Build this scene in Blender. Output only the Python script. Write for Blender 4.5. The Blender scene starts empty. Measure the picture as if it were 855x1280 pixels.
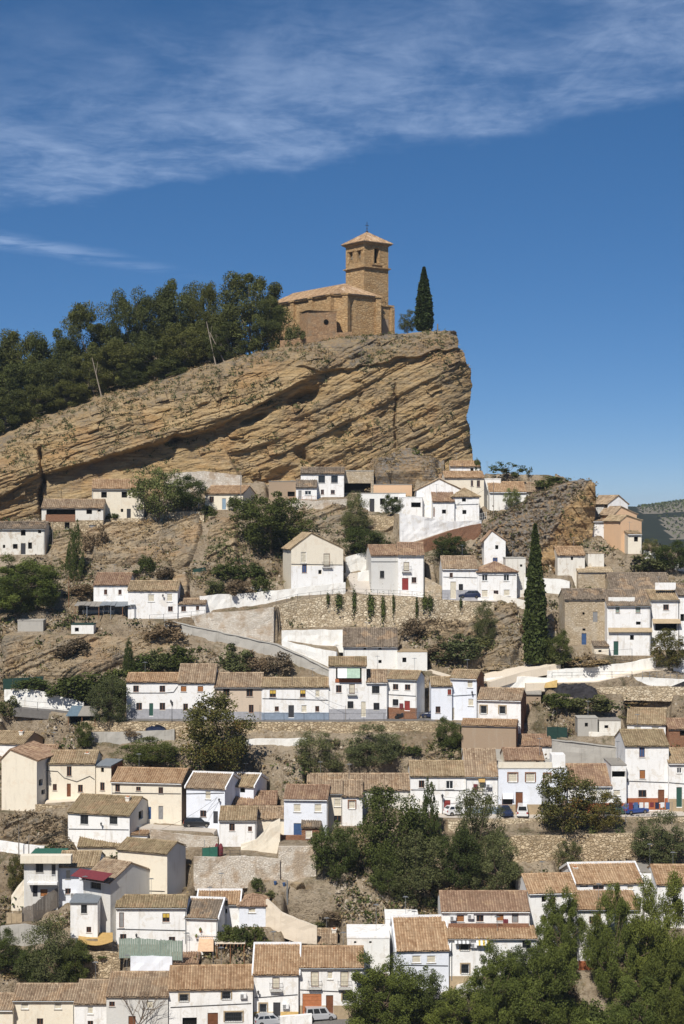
import bpy, math, random
import numpy as np
from mathutils import Vector
R = math.radians
random.seed(7); rng = np.random.default_rng(7)
SC = bpy.context.scene
COL = SC.collection
# ------------------------------------------------------------------ camera
F = 2030.0                      # focal length in photo pixels (855 x 1280)
CU, CV = 427.5, 640.0
cam = bpy.data.cameras.new('camera'); camo = bpy.data.objects.new('camera', cam); COL.objects.link(camo)
camo.location = (0, 0, 0); camo.rotation_euler = (R(90), 0, 0)
cam.sensor_fit = 'VERTICAL'; cam.sensor_height = 36.0; cam.lens = F / 1280 * 36.0
cam.clip_start = 0.5; cam.clip_end = 20000
SC.camera = camo
# ------------------------------------------------------------------ light
SUN_EL, SUN_AZ = 49.0, 20.0       # azimuth: degrees to the left of the line from the scene back to the camera
sdir = Vector((-math.sin(R(SUN_AZ)) * math.cos(R(SUN_EL)), -math.cos(R(SUN_AZ)) * math.cos(R(SUN_EL)), math.sin(R(SUN_EL))))
sun = bpy.data.lights.new('sun', 'SUN'); suno = bpy.data.objects.new('sun', sun); COL.objects.link(suno)
sun.energy = 4.9; sun.angle = R(0.53); sun.color = (1.0, 0.95, 0.87)
suno.rotation_euler = sdir.to_track_quat('Z', 'Y').to_euler(); suno.location = (-60, 100, 150)
SC.view_settings.view_transform = 'Standard'; SC.view_settings.look = 'None'
SC.view_settings.exposure = 0.12; SC.view_settings.gamma = 1.0
try:
    SC.cycles.max_bounces = 6; SC.cycles.diffuse_bounces = 3; SC.cycles.transparent_max_bounces = 6
    SC.cycles.use_denoising = True
except Exception: pass
# ------------------------------------------------------------------ node helper
class NT:
    def __init__(s, tree): s.t = tree; s.n = tree.nodes; s.l = tree.links
    def new(s, typ, **kw):
        n = s.n.new(typ)
        for k, v in kw.items():
            if k in n.inputs.keys() if isinstance(k, str) and k in n.inputs else False: n.inputs[k].default_value = v
            else: setattr(n, k, v)
        return n
    def put(s, sock, v):
        if isinstance(v, bpy.types.NodeSocket): s.l.new(v, sock)
        else:
            try: sock.default_value = v
            except Exception: sock.default_value = (v[0], v[1], v[2], 1.0)
    def math(s, op, a, b=0.0, c=None, clamp=False):
        n = s.n.new('ShaderNodeMath'); n.operation = op; n.use_clamp = clamp
        s.put(n.inputs[0], a); s.put(n.inputs[1], b)
        if c is not None: s.put(n.inputs[2], c)
        return n.outputs[0]
    def mix(s, f, a, b, mode='MIX'):
        n = s.n.new('ShaderNodeMix'); n.data_type = 'RGBA'; n.blend_type = mode
        s.put(n.inputs['Factor'], f)
        for k, v in ((6, a), (7, b)):
            if isinstance(v, bpy.types.NodeSocket): s.l.new(v, n.inputs[k])
            else: n.inputs[k].default_value = (v[0], v[1], v[2], 1)
        return n.outputs[2]
    def noise(s, vec, scale, detail=4, rough=0.55, dist=0.0):
        n = s.n.new('ShaderNodeTexNoise'); s.l.new(vec, n.inputs['Vector'])
        n.inputs['Scale'].default_value = scale; n.inputs['Detail'].default_value = detail
        n.inputs['Roughness'].default_value = rough; n.inputs['Distortion'].default_value = dist
        return n.outputs['Fac']
    def ramp(s, f, lo, hi, a=0.0, b=1.0):
        n = s.n.new('ShaderNodeMapRange'); n.interpolation_type = 'SMOOTHSTEP'
        s.put(n.inputs[0], f); n.inputs[1].default_value = lo; n.inputs[2].default_value = hi
        n.inputs[3].default_value = a; n.inputs[4].default_value = b
        return n.outputs[0]
    def mapping(s, vec, rot=(0, 0, 0), scale=(1, 1, 1), loc=(0, 0, 0)):
        n = s.n.new('ShaderNodeMapping'); s.l.new(vec, n.inputs[0])
        n.inputs['Rotation'].default_value = rot; n.inputs['Scale'].default_value = scale; n.inputs['Location'].default_value = loc
        return n.outputs[0]
# ------------------------------------------------------------------ world: Nishita sky with thin cirrus
W = bpy.data.worlds.new('World'); SC.world = W; W.use_nodes = True
wt = NT(W.node_tree); wt.n.clear()
sky = wt.n.new('ShaderNodeTexSky'); sky.sky_type = 'NISHITA'; sky.sun_disc = False
sky.sun_elevation = R(SUN_EL); sky.sun_rotation = math.atan2(sdir.x, sdir.y)
sky.altitude = 8000; sky.air_density = 1.0; sky.dust_density = 0.0; sky.ozone_density = 2.0
tc = wt.n.new('ShaderNodeTexCoord'); sep = wt.n.new('ShaderNodeSeparateXYZ'); wt.l.new(tc.outputs['Generated'], sep.inputs[0])
zz = wt.math('MAXIMUM', sep.outputs[2], 0.02)
qx = wt.math('DIVIDE', sep.outputs[0], zz); qy = wt.math('DIVIDE', sep.outputs[1], zz)
cmb = wt.n.new('ShaderNodeCombineXYZ'); wt.l.new(qx, cmb.inputs[0]); wt.l.new(qy, cmb.inputs[1])
q = cmb.outputs[0]                      # a point on the cirrus layer, one unit up
def sdist(p0, p1, wob):
    (ax, ay), (bx, by) = p0, p1; L = math.hypot(bx - ax, by - ay); nx, ny = -(by - ay) / L, (bx - ax) / L
    d = wt.math('ADD', wt.math('MULTIPLY', wt.math('SUBTRACT', qx, ax), nx), wt.math('MULTIPLY', wt.math('SUBTRACT', qy, ay), ny))
    return wt.math('ADD', d, wt.math('MULTIPLY', wt.math('SUBTRACT', wt.noise(wt.mapping(q, scale=(2.0, 1, 1)), 1.1, 5, 0.6), 0.5), wob)), math.atan2(by - ay, bx - ax)
d1, a1 = sdist((-1.11, 5.22), (0.81, 3.78), 0.9)
m1 = wt.math('MULTIPLY', wt.ramp(d1, -0.02, 0.22, 1.0, 0.0), wt.ramp(d1, -1.50, -0.22, 0.0, 1.0))
st = wt.mapping(q, rot=(0, 0, -a1), scale=(2.4, 1.3, 1)); st2 = wt.mapping(q, rot=(0, 0, -(a1 + 0.5)), scale=(4.5, 5.0, 1))
n1 = wt.noise(st, 1.7, 9, 0.62, 0.5); n2 = wt.noise(st2, 2.2, 6, 0.6, 0.8); n3 = wt.noise(wt.mapping(q, scale=(1.6, 1, 1)), 1.0, 4)
wis = wt.math('ADD', wt.math('ADD', wt.math('MULTIPLY', n1, 0.5), wt.math('MULTIPLY', n2, 0.2)), wt.math('MULTIPLY', n3, 0.3))
c1 = wt.math('MULTIPLY', m1, wt.ramp(wis, 0.36, 0.68, 0.08, 1.0))
d2, a2 = sdist((-1.35, 5.88), (-0.62, 6.80), 0.3)
c2 = wt.math('MULTIPLY', wt.ramp(wt.math('ABSOLUTE', d2), 0.0, 0.20, 1.0, 0.0), wt.math('MULTIPLY', wt.ramp(wt.noise(wt.mapping(q, rot=(0, 0, -a2), scale=(1.6, 2.5, 1)), 2.0, 7, 0.6, 0.5), 0.30, 0.62), wt.ramp(qx, -1.30, -0.45, 0.85, 0.0)))
cl = wt.math('ADD', wt.math('MULTIPLY', c1, 0.35), wt.math('MULTIPLY', c2, 0.34), clamp=True)
hs = wt.n.new('ShaderNodeHueSaturation'); hs.inputs['Saturation'].default_value = 1.58; hs.inputs['Value'].default_value = 1.46; hs.inputs['Hue'].default_value = 0.505; hs.inputs['Fac'].default_value = 1
gm = wt.n.new('ShaderNodeGamma'); gm.inputs[1].default_value = 0.62; wt.l.new(sky.outputs[0], gm.inputs[0]); wt.l.new(gm.outputs[0], hs.inputs['Color'])
skyc = wt.mix(cl, hs.outputs[0], (5.8, 7.0, 9.2))
bg = wt.n.new('ShaderNodeBackground'); bg.inputs['Strength'].default_value = 0.11; wt.l.new(skyc, bg.inputs[0])
wo = wt.n.new('ShaderNodeOutputWorld'); wt.l.new(bg.outputs[0], wo.inputs[0])
# ------------------------------------------------------------------ numeric noise
def _h(ix, iy, iz):
    n = (ix * 374761393 + iy * 668265263 + iz * 2147483647 // 3 + iz * 1274126177) & 0xffffffff
    n = ((n ^ (n >> 13)) * 1274126177) & 0xffffffff
    return ((n ^ (n >> 16)) & 0xffffff) / float(0xffffff)
def vnoise(x, y, z=0.0):
    x = np.asarray(x, float); y = np.asarray(y, float); z = np.asarray(z, float) + 0 * x
    xi, yi, zi = np.floor(x).astype(np.int64), np.floor(y).astype(np.int64), np.floor(z).astype(np.int64)
    xf, yf, zf = x - xi, y - yi, z - zi
    s = lambda t: t * t * (3 - 2 * t)
    u, v, w = s(xf), s(yf), s(zf)
    def L(a, b, t): return a + (b - a) * t
    c = [[[_h(xi + i, yi + j, zi + k) for k in (0, 1)] for j in (0, 1)] for i in (0, 1)]
    return L(L(L(c[0][0][0], c[1][0][0], u), L(c[0][1][0], c[1][1][0], u), v), L(L(c[0][0][1], c[1][0][1], u), L(c[0][1][1], c[1][1][1], u), v), w)
def fbm(x, y, z=0.0, o=4):
    t = 0; a = 0.5; s = 0
    for k in range(o):
        t = t + a * (vnoise(x * 2 ** k + 17 * k, y * 2 ** k + 31 * k, np.asarray(z) * 2 ** k) - 0.5); s += a; a *= 0.5
    return t / s * 2          # about -1 .. 1
def sstep(a, b, x): t = np.clip((x - a) / (b - a), 0, 1); return t * t * (3 - 2 * t)
def beds(s, t, seed):
    qv = s / t; i = np.floor(qv).astype(np.int64); fr = qv - i
    h0 = _h(i, i * 0 + seed, i * 0 + 3); return h0 * (0.35 + 0.65 * sstep(0.0, 0.18, fr)) * (1 - 0.5 * sstep(0.8, 1.0, fr))
# ------------------------------------------------------------------ projection
def G(v): return 195.2 / (0.5925 - (640.0 - v) / F)        # depth of the natural slope met at picture row v
def P(u, v, Y): return np.array(((u - CU) / F * Y, Y, (CV - v) / F * Y))
# ------------------------------------------------------------------ mesh builder
class MB:
    def __init__(s): s.v = []; s.f = []; s.m = []; s.t = []
    def face(s, pts, m=0, t=0.5):
        i = len(s.v); s.v.extend([tuple(p) for p in pts]); s.f.append(tuple(range(i, i + len(pts)))); s.m.append(m); s.t.append(t)
    def box(s, x0, x1, y0, y1, z0, z1, m=0, t=0.5):
        a = [(x0, y0, z0), (x1, y0, z0), (x1, y1, z0), (x0, y1, z0), (x0, y0, z1), (x1, y0, z1), (x1, y1, z1), (x0, y1, z1)]
        i = len(s.v); s.v.extend(a)
        for f in ((0, 1, 5, 4), (1, 2, 6, 5), (2, 3, 7, 6), (3, 0, 4, 7), (4, 5, 6, 7), (3, 2, 1, 0)):
            s.f.append(tuple(i + k for k in f)); s.m.append(m); s.t.append(t)
    def hull8(s, bot, top, m=0, t=0.5):       # two loops of equal length
        n = len(bot); i = len(s.v); s.v.extend([tuple(p) for p in bot]); s.v.extend([tuple(p) for p in top])
        for k in range(n):
            j = (k + 1) % n; s.f.append((i + k, i + j, i + n + j, i + n + k)); s.m.append(m); s.t.append(t)
        s.f.append(tuple(i + n + k for k in range(n))); s.m.append(m); s.t.append(t)
        s.f.append(tuple(i + n - 1 - k for k in range(n))); s.m.append(m); s.t.append(t)
    def tube(s, p0, p1, r0, r1=None, n=6, m=0, t=0.5, cap=True):
        r1 = r0 if r1 is None else r1
        p0 = Vector(p0); p1 = Vector(p1); d = (p1 - p0)
        if d.length < 1e-6: return
        d.normalize(); a = d.orthogonal().normalized(); b = d.cross(a)
        A = [p0 + (a * math.cos(6.2832 * k / n) + b * math.sin(6.2832 * k / n)) * r0 for k in range(n)]
        B = [p1 + (a * math.cos(6.2832 * k / n) + b * math.sin(6.2832 * k / n)) * r1 for k in range(n)]
        s.hull8(A, B, m, t)
    def path(s, pts, r, n=5, m=0):
        for a, b in zip(pts[:-1], pts[1:]): s.tube(a, b, r, r, n, m)
    def lathe(s, prof, c=(0, 0, 0), n=12, m=0, t=0.5):
        rings = []
        for r, z in prof:
            i = len(s.v); s.v.extend([(c[0] + r * math.cos(6.2832 * k / n), c[1] + r * math.sin(6.2832 * k / n), c[2] + z) for k in range(n)]); rings.append(i)
        for a, b in zip(rings[:-1], rings[1:]):
            for k in range(n):
                j = (k + 1) % n; s.f.append((a + k, a + j, b + j, b + k)); s.m.append(m); s.t.append(t)
    def mesh(s, name, mats):
        me = bpy.data.meshes.new(name); me.from_pydata(s.v, [], s.f)
        for mt in (mats if isinstance(mats, (list, tuple)) else [mats]): me.materials.append(mt)
        if len(me.polygons) == len(s.m):
            me.polygons.foreach_set('material_index', s.m)
            a = me.attributes.new('tone', 'FLOAT', 'FACE'); a.data.foreach_set('value', s.t)
        me.update(); return me
    def build(s, name, mats, parent=None, smooth=False):
        if not s.f: return None
        o = bpy.data.objects.new(name, s.mesh(name, mats)); COL.objects.link(o)
        if parent: o.parent = parent
        if smooth: o.data.polygons.foreach_set('use_smooth', [True] * len(o.data.polygons))
        return o
def grid_mesh(name, X, Y, Z, mats, parent=None, smooth=True, flip=False, tone=None):
    n, m = X.shape; me = bpy.data.meshes.new(name)
    co = np.stack([X, Y, Z], -1).reshape(-1, 3).astype(np.float32)
    i = np.arange(n * m).reshape(n, m)
    q = np.stack([i[:-1, :-1], i[:-1, 1:], i[1:, 1:], i[1:, :-1]], -1).reshape(-1, 4)
    if flip: q = q[:, ::-1]
    me.vertices.add(n * m); me.vertices.foreach_set('co', co.ravel())
    me.loops.add(q.size); me.loops.foreach_set('vertex_index', q.ravel().astype(np.int32))
    me.polygons.add(len(q)); me.polygons.foreach_set('loop_start', (np.arange(len(q)) * 4).astype(np.int32)); me.polygons.foreach_set('loop_total', np.full(len(q), 4, np.int32))
    me.polygons.foreach_set('use_smooth', np.full(len(q), smooth))
    for mt in (mats if isinstance(mats, (list, tuple)) else [mats]): me.materials.append(mt)
    if tone is not None:
        a = me.attributes.new('tone', 'FLOAT', 'POINT'); a.data.foreach_set('value', tone.ravel().astype(np.float32))
    me.update(calc_edges=True); me.validate()
    o = bpy.data.objects.new(name, me); COL.objects.link(o)
    if parent: o.parent = parent
    return o
def quads_mesh(name, V, tone, mats):          # V: (n,4,3) loose quads
    n = len(V); me = bpy.data.meshes.new(name)
    me.vertices.add(n * 4); me.vertices.foreach_set('co', V.reshape(-1).astype(np.float32))
    me.loops.add(n * 4); me.loops.foreach_set('vertex_index', np.arange(n * 4, dtype=np.int32))
    me.polygons.add(n); me.polygons.foreach_set('loop_start', (np.arange(n) * 4).astype(np.int32)); me.polygons.foreach_set('loop_total', np.full(n, 4, np.int32))
    me.materials.append(mats)
    a = me.attributes.new('tone', 'FLOAT', 'FACE'); a.data.foreach_set('value', tone.astype(np.float32))
    me.update(calc_edges=True); return me
def tag(o, label=None, cat=None, group=None, kind=None):
    if label: o['label'] = label
    if cat: o['category'] = cat
    if group: o['group'] = group
    if kind: o['kind'] = kind
    return o
def empty(name, loc, rz=0.0, label=None, cat=None, group=None):
    o = bpy.data.objects.new(name, None); COL.objects.link(o); o.location = loc; o.rotation_euler = (0, 0, rz); o.empty_display_size = 0.5
    return tag(o, label, cat, group)
def link(name, me, parent=None, loc=None, rz=None, scale=None):
    o = bpy.data.objects.new(name, me); COL.objects.link(o)
    if parent: o.parent = parent
    if loc is not None: o.location = loc
    if rz is not None: o.rotation_euler = (0, 0, rz)
    if scale is not None: o.scale = scale
    return o
# ------------------------------------------------------------------ materials
MATS = {}
def newmat(name):
    m = bpy.data.materials.new(name); m.use_nodes = True; t = NT(m.node_tree)
    b = t.n['Principled BSDF']; b.inputs['Specular IOR Level'].default_value = 0.25
    return m, t, b
def attr(t, name):
    n = t.n.new('ShaderNodeAttribute'); n.attribute_name = name; return n.outputs['Fac']
def geo_pos(t): return t.n.new('ShaderNodeNewGeometry').outputs['Position']
def bump(t, b, h, strength=0.5, dist=0.05):
    n = t.n.new('ShaderNodeBump'); n.inputs['Strength'].default_value = strength; n.inputs['Distance'].default_value = dist
    t.l.new(h, n.inputs['Height']); t.l.new(n.outputs[0], b.inputs['Normal'])
def orand(t): return t.n.new('ShaderNodeObjectInfo').outputs['Random']
def flat(name, col, rough=0.7, metal=0.0, spec=0.25):
    m, t, b = newmat(name)
    p = geo_pos(t); n = t.noise(p, 2.5, 3)
    c = t.mix(t.ramp(n, 0.3, 0.7), [c * 0.88 for c in col], [min(1, c * 1.08) for c in col])
    t.l.new(c, b.inputs['Base Color']); b.inputs['Roughness'].default_value = rough; b.inputs['Metallic'].default_value = metal; b.inputs['Specular IOR Level'].default_value = spec
    MATS[name] = m; return m
def plaster(name, col, stain=(0.42, 0.36, 0.28), amt=0.5, patch=None, pamt=0.0, brick=0.0):
    m, t, b = newmat(name); p = geo_pos(t); r = orand(t)
    off = t.n.new('ShaderNodeVectorMath'); off.operation = 'ADD'; t.l.new(p, off.inputs[0])
    cb = t.n.new('ShaderNodeCombineXYZ'); t.l.new(t.math('MULTIPLY', r, 37.0), cb.inputs[0]); t.l.new(cb.outputs[0], off.inputs[1]); p = off.outputs[0]
    streak = t.noise(t.mapping(p, scale=(1.6, 1.6, 0.22)), 1.1, 5, 0.6)
    blot = t.noise(p, 0.45, 5, 0.6); fine = t.noise(p, 6.0, 3)
    c = t.mix(t.math('MULTIPLY', t.ramp(streak, 0.50, 0.80), amt), col, stain)
    c = t.mix(t.math('MULTIPLY', t.ramp(blot, 0.52, 0.75), amt * 0.55), c, [0.6 * a + 0.4 * s_ for a, s_ in zip(col, stain)])
    if patch: c = t.mix(t.math('MULTIPLY', t.ramp(t.noise(p, 0.8, 6, 0.65, 0.4), 0.55, 0.60), pamt), c, patch)
    c = t.mix(t.ramp(fine, 0.3, 0.7, 0.0, 0.10), c, [a * 0.7 for a in col])
    t.l.new(c, b.inputs['Base Color']); b.inputs['Roughness'].default_value = 0.92; b.inputs['Specular IOR Level'].default_value = 0.1
    bump(t, b, t.math('ADD', t.noise(p, 1.5, 6, 0.6), t.math('MULTIPLY', fine, 0.3)), 0.5, 0.06)
    MATS[name] = m; return m
plaster('white', (0.84, 0.83, 0.81), amt=0.55, patch=(0.66, 0.60, 0.51), pamt=0.5)
plaster('bluewhite', (0.77, 0.80, 0.86), amt=0.32, patch=(0.66, 0.66, 0.66), pamt=0.35)
plaster('cream', (0.78, 0.71, 0.58), amt=0.4, patch=(0.62, 0.45, 0.30), pamt=0.18)
plaster('beige', (0.60, 0.49, 0.38), amt=0.3)
plaster('oldwhite', (0.72, 0.69, 0.62), amt=0.75, patch=(0.42, 0.32, 0.22), pamt=0.45)
plaster('greywhite', (0.62, 0.61, 0.58), amt=0.6)
plaster('peach', (0.68, 0.46, 0.29), amt=0.35)
plaster('brownwall', (0.36, 0.27, 0.19), amt=0.5)
plaster('concrete', (0.42, 0.40, 0.36), stain=(0.22, 0.2, 0.17), amt=0.6)
plaster('whitewash', (0.80, 0.79, 0.75), stain=(0.48, 0.42, 0.34), amt=0.55, patch=(0.46, 0.38, 0.28), pamt=0.22)
plaster('pavement', (0.50, 0.45, 0.39), stain=(0.3, 0.26, 0.21), amt=0.5)
plaster('palepath', (0.70, 0.61, 0.49), stain=(0.45, 0.36, 0.26), amt=0.5)
flat('asphalt', (0.16, 0.15, 0.14), 0.9)
flat('iron', (0.05, 0.05, 0.055), 0.5); flat('galv', (0.34, 0.36, 0.38), 0.45, 0.6); flat('pole', (0.22, 0.19, 0.16), 0.9)
flat('wood', (0.20, 0.10, 0.05), 0.7); flat('paintwhite', (0.8, 0.8, 0.8), 0.5); flat('creamblind', (0.60, 0.55, 0.44), 0.6)
flat('orangewood', (0.33, 0.14, 0.05), 0.6); flat('yellowblind', (0.62, 0.43, 0.08), 0.6); flat('redpaint', (0.26, 0.045, 0.04), 0.5)
flat('bluepaint', (0.05, 0.10, 0.22), 0.5); flat('greenpaint', (0.035, 0.09, 0.07), 0.5); flat('palegreen', (0.26, 0.32, 0.27), 0.5); flat('doorbrown', (0.17, 0.07, 0.035), 0.5)
flat('skybluepaint', (0.24, 0.33, 0.42), 0.6); flat('greydoor', (0.25, 0.25, 0.25), 0.6); flat('terracotta', (0.42, 0.16, 0.07), 0.8)
flat('rubble', (0.42, 0.36, 0.28), 0.95); flat('cloth_red', (0.17, 0.035, 0.042), 0.8); flat('cloth_green', (0.36, 0.48, 0.38), 0.8); flat('cloth_ochre', (0.46, 0.30, 0.11), 0.8); flat('cloth_blue', (0.07, 0.13, 0.27), 0.8)
flat('cloth_white', (0.75, 0.75, 0.75), 0.8); flat('cloth_tan', (0.62, 0.42, 0.27), 0.8); flat('slate', (0.20, 0.22, 0.24), 0.7); flat('greyroof', (0.27, 0.25, 0.22), 0.9)
flat('plinthblue', (0.24, 0.29, 0.36), 0.8); flat('plinthyellow', (0.62, 0.43, 0.17), 0.8); flat('plinthgrey', (0.36, 0.36, 0.38), 0.8); flat('plinthred', (0.36, 0.12, 0.05), 0.8); flat('plinthtan', (0.40, 0.31, 0.20), 0.8)
flat('greenturf', (0.03, 0.12, 0.085), 0.9); flat('greennet', (0.02, 0.05, 0.04), 0.9); flat('blacknet', (0.035, 0.032, 0.035), 0.9); flat('tarpblue', (0.12, 0.17, 0.21), 0.8)
flat('dark', (0.012, 0.011, 0.010), 0.9, spec=0.05); flat('brass', (0.16, 0.13, 0.09), 0.4)
m, t, b = newmat('glass'); b.inputs['Base Color'].default_value = (0.022, 0.026, 0.03, 1); b.inputs['Roughness'].default_value = 0.08; b.inputs['Specular IOR Level'].default_value = 0.6; MATS['glass'] = m
m, t, b = newmat('chrome'); b.inputs['Base Color'].default_value = (0.5, 0.5, 0.5, 1); b.inputs['Roughness'].default_value = 0.2; b.inputs['Metallic'].default_value = 1; MATS['chrome'] = m
m, t, b = newmat('tyre'); b.inputs['Base Color'].default_value = (0.02, 0.02, 0.02, 1); b.inputs['Roughness'].default_value = 0.9; MATS['tyre'] = m
m, t, b = newmat('lamp_red'); b.inputs['Base Color'].default_value = (0.35, 0.02, 0.02, 1); b.inputs['Roughness'].default_value = 0.3; MATS['lamp_red'] = m
def paint(name, col):
    m, t, b = newmat(name); b.inputs['Base Color'].default_value = (*col, 1); b.inputs['Roughness'].default_value = 0.28; b.inputs['Coat Weight'].default_value = 0.4; b.inputs['Specular IOR Level'].default_value = 0.5; MATS[name] = m
paint('car_navy', (0.02, 0.03, 0.07)); paint('car_black', (0.018, 0.02, 0.024)); paint('car_blue', (0.03, 0.07, 0.25)); paint('car_white', (0.72, 0.72, 0.72)); paint('car_silver', (0.42, 0.43, 0.45)); paint('car_green', (0.06, 0.10, 0.08))
def tilemat(name, a, bcol, lichen, lam=0.35):
    m, t, b = newmat(name); p = geo_pos(t); tone = attr(t, 'tone')
    c = t.mix(tone, a, bcol)
    c = t.mix(t.math('MULTIPLY', t.ramp(t.noise(p, 0.7, 5, 0.65), 0.42, 0.68), lam), c, lichen)
    c = t.mix(t.math('MULTIPLY', t.ramp(t.noise(p, 2.2, 4, 0.6), 0.55, 0.75), 0.45), c, [x * 0.45 for x in a])
    c = t.mix(t.math('MULTIPLY', t.ramp(t.noise(p, 0.33, 4, 0.55), 0.56, 0.60), 0.5), c, t.mix(tone, (0.30, 0.19, 0.11), (0.56, 0.42, 0.27)))
    t.l.new(c, b.inputs['Base Color']); b.inputs['Roughness'].default_value = 0.9; b.inputs['Specular IOR Level'].default_value = 0.1
    MATS['tile_' + name] = m
tilemat('brown', (0.195, 0.132, 0.085), (0.50, 0.385, 0.265), (0.40, 0.325, 0.23))
tilemat('straw', (0.21, 0.148, 0.085), (0.50, 0.390, 0.255), (0.42, 0.335, 0.21), 0.5)
tilemat('red', (0.19, 0.112, 0.072), (0.42, 0.290, 0.195), (0.35, 0.26, 0.18), 0.35)
tilemat('orange', (0.24, 0.140, 0.075), (0.56, 0.395, 0.245), (0.46, 0.35, 0.23), 0.35)
tilemat('dark', (0.115, 0.088, 0.064), (0.33, 0.265, 0.20), (0.27, 0.22, 0.165), 0.5)
tilemat('moss', (0.18, 0.132, 0.075), (0.42, 0.325, 0.205), (0.31, 0.255, 0.15), 0.5)
def stonemat(name, a, bcol, mortar, scale=2.2, sq=(1, 1, 1.5), patch=None, pamt=0.3):
    m, t, b = newmat(name); p = geo_pos(t)
    warp = t.n.new('ShaderNodeVectorMath'); warp.operation = 'ADD'; t.l.new(p, warp.inputs[0])
    nz = t.n.new('ShaderNodeTexNoise'); nz.inputs['Scale'].default_value = 1.2; t.l.new(p, nz.inputs['Vector'])
    sc_ = t.n.new('ShaderNodeVectorMath'); sc_.operation = 'SCALE'; t.l.new(nz.outputs['Color'], sc_.inputs[0]); sc_.inputs['Scale'].default_value = 0.5; t.l.new(sc_.outputs[0], warp.inputs[1])
    mp = t.mapping(warp.outputs[0], scale=sq)
    vo = t.n.new('ShaderNodeTexVoronoi'); vo.inputs['Scale'].default_value = scale; t.l.new(mp, vo.inputs['Vector'])
    ve = t.n.new('ShaderNodeTexVoronoi'); ve.feature = 'DISTANCE_TO_EDGE'; ve.inputs['Scale'].default_value = scale; t.l.new(mp, ve.inputs['Vector'])
    sp = t.n.new('ShaderNodeSeparateColor'); t.l.new(vo.outputs['Color'], sp.inputs[0])
    c = t.mix(sp.outputs[0], a, bcol)
    c = t.mix(t.ramp(ve.outputs['Distance'], 0.02, 0.10, 1.0, 0.0), c, mortar)
    if patch: c = t.mix(t.math('MULTIPLY', t.ramp(t.noise(p, 0.5, 5, 0.6), 0.48, 0.66), pamt), c, patch)
    c = t.mix(t.math('MULTIPLY', t.ramp(t.noise(p, 0.25, 5, 0.65), 0.5, 0.75), 0.4), c, [x * 0.5 for x in a])
    t.l.new(c, b.inputs['Base Color']); b.inputs['Roughness'].default_value = 0.95; b.inputs['Specular IOR Level'].default_value = 0.05
    bump(t, b, t.math('ADD', t.ramp(ve.outputs['Distance'], 0.0, 0.15), t.math('MULTIPLY', t.noise(p, 5, 4), 0.5)), 0.8, 0.10)
    MATS[name] = m
stonemat('stone', (0.34, 0.255, 0.155), (0.66, 0.54, 0.37), (0.25, 0.185, 0.115), 1.9, patch=(0.36, 0.28, 0.18), pamt=0.5)
stonemat('stonepale', (0.40, 0.315, 0.205), (0.76, 0.66, 0.49), (0.29, 0.22, 0.145), 1.9, patch=(0.62, 0.50, 0.34), pamt=0.6)
stonemat('stonewhite', (0.60, 0.53, 0.44), (0.72, 0.67, 0.59), (0.60, 0.52, 0.42), 3.0, patch=(0.48, 0.35, 0.23), pamt=0.75)
stonemat('ruinstone', (0.42, 0.33, 0.22), (0.60, 0.50, 0.36), (0.40, 0.31, 0.21), 2.8, patch=(0.66, 0.59, 0.48), pamt=0.55)
stonemat('brick', (0.30, 0.135, 0.075), (0.42, 0.215, 0.125), (0.34, 0.22, 0.15), 4.5, (1, 1, 2.5))
stonemat('ashlar', (0.38, 0.24, 0.115), (0.50, 0.345, 0.185), (0.33, 0.21, 0.105), 1.1, (1, 1, 1.7), patch=(0.45, 0.35, 0.22), pamt=0.4)
stonemat('bastion', (0.33, 0.19, 0.10), (0.50, 0.33, 0.19), (0.30, 0.2, 0.12), 2.2, (1, 1, 1.9), patch=(0.3, 0.25, 0.18), pamt=.5)
def rockmat(name, dip, ochre=(0.45, 0.30, 0.14), pale=(0.57, 0.43, 0.245), grey=(0.175, 0.15, 0.12), greyamt=0.42, top=0.62):
    m, t, b = newmat(name); p = geo_pos(t)
    st_ = t.mapping(p, rot=(0, dip, 0), scale=(0.16, 0.16, 1.0))
    n1 = t.noise(st_, 1.0, 6, 0.65, 0.3); n2 = t.noise(t.mapping(p, rot=(0, dip, 0), scale=(0.07, 0.07, 1.0)), 2.6, 7, 0.68, 0.35); n3 = t.noise(p, 0.13, 7, 0.68); n4 = t.noise(p, 1.3, 7, 0.7); n5 = t.noise(t.mapping(p, rot=(0, dip, 0), scale=(0.4, 0.4, 1.0)), 0.5, 7, 0.7)
    c = t.mix(t.ramp(n1, 0.3, 0.7), ochre, pale)
    c = t.mix(t.math('MULTIPLY', t.ramp(n2, 0.48, 0.70), 0.65), c, [x * 0.5 for x in ochre])
    c = t.mix(t.math('MULTIPLY', t.ramp(t.noise(p, 0.11, 4, 0.6), 0.5, 0.62), 0.28), c, (0.46, 0.24, 0.10))
    c = t.mix(t.math('MULTIPLY', t.ramp(n5, 0.50, 0.62), greyamt * 0.8), c, t.mix(n4, [x * 0.7 for x in grey], [x * 1.5 for x in grey]))
    g = t.ramp(n3, 0.48, 0.60)
    tone = attr(t, 'tone')                     # old lichen-grey crust, where the rock has it
    g = t.math('MULTIPLY', t.math('ADD', t.math('MULTIPLY', g, greyamt), t.math('MULTIPLY', tone, top), clamp=True), t.ramp(n4, 0.30, 0.55))
    c = t.mix(g, c, t.mix(t.ramp(n4, 0.38, 0.66), [x * 0.7 for x in grey], [x * 1.45 for x in grey]))
    t.l.new(c, b.inputs['Base Color']); b.inputs['Roughness'].default_value = 0.95; b.inputs['Specular IOR Level'].default_value = 0.05
    bump(t, b, t.math('ADD', t.math('MULTIPLY', n2, 1.5), n4), 1.0, 0.7)
    MATS[name] = m
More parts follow.
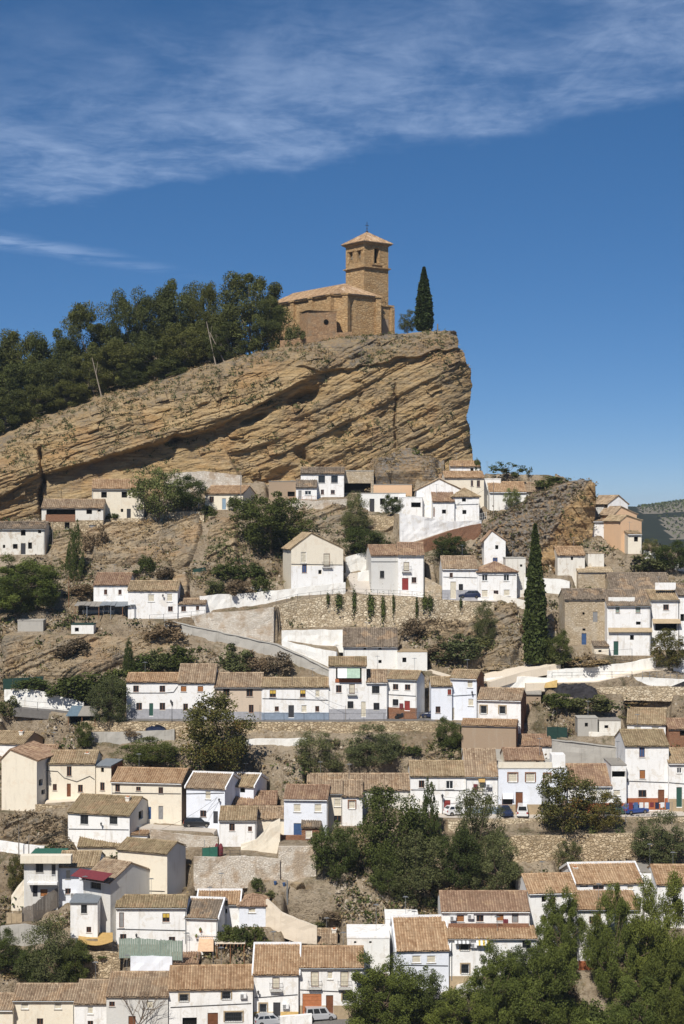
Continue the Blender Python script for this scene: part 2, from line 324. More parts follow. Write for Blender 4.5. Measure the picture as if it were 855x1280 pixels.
rockmat('rock', R(-25)); rockmat('rock_low', R(-22), (0.44, 0.32, 0.185), (0.55, 0.43, 0.28), (0.25, 0.22, 0.175), 0.55, 0.5); rockmat('rock_crag', R(-55), (0.48, 0.30, 0.135), (0.58, 0.41, 0.22), (0.22, 0.195, 0.165), 0.3, 1.0)
m, t, b = newmat('earth'); p = geo_pos(t)
n1 = t.noise(p, 0.07, 5, 0.6); n2 = t.noise(p, 0.45, 8, 0.72); n3 = t.noise(p, 2.2, 7, 0.75); n4 = t.noise(p, 0.9, 6, 0.7)
c = t.mix(t.ramp(n1, 0.38, 0.62), (0.33, 0.255, 0.17), (0.46, 0.375, 0.27))
c = t.mix(t.math('MULTIPLY', t.ramp(n2, 0.49, 0.64), 0.7), c, (0.17, 0.125, 0.08))
c = t.mix(t.math('MULTIPLY', t.ramp(t.noise(p, 0.2, 7, 0.7), 0.52, 0.64), 0.75), c, (0.105, 0.098, 0.045))
c = t.mix(t.math('MULTIPLY', t.ramp(n4, 0.56, 0.66), 0.7), c, (0.34, 0.25, 0.135))
c = t.mix(t.math('MULTIPLY', t.ramp(n3, 0.55, 0.66), 0.8), c, (0.46, 0.41, 0.34))
c = t.mix(t.math('MULTIPLY', t.ramp(n3, 0.46, 0.36), 0.7), c, (0.095, 0.07, 0.048))  # crevice shade painted into the colour where the fine bump is low
t.l.new(c, b.inputs['Base Color']); b.inputs['Roughness'].default_value = 1.0; b.inputs['Specular IOR Level'].default_value = 0.02
bump(t, b, t.math('ADD', n2, t.math('MULTIPLY', n3, 0.9)), 1.0, 0.8); MATS['earth'] = m
flat('grovesoil', (0.18, 0.155, 0.115), 1.0)
m, t, b = newmat('farhill'); p = geo_pos(t)
c = t.mix(t.ramp(t.noise(p, 0.004, 5, 0.6), 0.44, 0.56), (0.018, 0.022, 0.014), (0.045, 0.045, 0.028)); c = t.mix(t.math('MULTIPLY', t.ramp(t.noise(p, 0.05, 4, 0.6), 0.45, 0.65), 0.5), c, (0.03, 0.035, 0.02))
t.l.new(c, b.inputs['Base Color']); b.inputs['Roughness'].default_value = 1.0; b.inputs['Specular IOR Level'].default_value = 0; MATS['farhill'] = m
def leafmat(name, a, bcol, dead=None):
    m, t, b = newmat(name); tone = attr(t, 'tone'); r = orand(t)
    c = t.mix(tone, a, bcol)
    c = t.mix(t.ramp(r, 0, 1, 0, 0.45), c, [bcol[0] * 1.2, bcol[1] * 1.0, bcol[2] * 0.8]); c = t.mix(t.ramp(t.math('FRACT', t.math('MULTIPLY', r, 7.31)), 0.3, 1, 0, 0.4), c, [a_ * 0.9 for a_ in a])
    if dead: c = t.mix(t.math('MULTIPLY', t.ramp(tone, 0.80, 0.95), 0.7), c, dead)
    t.l.new(c, b.inputs['Base Color']); b.inputs['Roughness'].default_value = 0.7; b.inputs['Specular IOR Level'].default_value = 0.15
    tr = t.n.new('ShaderNodeBsdfTranslucent'); t.l.new(t.mix(0.5, c, (0.14, 0.17, 0.03)), tr.inputs[0])
    mx = t.n.new('ShaderNodeMixShader'); mx.inputs[0].default_value = 0.12; t.l.new(b.outputs[0], mx.inputs[1]); t.l.new(tr.outputs[0], mx.inputs[2])
    t.l.new(mx.outputs[0], t.n['Material Output'].inputs[0]); MATS[name] = m
leafmat('leaf_pine', (0.032, 0.042, 0.013), (0.125, 0.138, 0.040)); leafmat('leaf_bright', (0.036, 0.053, 0.012), (0.165, 0.196, 0.042)); leafmat('leaf_dark', (0.024, 0.037, 0.011), (0.098, 0.124, 0.032))
leafmat('leaf_olive', (0.045, 0.056, 0.021), (0.155, 0.170, 0.068)); leafmat('leaf_cypress', (0.014, 0.026, 0.009), (0.075, 0.102, 0.028), (0.12, 0.09, 0.04)); leafmat('leaf_light', (0.07, 0.09, 0.028), (0.22, 0.24, 0.08)); leafmat('leaf_blue', (0.10, 0.13, 0.12), (0.26, 0.31, 0.28))
leafmat('leaf_dry', (0.16, 0.115, 0.06), (0.38, 0.29, 0.16)); leafmat('leaf_brown', (0.085, 0.062, 0.040), (0.23, 0.178, 0.115)); leafmat('leaf_auburn', (0.055, 0.062, 0.018), (0.16, 0.145, 0.040), (0.22, 0.10, 0.03))
flat('bark', (0.16, 0.115, 0.08), 0.95); flat('bark_pale', (0.30, 0.25, 0.2), 0.95)
M = MATS
# ------------------------------------------------------------------ specs: houses, walls and roads are solved first so that the ground can be cut for them
PADS = []                      # (x, y, ax, ay, length, d0, d1, z0, z1, blend)
HOUSES = []
def H(label, u0, u1, vb, ve, vr=None, roof='gable', yaw=0, wall='white', tile='brown', dy=0.0, depth=None, pitch=20.0, wins='', peak=None,
      plinth=None, chim=(), cable=None, rwall=None, ov=0.28, name='house', cat='house', group=None, extra=None, Y=None, found=3.0, pad=True, verge=False, jit=1.0):
    y = R(yaw); c, s = math.cos(y), math.sin(y)
    k0, k1 = (u0 - CU) / F, (u1 - CU) / F
    Yb = (G(vb) if Y is None else Y) + dy
    Y0 = Yb + (0.0 if not yaw else 0.5 * (k1 - k0) * Yb * s)
    w = (k1 * Y0 - k0 * Y0) / (c + k1 * s)
    x0 = k0 * Y0; zb = (CV - vb) / F * Yb; ze = (CV - ve) / F * Yb; Hh = ze - zb
    hd = dict(label=label, W=w, H=Hh, x=x0, y=Y0, z=zb, yaw=y, roof=roof, wall=wall, tile=tile, wins=wins, plinth=plinth, chim=chim, cable=cable, rwall=rwall,
              ov=ov, name=name, cat=cat, group=group, extra=extra, found=found, verge=verge, jit=jit)
    t = math.tan(R(pitch))
    if roof in ('gable', 'shed', 'hip'):
        if vr is not None:
            k = (CV - vr) / F; h = (k * Yb - ze) / (t - k); lim = (2.6, 5.0) if roof != 'shed' else (2.0, 8.0)
            if depth: h = depth if roof == 'shed' else depth / 2
            h = min(max(h, lim[0]), lim[1]); zr = k * (Yb + h); t = max((zr - ze) / h, 0.05)
        else: h = (depth or 7) / (1 if roof == 'shed' else 2)
        hd['h'] = h; hd['t'] = t; hd['D'] = h if roof == 'shed' else 2 * h
        if roof == 'hip': hd['hx'] = min(w * 0.5 - 0.05, h * 1.1)
    elif roof == 'front':
        hd['D'] = depth or 8.0; hd['px'] = w * ((peak - u0) / (u1 - u0) if peak else 0.5); hd['zr'] = (CV - vr) / F * Yb - zb
    else: hd['D'] = depth or 6.0
    hd['c'], hd['s'] = c, s
    HOUSES.append(hd)
    if pad: PADS.append((x0, Y0, c, -s, w, -1.0, hd['D'] + 0.2, zb - 0.05, zb - 0.05, 1.2))
    return hd
WALLS = []
def Wl(label, pts, mat, thick=0.7, fill=True, name='retaining_wall', cat='wall', coping=None, group=None, rough=0.07, dy=0.0):
    q_ = []; thick = max(thick, 0.6)
    for (u, vt, vb) in pts:
        Yb = G(vb) + dy; q_.append((P(u, vb, Yb), (CV - vt) / F * Yb))
    WALLS.append((label, q_, mat, thick, name, cat, coping, group, rough))
    if fill:
        for (a, za), (b, zb_) in zip(q_[:-1], q_[1:]):
            dx, dy_ = b[0] - a[0], b[1] - a[1]; L = math.hypot(dx, dy_)
            if L < 0.1: continue
            ht = max(za - a[2], zb_ - b[2], 0.5)
            PADS.append((a[0], a[1], dx / L, dy_ / L, L, thick + 0.35, max(2.5, ht / 0.60), za - 0.12, zb_ - 0.12, 0.35, 'max')); PADS.append((a[0], a[1], dx / L, dy_ / L, L, -2.0, thick * 0.5, a[2] - 0.1, b[2] - 0.1, 1.0, 'min', 0))
ROADS = []
def Rd(name, pts, width, mat, label=None):
    q_ = [P(u, v, G(v)) for u, v in pts]; ROADS.append((name, q_, width, mat, label))
    for a, b in zip(q_[:-1], q_[1:]):
        dx, dy_ = b[0] - a[0], b[1] - a[1]; L = math.hypot(dx, dy_)
        PADS.append((a[0], a[1], dx / L, dy_ / L, L, -width / 2, width / 2, a[2], b[2], 1.2))
def ex(*fns):
    def run(h, root, ray, _):
        for f in fns: f(h, root, ray)
    return run
def exbox(name, mat, u0, u1, vt, vb, d0=0.004, d1=0.1):
    def f(h, root, ray):
        x0, z1, _ = ray(u0, vt, 'F'); x1, z0, _ = ray(u1, vb, 'F'); m = MB(); m.box(x0, x1, -d1, -d0, z0, z1); m.build(name, M[mat], root)
    return f
def exawn(name, mats, u0, u1, vt, vb, out, n=1):
    def f(h, root, ray):
        x0, z1, _ = ray(u0, vt, 'F'); x1, z0, _ = ray(u1, vb, 'F'); m = MB(); z0 = min(z0, z1 - .15)
        for k in range(n):
            a, b = x0 + (x1 - x0) * k / n, x0 + (x1 - x0) * (k + 1) / n
            bt = [(a, -out, z0), (b, -out, z0), (b, -.01, z1), (a, -.01, z1)]; m.hull8(bt, [(p[0], p[1], p[2] + .06) for p in bt], k % len(mats))
        m.build(name, [M[q] for q in mats], root)
    return f
def exrail(name, u0, u1, vt, vb, d=0.5, mat='iron', step=0.25):
    def f(h, root, ray):
        x0, z1, _ = ray(u0, vt, 'F'); x1, z0, _ = ray(u1, vb, 'F'); m = MB(); n = max(2, int((x1 - x0) / step))
        for k in range(n + 1): x = x0 + (x1 - x0) * k / n; m.box(x - .02, x + .02, -d - .02, -d + .02, z0, z1)
        m.box(x0 - .02, x1 + .02, -d - .03, -d + .03, z1, z1 + .06); m.box(x0 - .02, x1 + .02, -d - .03, -d + .03, z0, z0 + .05); m.build(name, M[mat], root)
    return f
def exlog(mat, u0, u1, vt, vb, **kw): return exbox('parapet', mat, u0, u1, vt, vb, **kw)
# ============ under the cliff, far left
H('ruined whitewashed house with broken tile roof at the foot of the cliff crack', -12, 56, 693, 661, 653, wall='oldwhite', tile='dark', wins='k:29,666,6,7 k:49.5,664,4,5 k:19,683,6,6 dk:29,686,6,14 k:37.5,682,5,8 k:5,683,3,4', jit=2.5)
H('low house with shaded veranda and brick parapet on a stone basement under the cliff', 52, 129, 673, 635, 625, yaw=-4, wall='oldwhite', tile='brown', wins='L:76,640,36,9 k:111.5,639.5,7,6 k:124,637,4,5 k:61,658,4,9 k:84,657,6,8 dG:116,664,9,16', plinth=('stone', 3.6), extra=ex(exbox('parapet', 'brick', 57, 94, 643, 652, 0.004, .12)))
H('cream two-storey house with brown roof tight under the cliff overhang', 115, 180, 648, 611, 600, yaw=-6, wall='cream', tile='orange', wins='k:130,618.5,7,7 k:155.5,618.5,7,7 k:152.5,638,3,4 dk:161,642,5,12')
H('single-storey cottage with sky-blue door under the cliff', 256, 304, 637, 617, 608, yaw=14, wall='cream', tile='orange', wins='w:264.5,624,6,7 dS:280,629.5,5,13', chim=())
H('white two-storey house with grilled windows backed against the cliff', 376, 430, 621, 592, 585, wall='white', tile='dark', wins='g:402,599,8,9 g:418,599,8,9 w:416,615,5,5 w:403,615,4,6')
H('small white annex with brown roof in front of the grilled-window house', 370, 396, 624, 609, 600, wall='white', tile='dark', wins='W:385,616,8,5 dG:375,618,4,10', dy=-1.5, depth=5)
H('brown rendered cave dwelling cut in the foot of the cliff', 336, 371, 625, 602, roof='flat', wall='brownwall', tile='greyroof', wins='k:364,617.5,9,6 k:350,618,5,5', depth=8, dy=2)
H('rock-roofed cave shelter with wide black mouth under the cliff', 429, 467, 618, 589, roof='flat', wall='ruinstone', tile='concrete', wins='L:447,610,33,12', depth=8, dy=3)
H('flat white cave house behind a vine pergola', 450, 507, 642, 617, roof='flat', wall='whitewash', tile='concrete', wins='dk:465,632,6,17 k:478,627,6,8 k:495,624,5,6', depth=6, dy=2)
H('ochre rendered strip house joined to the cave shelter', 467, 515, 622, 606, roof='flat', wall='peach', tile='greyroof', wins='', depth=6, dy=3.5)
# ============ white cluster under the prow of the cliff
H('topmost white house directly below the cliff prow', 563, 600, 600, 583, 577, wall='white', tile='orange', wins='k:590,587,4,4', dy=5, found=4, depth=5.5)
H('tall cream house with long tiled roof high in the white cluster', 556, 605, 636, 597, 590, yaw=-4, depth=5.4, wall='cream', tile='orange', wins='w:590,604,3,7 w:598,604.5,4,8', dy=3)
H('white house under an orange roof between the cream house and the big gable', 550, 586, 618, 603, 594, wall='white', tile='orange', wins='k:580,607,3,4', dy=1.5, depth=5.5)
H('little white house with brown roof beside the grey rubble mound', 524, 548, 610, 597, 585, wall='white', tile='brown', wins='', chim=((544, 593),), dy=5)
H('big plain white gable house in the upper white cluster', 521, 578, 645, 613, 599, roof='front', peak=549, wall='white', tile='brown', depth=9, dy=1)
H('flat-topped white house with dark porch at the left end of the white cluster', 500, 528, 650, 622, roof='flat', wall='white', tile='white', wins='L:520,631,12,6', depth=6, dy=1)
H('white lean-to house with one door and an arch at the head of the white slope', 541, 568, 660, 627, 614, roof='shed', wall='white', tile='red', wins='k:555,639.5,5,5 dd:541.8,640,3,12', depth=6)
H('white corner house with hipped roof and two small square windows', 566, 599, 657, 621, 611, roof='hip', wall='white', tile='straw', wins='k:580,624.5,5,5 k:580.5,640,5,5', cable=((567, 631), (598, 630)))
H('stepped white block with flat top beside the tall cream house', 604, 626, 626, 599, roof='flat', wall='whitewash', tile='white', wins='', depth=6, dy=3)
H('white house with terracotta roof on the crest below the sparse tree', 612, 658, 638, 615, 603, wall='whitewash', tile='orange', wins='', dy=2)
H('white gabled house half hidden behind the grey back of the crag', 655, 688, 627, 615, 604, yaw=6, wall='white', tile='brown', wins='', dy=5)
# ============ right of the crag
H('white gabled house with round attic window on the right-hand crest', 760, 785, 650, 630, 620, roof='front', peak=773, yaw=-24, wall='white', tile='brown', wins='k:772.5,629,3,3 Lk:757,633,3,5', depth=7, dy=5, Y=G(668))
H('orange-walled house below the round-windowed gable', 768, 796, 666, 643, 634, roof='front', peak=776, yaw=-20, wall='peach', tile='brown', depth=6, dy=2, Y=G(674))
H('peach house with white corner strip stepping down the right-hand crest', 776, 802, 686, 651, 645, roof='front', peak=783, yaw=-24, wall='peach', tile='straw', depth=6, wins='', rwall='peach')
H('lowest peach block with one dark window on the right-hand crest', 785, 802, 692, 668, 664, roof='shed', wall='cream', tile='straw', wins='k:795,674,5,6', depth=4, dy=-3)
H('low white shed with flat tiled roof beside the crag face', 740, 765, 672, 652, 647, roof='shed', yaw=-6, wall='white', tile='brown', wins='k:762,655,3,5', depth=5, dy=2)
# ============ middle right
H('white house with beige door and grey-blue base above the big masonry wall', 553, 597, 748, 711, 696, wall='white', tile='brown', wins='w:564,719,4,6 dy:566.5,735,7,16 g:576,734,5,8', plinth=('plinthgrey', 1.6), cable=((554, 721), (596, 722)), jit=2)
H('white house with hipped red roof and beige ground-floor blinds', 597, 646, 748, 715, 703, roof='hip', wall='white', tile='red', wins='W:606,722,7,8 W:633,722,7,8 b:606,742,8,9 w:620,742,6,8 b:633.5,741,8,8', cable=((598, 719), (645, 719)))
H('tall white tower house with one blue window against the crag', 605, 632, 707, 676, 664, roof='front', peak=615, wall='white', tile='red', wins='e:619,700,6,6 k:621,684,4,5', depth=5)
H('narrow roofless white house beside the tall cypress', 632, 657, 746, 698, roof='flat', wall='oldwhite', tile='concrete', wins='k:651.5,707,3,3 dy:658,716,2,10', depth=5, dy=2)
H('crumbling hut with orange roof set on stones under the crag', 697, 731, 719, 694, 684, wall='oldwhite', tile='orange', wins='k:715,698,3,4', jit=2.5)
H('roofless stub of a stone hut beside the orange-roofed hut', 735, 755, 713, 692, roof='flat', wall='oldwhite', tile='ruinstone', wins='', depth=4)
H('roofless stone house with an ochre gable behind the dark-roofed ruin', 723, 766, 738, 715, 709, roof='shed', wall='ruinstone', tile='stone', wins='', depth=4, dy=2)
H('ruined ochre stone house with dark sagging roof and small blue door', 706, 760, 806, 749, 737, wall='ruinstone', tile='dark', wins='k:729.5,767,3,3 dG:744,771,6,13 k:730,787,4,3 db:730,797,6,11', jit=3)
H('broad brown barn roof behind the green-shuttered white house', 764, 839, 762, 738, 717, wall='ruinstone', tile='dark', wins='', depth=11, jit=2, dy=1)
H('white house with two pale green shutters and a lower storey of white rubble', 759, 813, 819, 757, 738, wall='white', tile='dark', wins='p:772,762,5,8 p:797.5,762,6,8 k:798,779,6,4 k:790,797,5,6 dg:770,810,6,17', extra=ex(exawn('canopy', ['brown_tile_plain' if False else 'plinthtan'], 760, 815, 785, 790, .5), exbox('parapet', 'whitewash', 762, 795, 747, 753, -1.4, -1.2)))
H('lean-to white annex against the foot of the ruined stone house', 743, 761, 817, 808, 802, roof='shed', wall='cream', tile='dark', wins='k:750,814,4,3', depth=3, dy=-1.5)
H('white house with dark porch under a sagging canopy', 813.5, 849, 812, 750, 738, wall='white', tile='straw', wins='w:832.5,759,7,7 L:833,784,28,9', extra=ex(exawn('canopy', ['plinthtan'], 815, 850, 774, 779, 1.0), exbox('parapet', 'white', 822, 848, 729, 738, -2.4, -2.2)))
H('white house at the very edge beyond the dark-porch house', 848, 890, 812, 744, 730, wall='white', tile='dark', wins='k:853,772,5,9')
# ============ middle: square above the great wall
H('large beige gabled house with balcony above the square', 364, 429, 742, 686, 667, roof='front', peak=389, yaw=-12, wall='cream', tile='straw', depth=9, plinth=('white', 5.2), wins='b:379.5,697,7,14 B:408.5,700,8,16 e:380.5,711,6,10 k:400,715,4,5 Lk:351,693,4,6', cable=((364, 705), (428, 706)))
H('grey-white house with one grilled window joined to the red-door house', 464, 498, 742, 694, 682, wall='greywhite', tile='red', yaw=-6, wins='g:477.5,718,5,9', cable=((464, 702), (497, 702)))
H('white house with bright red door and small iron balcony', 497.5, 530, 744, 694, 679, wall='white', tile='red', wins='dr:506.5,730,8,15 B:508,708,7,11 w:517.5,725,6,7', jit=2)
# ============ middle left
H('white house with red-brown roof above the corrugated shed', 117, 161, 772, 731, 717, wall='white', tile='red', wins='w:132,740,4,6 w:150,740,4,6', dy=3)
H('white house with two beige blinds and a wall lantern joined to the shed', 160, 222, 773, 738, 727, wall='white', tile='straw', wins='b:189,747.5,8,9 b:212,747,7,10 w:213,761,6,6 lamp:204,745', jit=2)
H('low white annex with two little windows beside a round boulder', 222, 257, 771, 755, 749, wall='white', tile='brown', wins='w:229.5,761,6,6 w:247,760,4,5', depth=5)
H('small grey concrete block hut on the rocky slope', 22, 54, 789, 776, roof='flat', wall='concrete', tile='concrete', wins='', depth=3, name='shed', cat='shed')
H('white tarpaulin-covered shack below the corrugated shed', 89, 117, 792, 781, roof='flat', wall='whitewash', tile='greennet', wins='k:96,787,5,5', depth=3, name='shed', cat='shed')
H('whitewashed house with four tiny windows below the great wall', 429, 497, 836, 808, 786, wall='whitewash', tile='dark', wins='k:456,810.5,3,3 k:475,810.5,4,3 k:475,827,4,4', jit=2)
H('low whitewashed block with flat roof and one square window', 497, 534, 838, 815, roof='flat', wall='whitewash', tile='straw', wins='k:505.5,825,5,6', depth=5, dy=-0.5)
# ============ the long street row
H('white row house with green front door and grey-blue base', 158, 222.5, 895, 852, 842, wall='white', tile='orange', wins='w:170,861,7,8 w:203,861,7,8 w:174,883,7,9 w:203,883,7,9 dg:189,886.5,5,15 lamp:214,877', plinth=('plinthgrey', 1.2), cable=((159, 866), (205, 866), (217, 865), (222, 858)))
H('taller white row house with two orange-shuttered windows', 222.5, 268, 895, 853, 831, wall='white', tile='brown', wins='o:229.5,861,7,7 o:250.5,861,7,7 w:232,884,6,9', plinth=('plinthgrey', 1.2))
H('pinkish beige row house behind the big round tree', 268, 327, 897, 859, 842, wall='beige', tile='brown', wins='w:283,865.5,8,9 w:312,865.5,8,10 w:314,886,6,10', plinth=('plinthgrey', 1.0))
H('long white row house with yellow blind and blue-grey base', 327, 411, 897, 858.5, 848, wall='white', tile='straw', wins='y:341,867,8,9 y:378.5,867,7,9 b:397,867,6,9 w:346,886,5,6 dk:364,889,7,15 b:380,886,7,9 w:396.5,886,5,7', plinth=('plinthblue', .85), cable=((328, 873), (410, 875)))
H('white row house with green and white awning on its roof terrace', 411, 458, 896, 832, 822, wall='white', tile='moss', wins='L:436,843,32,16 w:423.5,861,7,9 B:440,861,7,12 g:438,881,7,9 dy:455,886,7,18', plinth=('plinthgrey', 1.3), extra=ex(exbox('parapet', 'plinthred', 419, 452, 848.5, 853, 0.004, .08), exawn('awning', ['cloth_white'], 422, 433.5, 836, 847, .9), exawn('awning', ['cloth_green'], 433.5, 450, 836, 847, .9)))
H('white row house with grilled brown windows right of the roof terrace', 458, 484, 896, 853, 838, wall='white', tile='brown', wins='g:469.5,862,9,9 g:470.5,883,7,9', plinth=('plinthgrey', 1.3), jit=2)
H('white end house of the row with motorcycle and laundry in front', 484, 521, 895, 849, 839, yaw=16, wall='white', tile='straw', wins='w:494.5,858.5,7,7 w:509.5,859,7,7 g:494.5,878,7,8 dr:509,882,7,12 cloth_red:502,882', plinth=('brick', 1.4), cable=((485, 868), (520, 870)))
H('narrow white house with a red-curtained window', 539, 565, 899, 857, 847, wall='bluewhite', tile='straw', wins='r:562,865,5,7 w:547.5,887,6,8')
H('tall white house with bare brick right gable', 563, 596, 900, 848, 838, yaw=17, wall='bluewhite', rwall='brick', tile='straw', wins='b:587.5,855,7,9 b:588.5,878,7,9 dy:565,892,6,15 lamp:591,866', dy=.5, cable=((564, 870), (595, 868)))
H('white house with two barred blinds and bare brick side', 597, 651, 909, 875, 861, yaw=13, wall='white', rwall='brick', tile='brown', wins='i:604.5,887,8,10 i:628,887.5,8,10', dy=-1, jit=2)
H('grey flat-roofed shed behind the barred-blind house', 618, 676, 888, 867, 849, roof='shed', yaw=8, wall='brownwall', tile='greyroof', wins='', dy=4, name='shed', cat='shed')
H('big windowless grey-brown building with collapsed orange roof edge', 577, 645, 950, 907, 900, yaw=10, wall='brownwall', rwall='brick', tile='orange', wins='', plinth=('concrete', 1.8), depth=5)
# ============ left group
H('white house with mossy roof and bare brown right gable', -14, 30, 946, 929, 915, yaw=14, wall='white', rwall='brownwall', tile='straw', wins='', dy=2, chim=((27, 914),))
H('tall blank cream house with slanting brown roof', 2, 46, 1013, 950, 938, roof='front', peak=13, yaw=13, wall='cream', rwall='greywhite', tile='red', depth=9, wins='Rk:51,978,3,8 Rk:54,990,4,6')
H('small house with rusty roof wedged behind the tall blank cream house', 41, 68, 968, 948, 932, wall='cream', tile='red', wins='', dy=2, jit=2)
H('long cream house with wavy black cable across its front', 60, 119, 996, 954, 939, wall='cream', tile='straw', wins='w:86.5,964,6,12 w:68.5,984,5,8 w:100.5,985.5,6,9 dd:86,988.5,5,18', cable=((55, 963), (72, 964), (80, 972), (96, 977), (112, 970), (118, 974)), chim=((109, 941),))
H('cream house with grey metal roof and bare brick side', 118, 139, 996, 957, 949, yaw=14, wall='cream', rwall='brick', tile='slate', wins='k:128,962,4,7 w:128,983,6,10', roof='shed', depth=5)
H('row house in white and cream with blue and grey doors below the brick side', 139, 227, 1024, 978, 961, yaw=8, wall='cream', rwall='brownwall', tile='orange', wins='w:147,985,6,9 w:173,986,6,5 w:201,988,6,8 dG:201,1015,6,15 db:187,1015,4,13', cable=((140, 991), (226, 992)), dy=1)
H('bluish white house with street lantern above the parked hatchback', 233, 281, 1029, 985, 967, yaw=12, wall='bluewhite', tile='brown', wins='b:260,994,7,10 w:254,1017,8,8 dk:269.5,1021,6,14 lamp:275,1000', cable=((233, 992), (280, 991)), verge=True)
H('small pale house with one dark window behind the lantern house', 287, 317, 1003, 983, 968, yaw=14, wall='bluewhite', tile='straw', wins='k:303,988,7,6', verge=True, dy=1)
H('low house under a mossy red roof with a beige wall strip', 288, 345, 1022, 1006, 990, wall='cream', tile='red', wins='', jit=2.5, dy=2)
H('white house with straw-coloured roof and two brown windows above red cypresses', 274, 320, 1058, 1025, 1009, wall='white', tile='straw', wins='w:290,1034,7,9 w:312.5,1036,5,6')
H('roof of broken brown tiles over a cream ruined gable', 320, 357, 1040, 1023, 1009, wall='cream', tile='brown', wins='', jit=2.5, dy=1)
H('bluish white house with blue door and reddish roof', 355, 409, 1048, 999, 982, yaw=5, wall='bluewhite', rwall='cream', tile='red', wins='b:371.5,1010,9,10 b:397.5,1010,9,10 db:372,1038,10,18')
H('brick lean-to with grey-brown roof on the brick terrace', 377, 401, 1050, 1034, 1024, roof='shed', wall='brick', tile='dark', wins='b:386,1043,8,10', depth=3, dy=-2, name='shed', cat='shed')
H('narrow yellow-cream house beside the blue-door house', 410, 428, 1032, 992, 976, wall='cream', tile='brown', wins='b:422,1003.5,9,10 w:422,1024,9,9')
H('narrow white house with one bordered blind next to the yellow-cream one', 428, 453, 1032, 995, 976, wall='white', tile='brown', wins='a:440,1006,8,10', jit=2)
H('long low house of patched brown roofs in front of the dirt slope', 452, 516, 1010, 987, 968, wall='oldwhite', tile='brown', wins='k:470,996,6,7', jit=2)
H('second long low brown roof behind the narrow white house', 384, 456, 995, 981, 968, wall='oldwhite', tile='brown', wins='', dy=3, jit=2)
# ============ centre right street
H('white house with red door and dentilled eave behind the pointed conifer', 513, 583, 1012, 970, 952, wall='white', tile='straw', wins='w:527,980,7,9 W:562,981,9,10 dr:559,1007,8,14', cable=((514, 987), (582, 988)))
H('white house with orange balcony awning under a steep long roof', 582, 622, 1014, 970, 937, wall='white', tile='brown', wins='dy:602,981,8,14 ac:611,982 k:617,1004,3,4 cloth_red:594.5,983 cloth_white:607,988 k:590,1003,7,10', extra=ex(exawn('awning', ['cloth_ochre'], 598, 606, 972, 977, .7), exrail('railing', 590, 614, 984, 989, .5)), plinth=('plinthblue', .6))
H('bluish white cafe with brick-framed windows and a roof terrace', 623, 709, 1016, 961, roof='flat', wall='bluewhite', tile='concrete', depth=9, wins='a:641,972,11,11 a:663,972,11,11 a:684,972,8,10 s:634,999,13,14 dd:649,1001,9,22 dG:682,1003,10,22', plinth=('plinthtan', 1.3),
  extra=ex(exbox('parapet', 'cream', 623, 690, 953, 960.5, -.25, -.05), exawn('awning', ['cloth_white'], 628, 641, 992, 998, .6), exbox('roof_terrace_wall', 'white', 690, 707, 944, 960, -3.0, -.3)))
H('set-back attic with pink-brown roof on top of the cafe', 631, 680, 966, 950, 936, wall='cream', tile='red', wins='dk:672,951,4,14', Y=G(1016) + 3.5, depth=7, pad=False, found=1.0)
H('house with red roof and white band behind the cafe', 636, 690, 962, 932, 919, wall='white', tile='red', wins='', dy=4)
H('low white house with wide red-brown roof behind the plane tree', 708, 764, 1012, 982, 956, wall='white', tile='red', wins='b:742,992,10,8 dy:735,1002,7,16', plinth=('plinthred', 1.0), depth=10)
H('small white house with open dark loft beside the three-storey house', 764, 783, 1012, 957, roof='flat', wall='white', tile='greyroof', depth=7, wins='L:773.5,968,17,8 b:771,991,9,7', plinth=('plinthred', 1.0))
H('three-storey white house with red base and a brown door', 781.5, 836, 1004, 932, 913, wall='white', tile='moss', wins='e:802.5,940,7,13 o:803,968,7,11 w:803,992,10,9 dd:826.5,996,8,18 lamp:784,975', plinth=('plinthred', .8), cable=((783, 976), (835, 978)))
H('white house with green door at the end of the street', 836, 884, 1009, 954, 936, wall='white', tile='straw', wins='W:849,963,6,7 dg:849,994,7,20', plinth=('plinthtan', 1.3), cable=((836, 978), (860, 980)))
H('white house with wide brown roof and two shuttered slits up the slope', 784, 832, 922, 905, 886, yaw=12, wall='white', tile='straw', wins='b:797,910,9,4 b:819,910,9,4', dy=1)
H('unfinished bare brick house with black window beside the brown-roofed house', 836, 884, 938, 911, 899, wall='brick', tile='red', wins='k:853,916,6,8', dy=2)
H('tiny derelict white hut among the rubble with one black window', 749, 776, 918, 901, roof='flat', wall='oldwhite', tile='greyroof', wins='k:758,908.5,5,4', depth=4)
H('roofless grey concrete hut left of the derelict white hut', 722, 747, 920, 898, roof='flat', wall='concrete', tile='concrete', wins='k:733,906,4,5', depth=3)
# ============ lower left
H('white house with two grilled windows and lantern below the cream row', 85, 162, 1053, 1017, 995, yaw=15, wall='white', rwall='greywhite', tile='moss', wins='g:105.5,1024,10,12 g:142,1024,10,12 Rk:176,1018,5,12 lamp:128,1030', cable=((86, 1036), (161, 1037)), chim=((160, 996),))  # grey plaster on the right wall carries that side's shade in its colour
H('tiny white shed with orange lean-to roof beside the grilled-window house', 160, 184, 1052, 1043, 1036, roof='shed', yaw=8, wall='white', tile='orange', wins='k:173,1049,5,4', depth=4, dy=-1, name='shed', cat='shed')
H('flat-roofed house with green turf roof and concrete balcony', 30, 72, 1137, 1078, roof='flat', wall='greywhite', tile='greenturf', depth=9, wins='g:49.5,1085,9,11 dk:67,1088,5,15 dk:44,1113,6,16 o:55,1116,9,9', extra=ex(exbox('roof_fascia', 'cream', 27, 90, 1068, 1077.5, -.5, 1.0), exbox('balcony_slab', 'white', 36, 73, 1101, 1104, .004, 1.1), exrail('balcony_railing', 36, 73, 1092, 1101, 1.0, 'paintwhite', .4)))
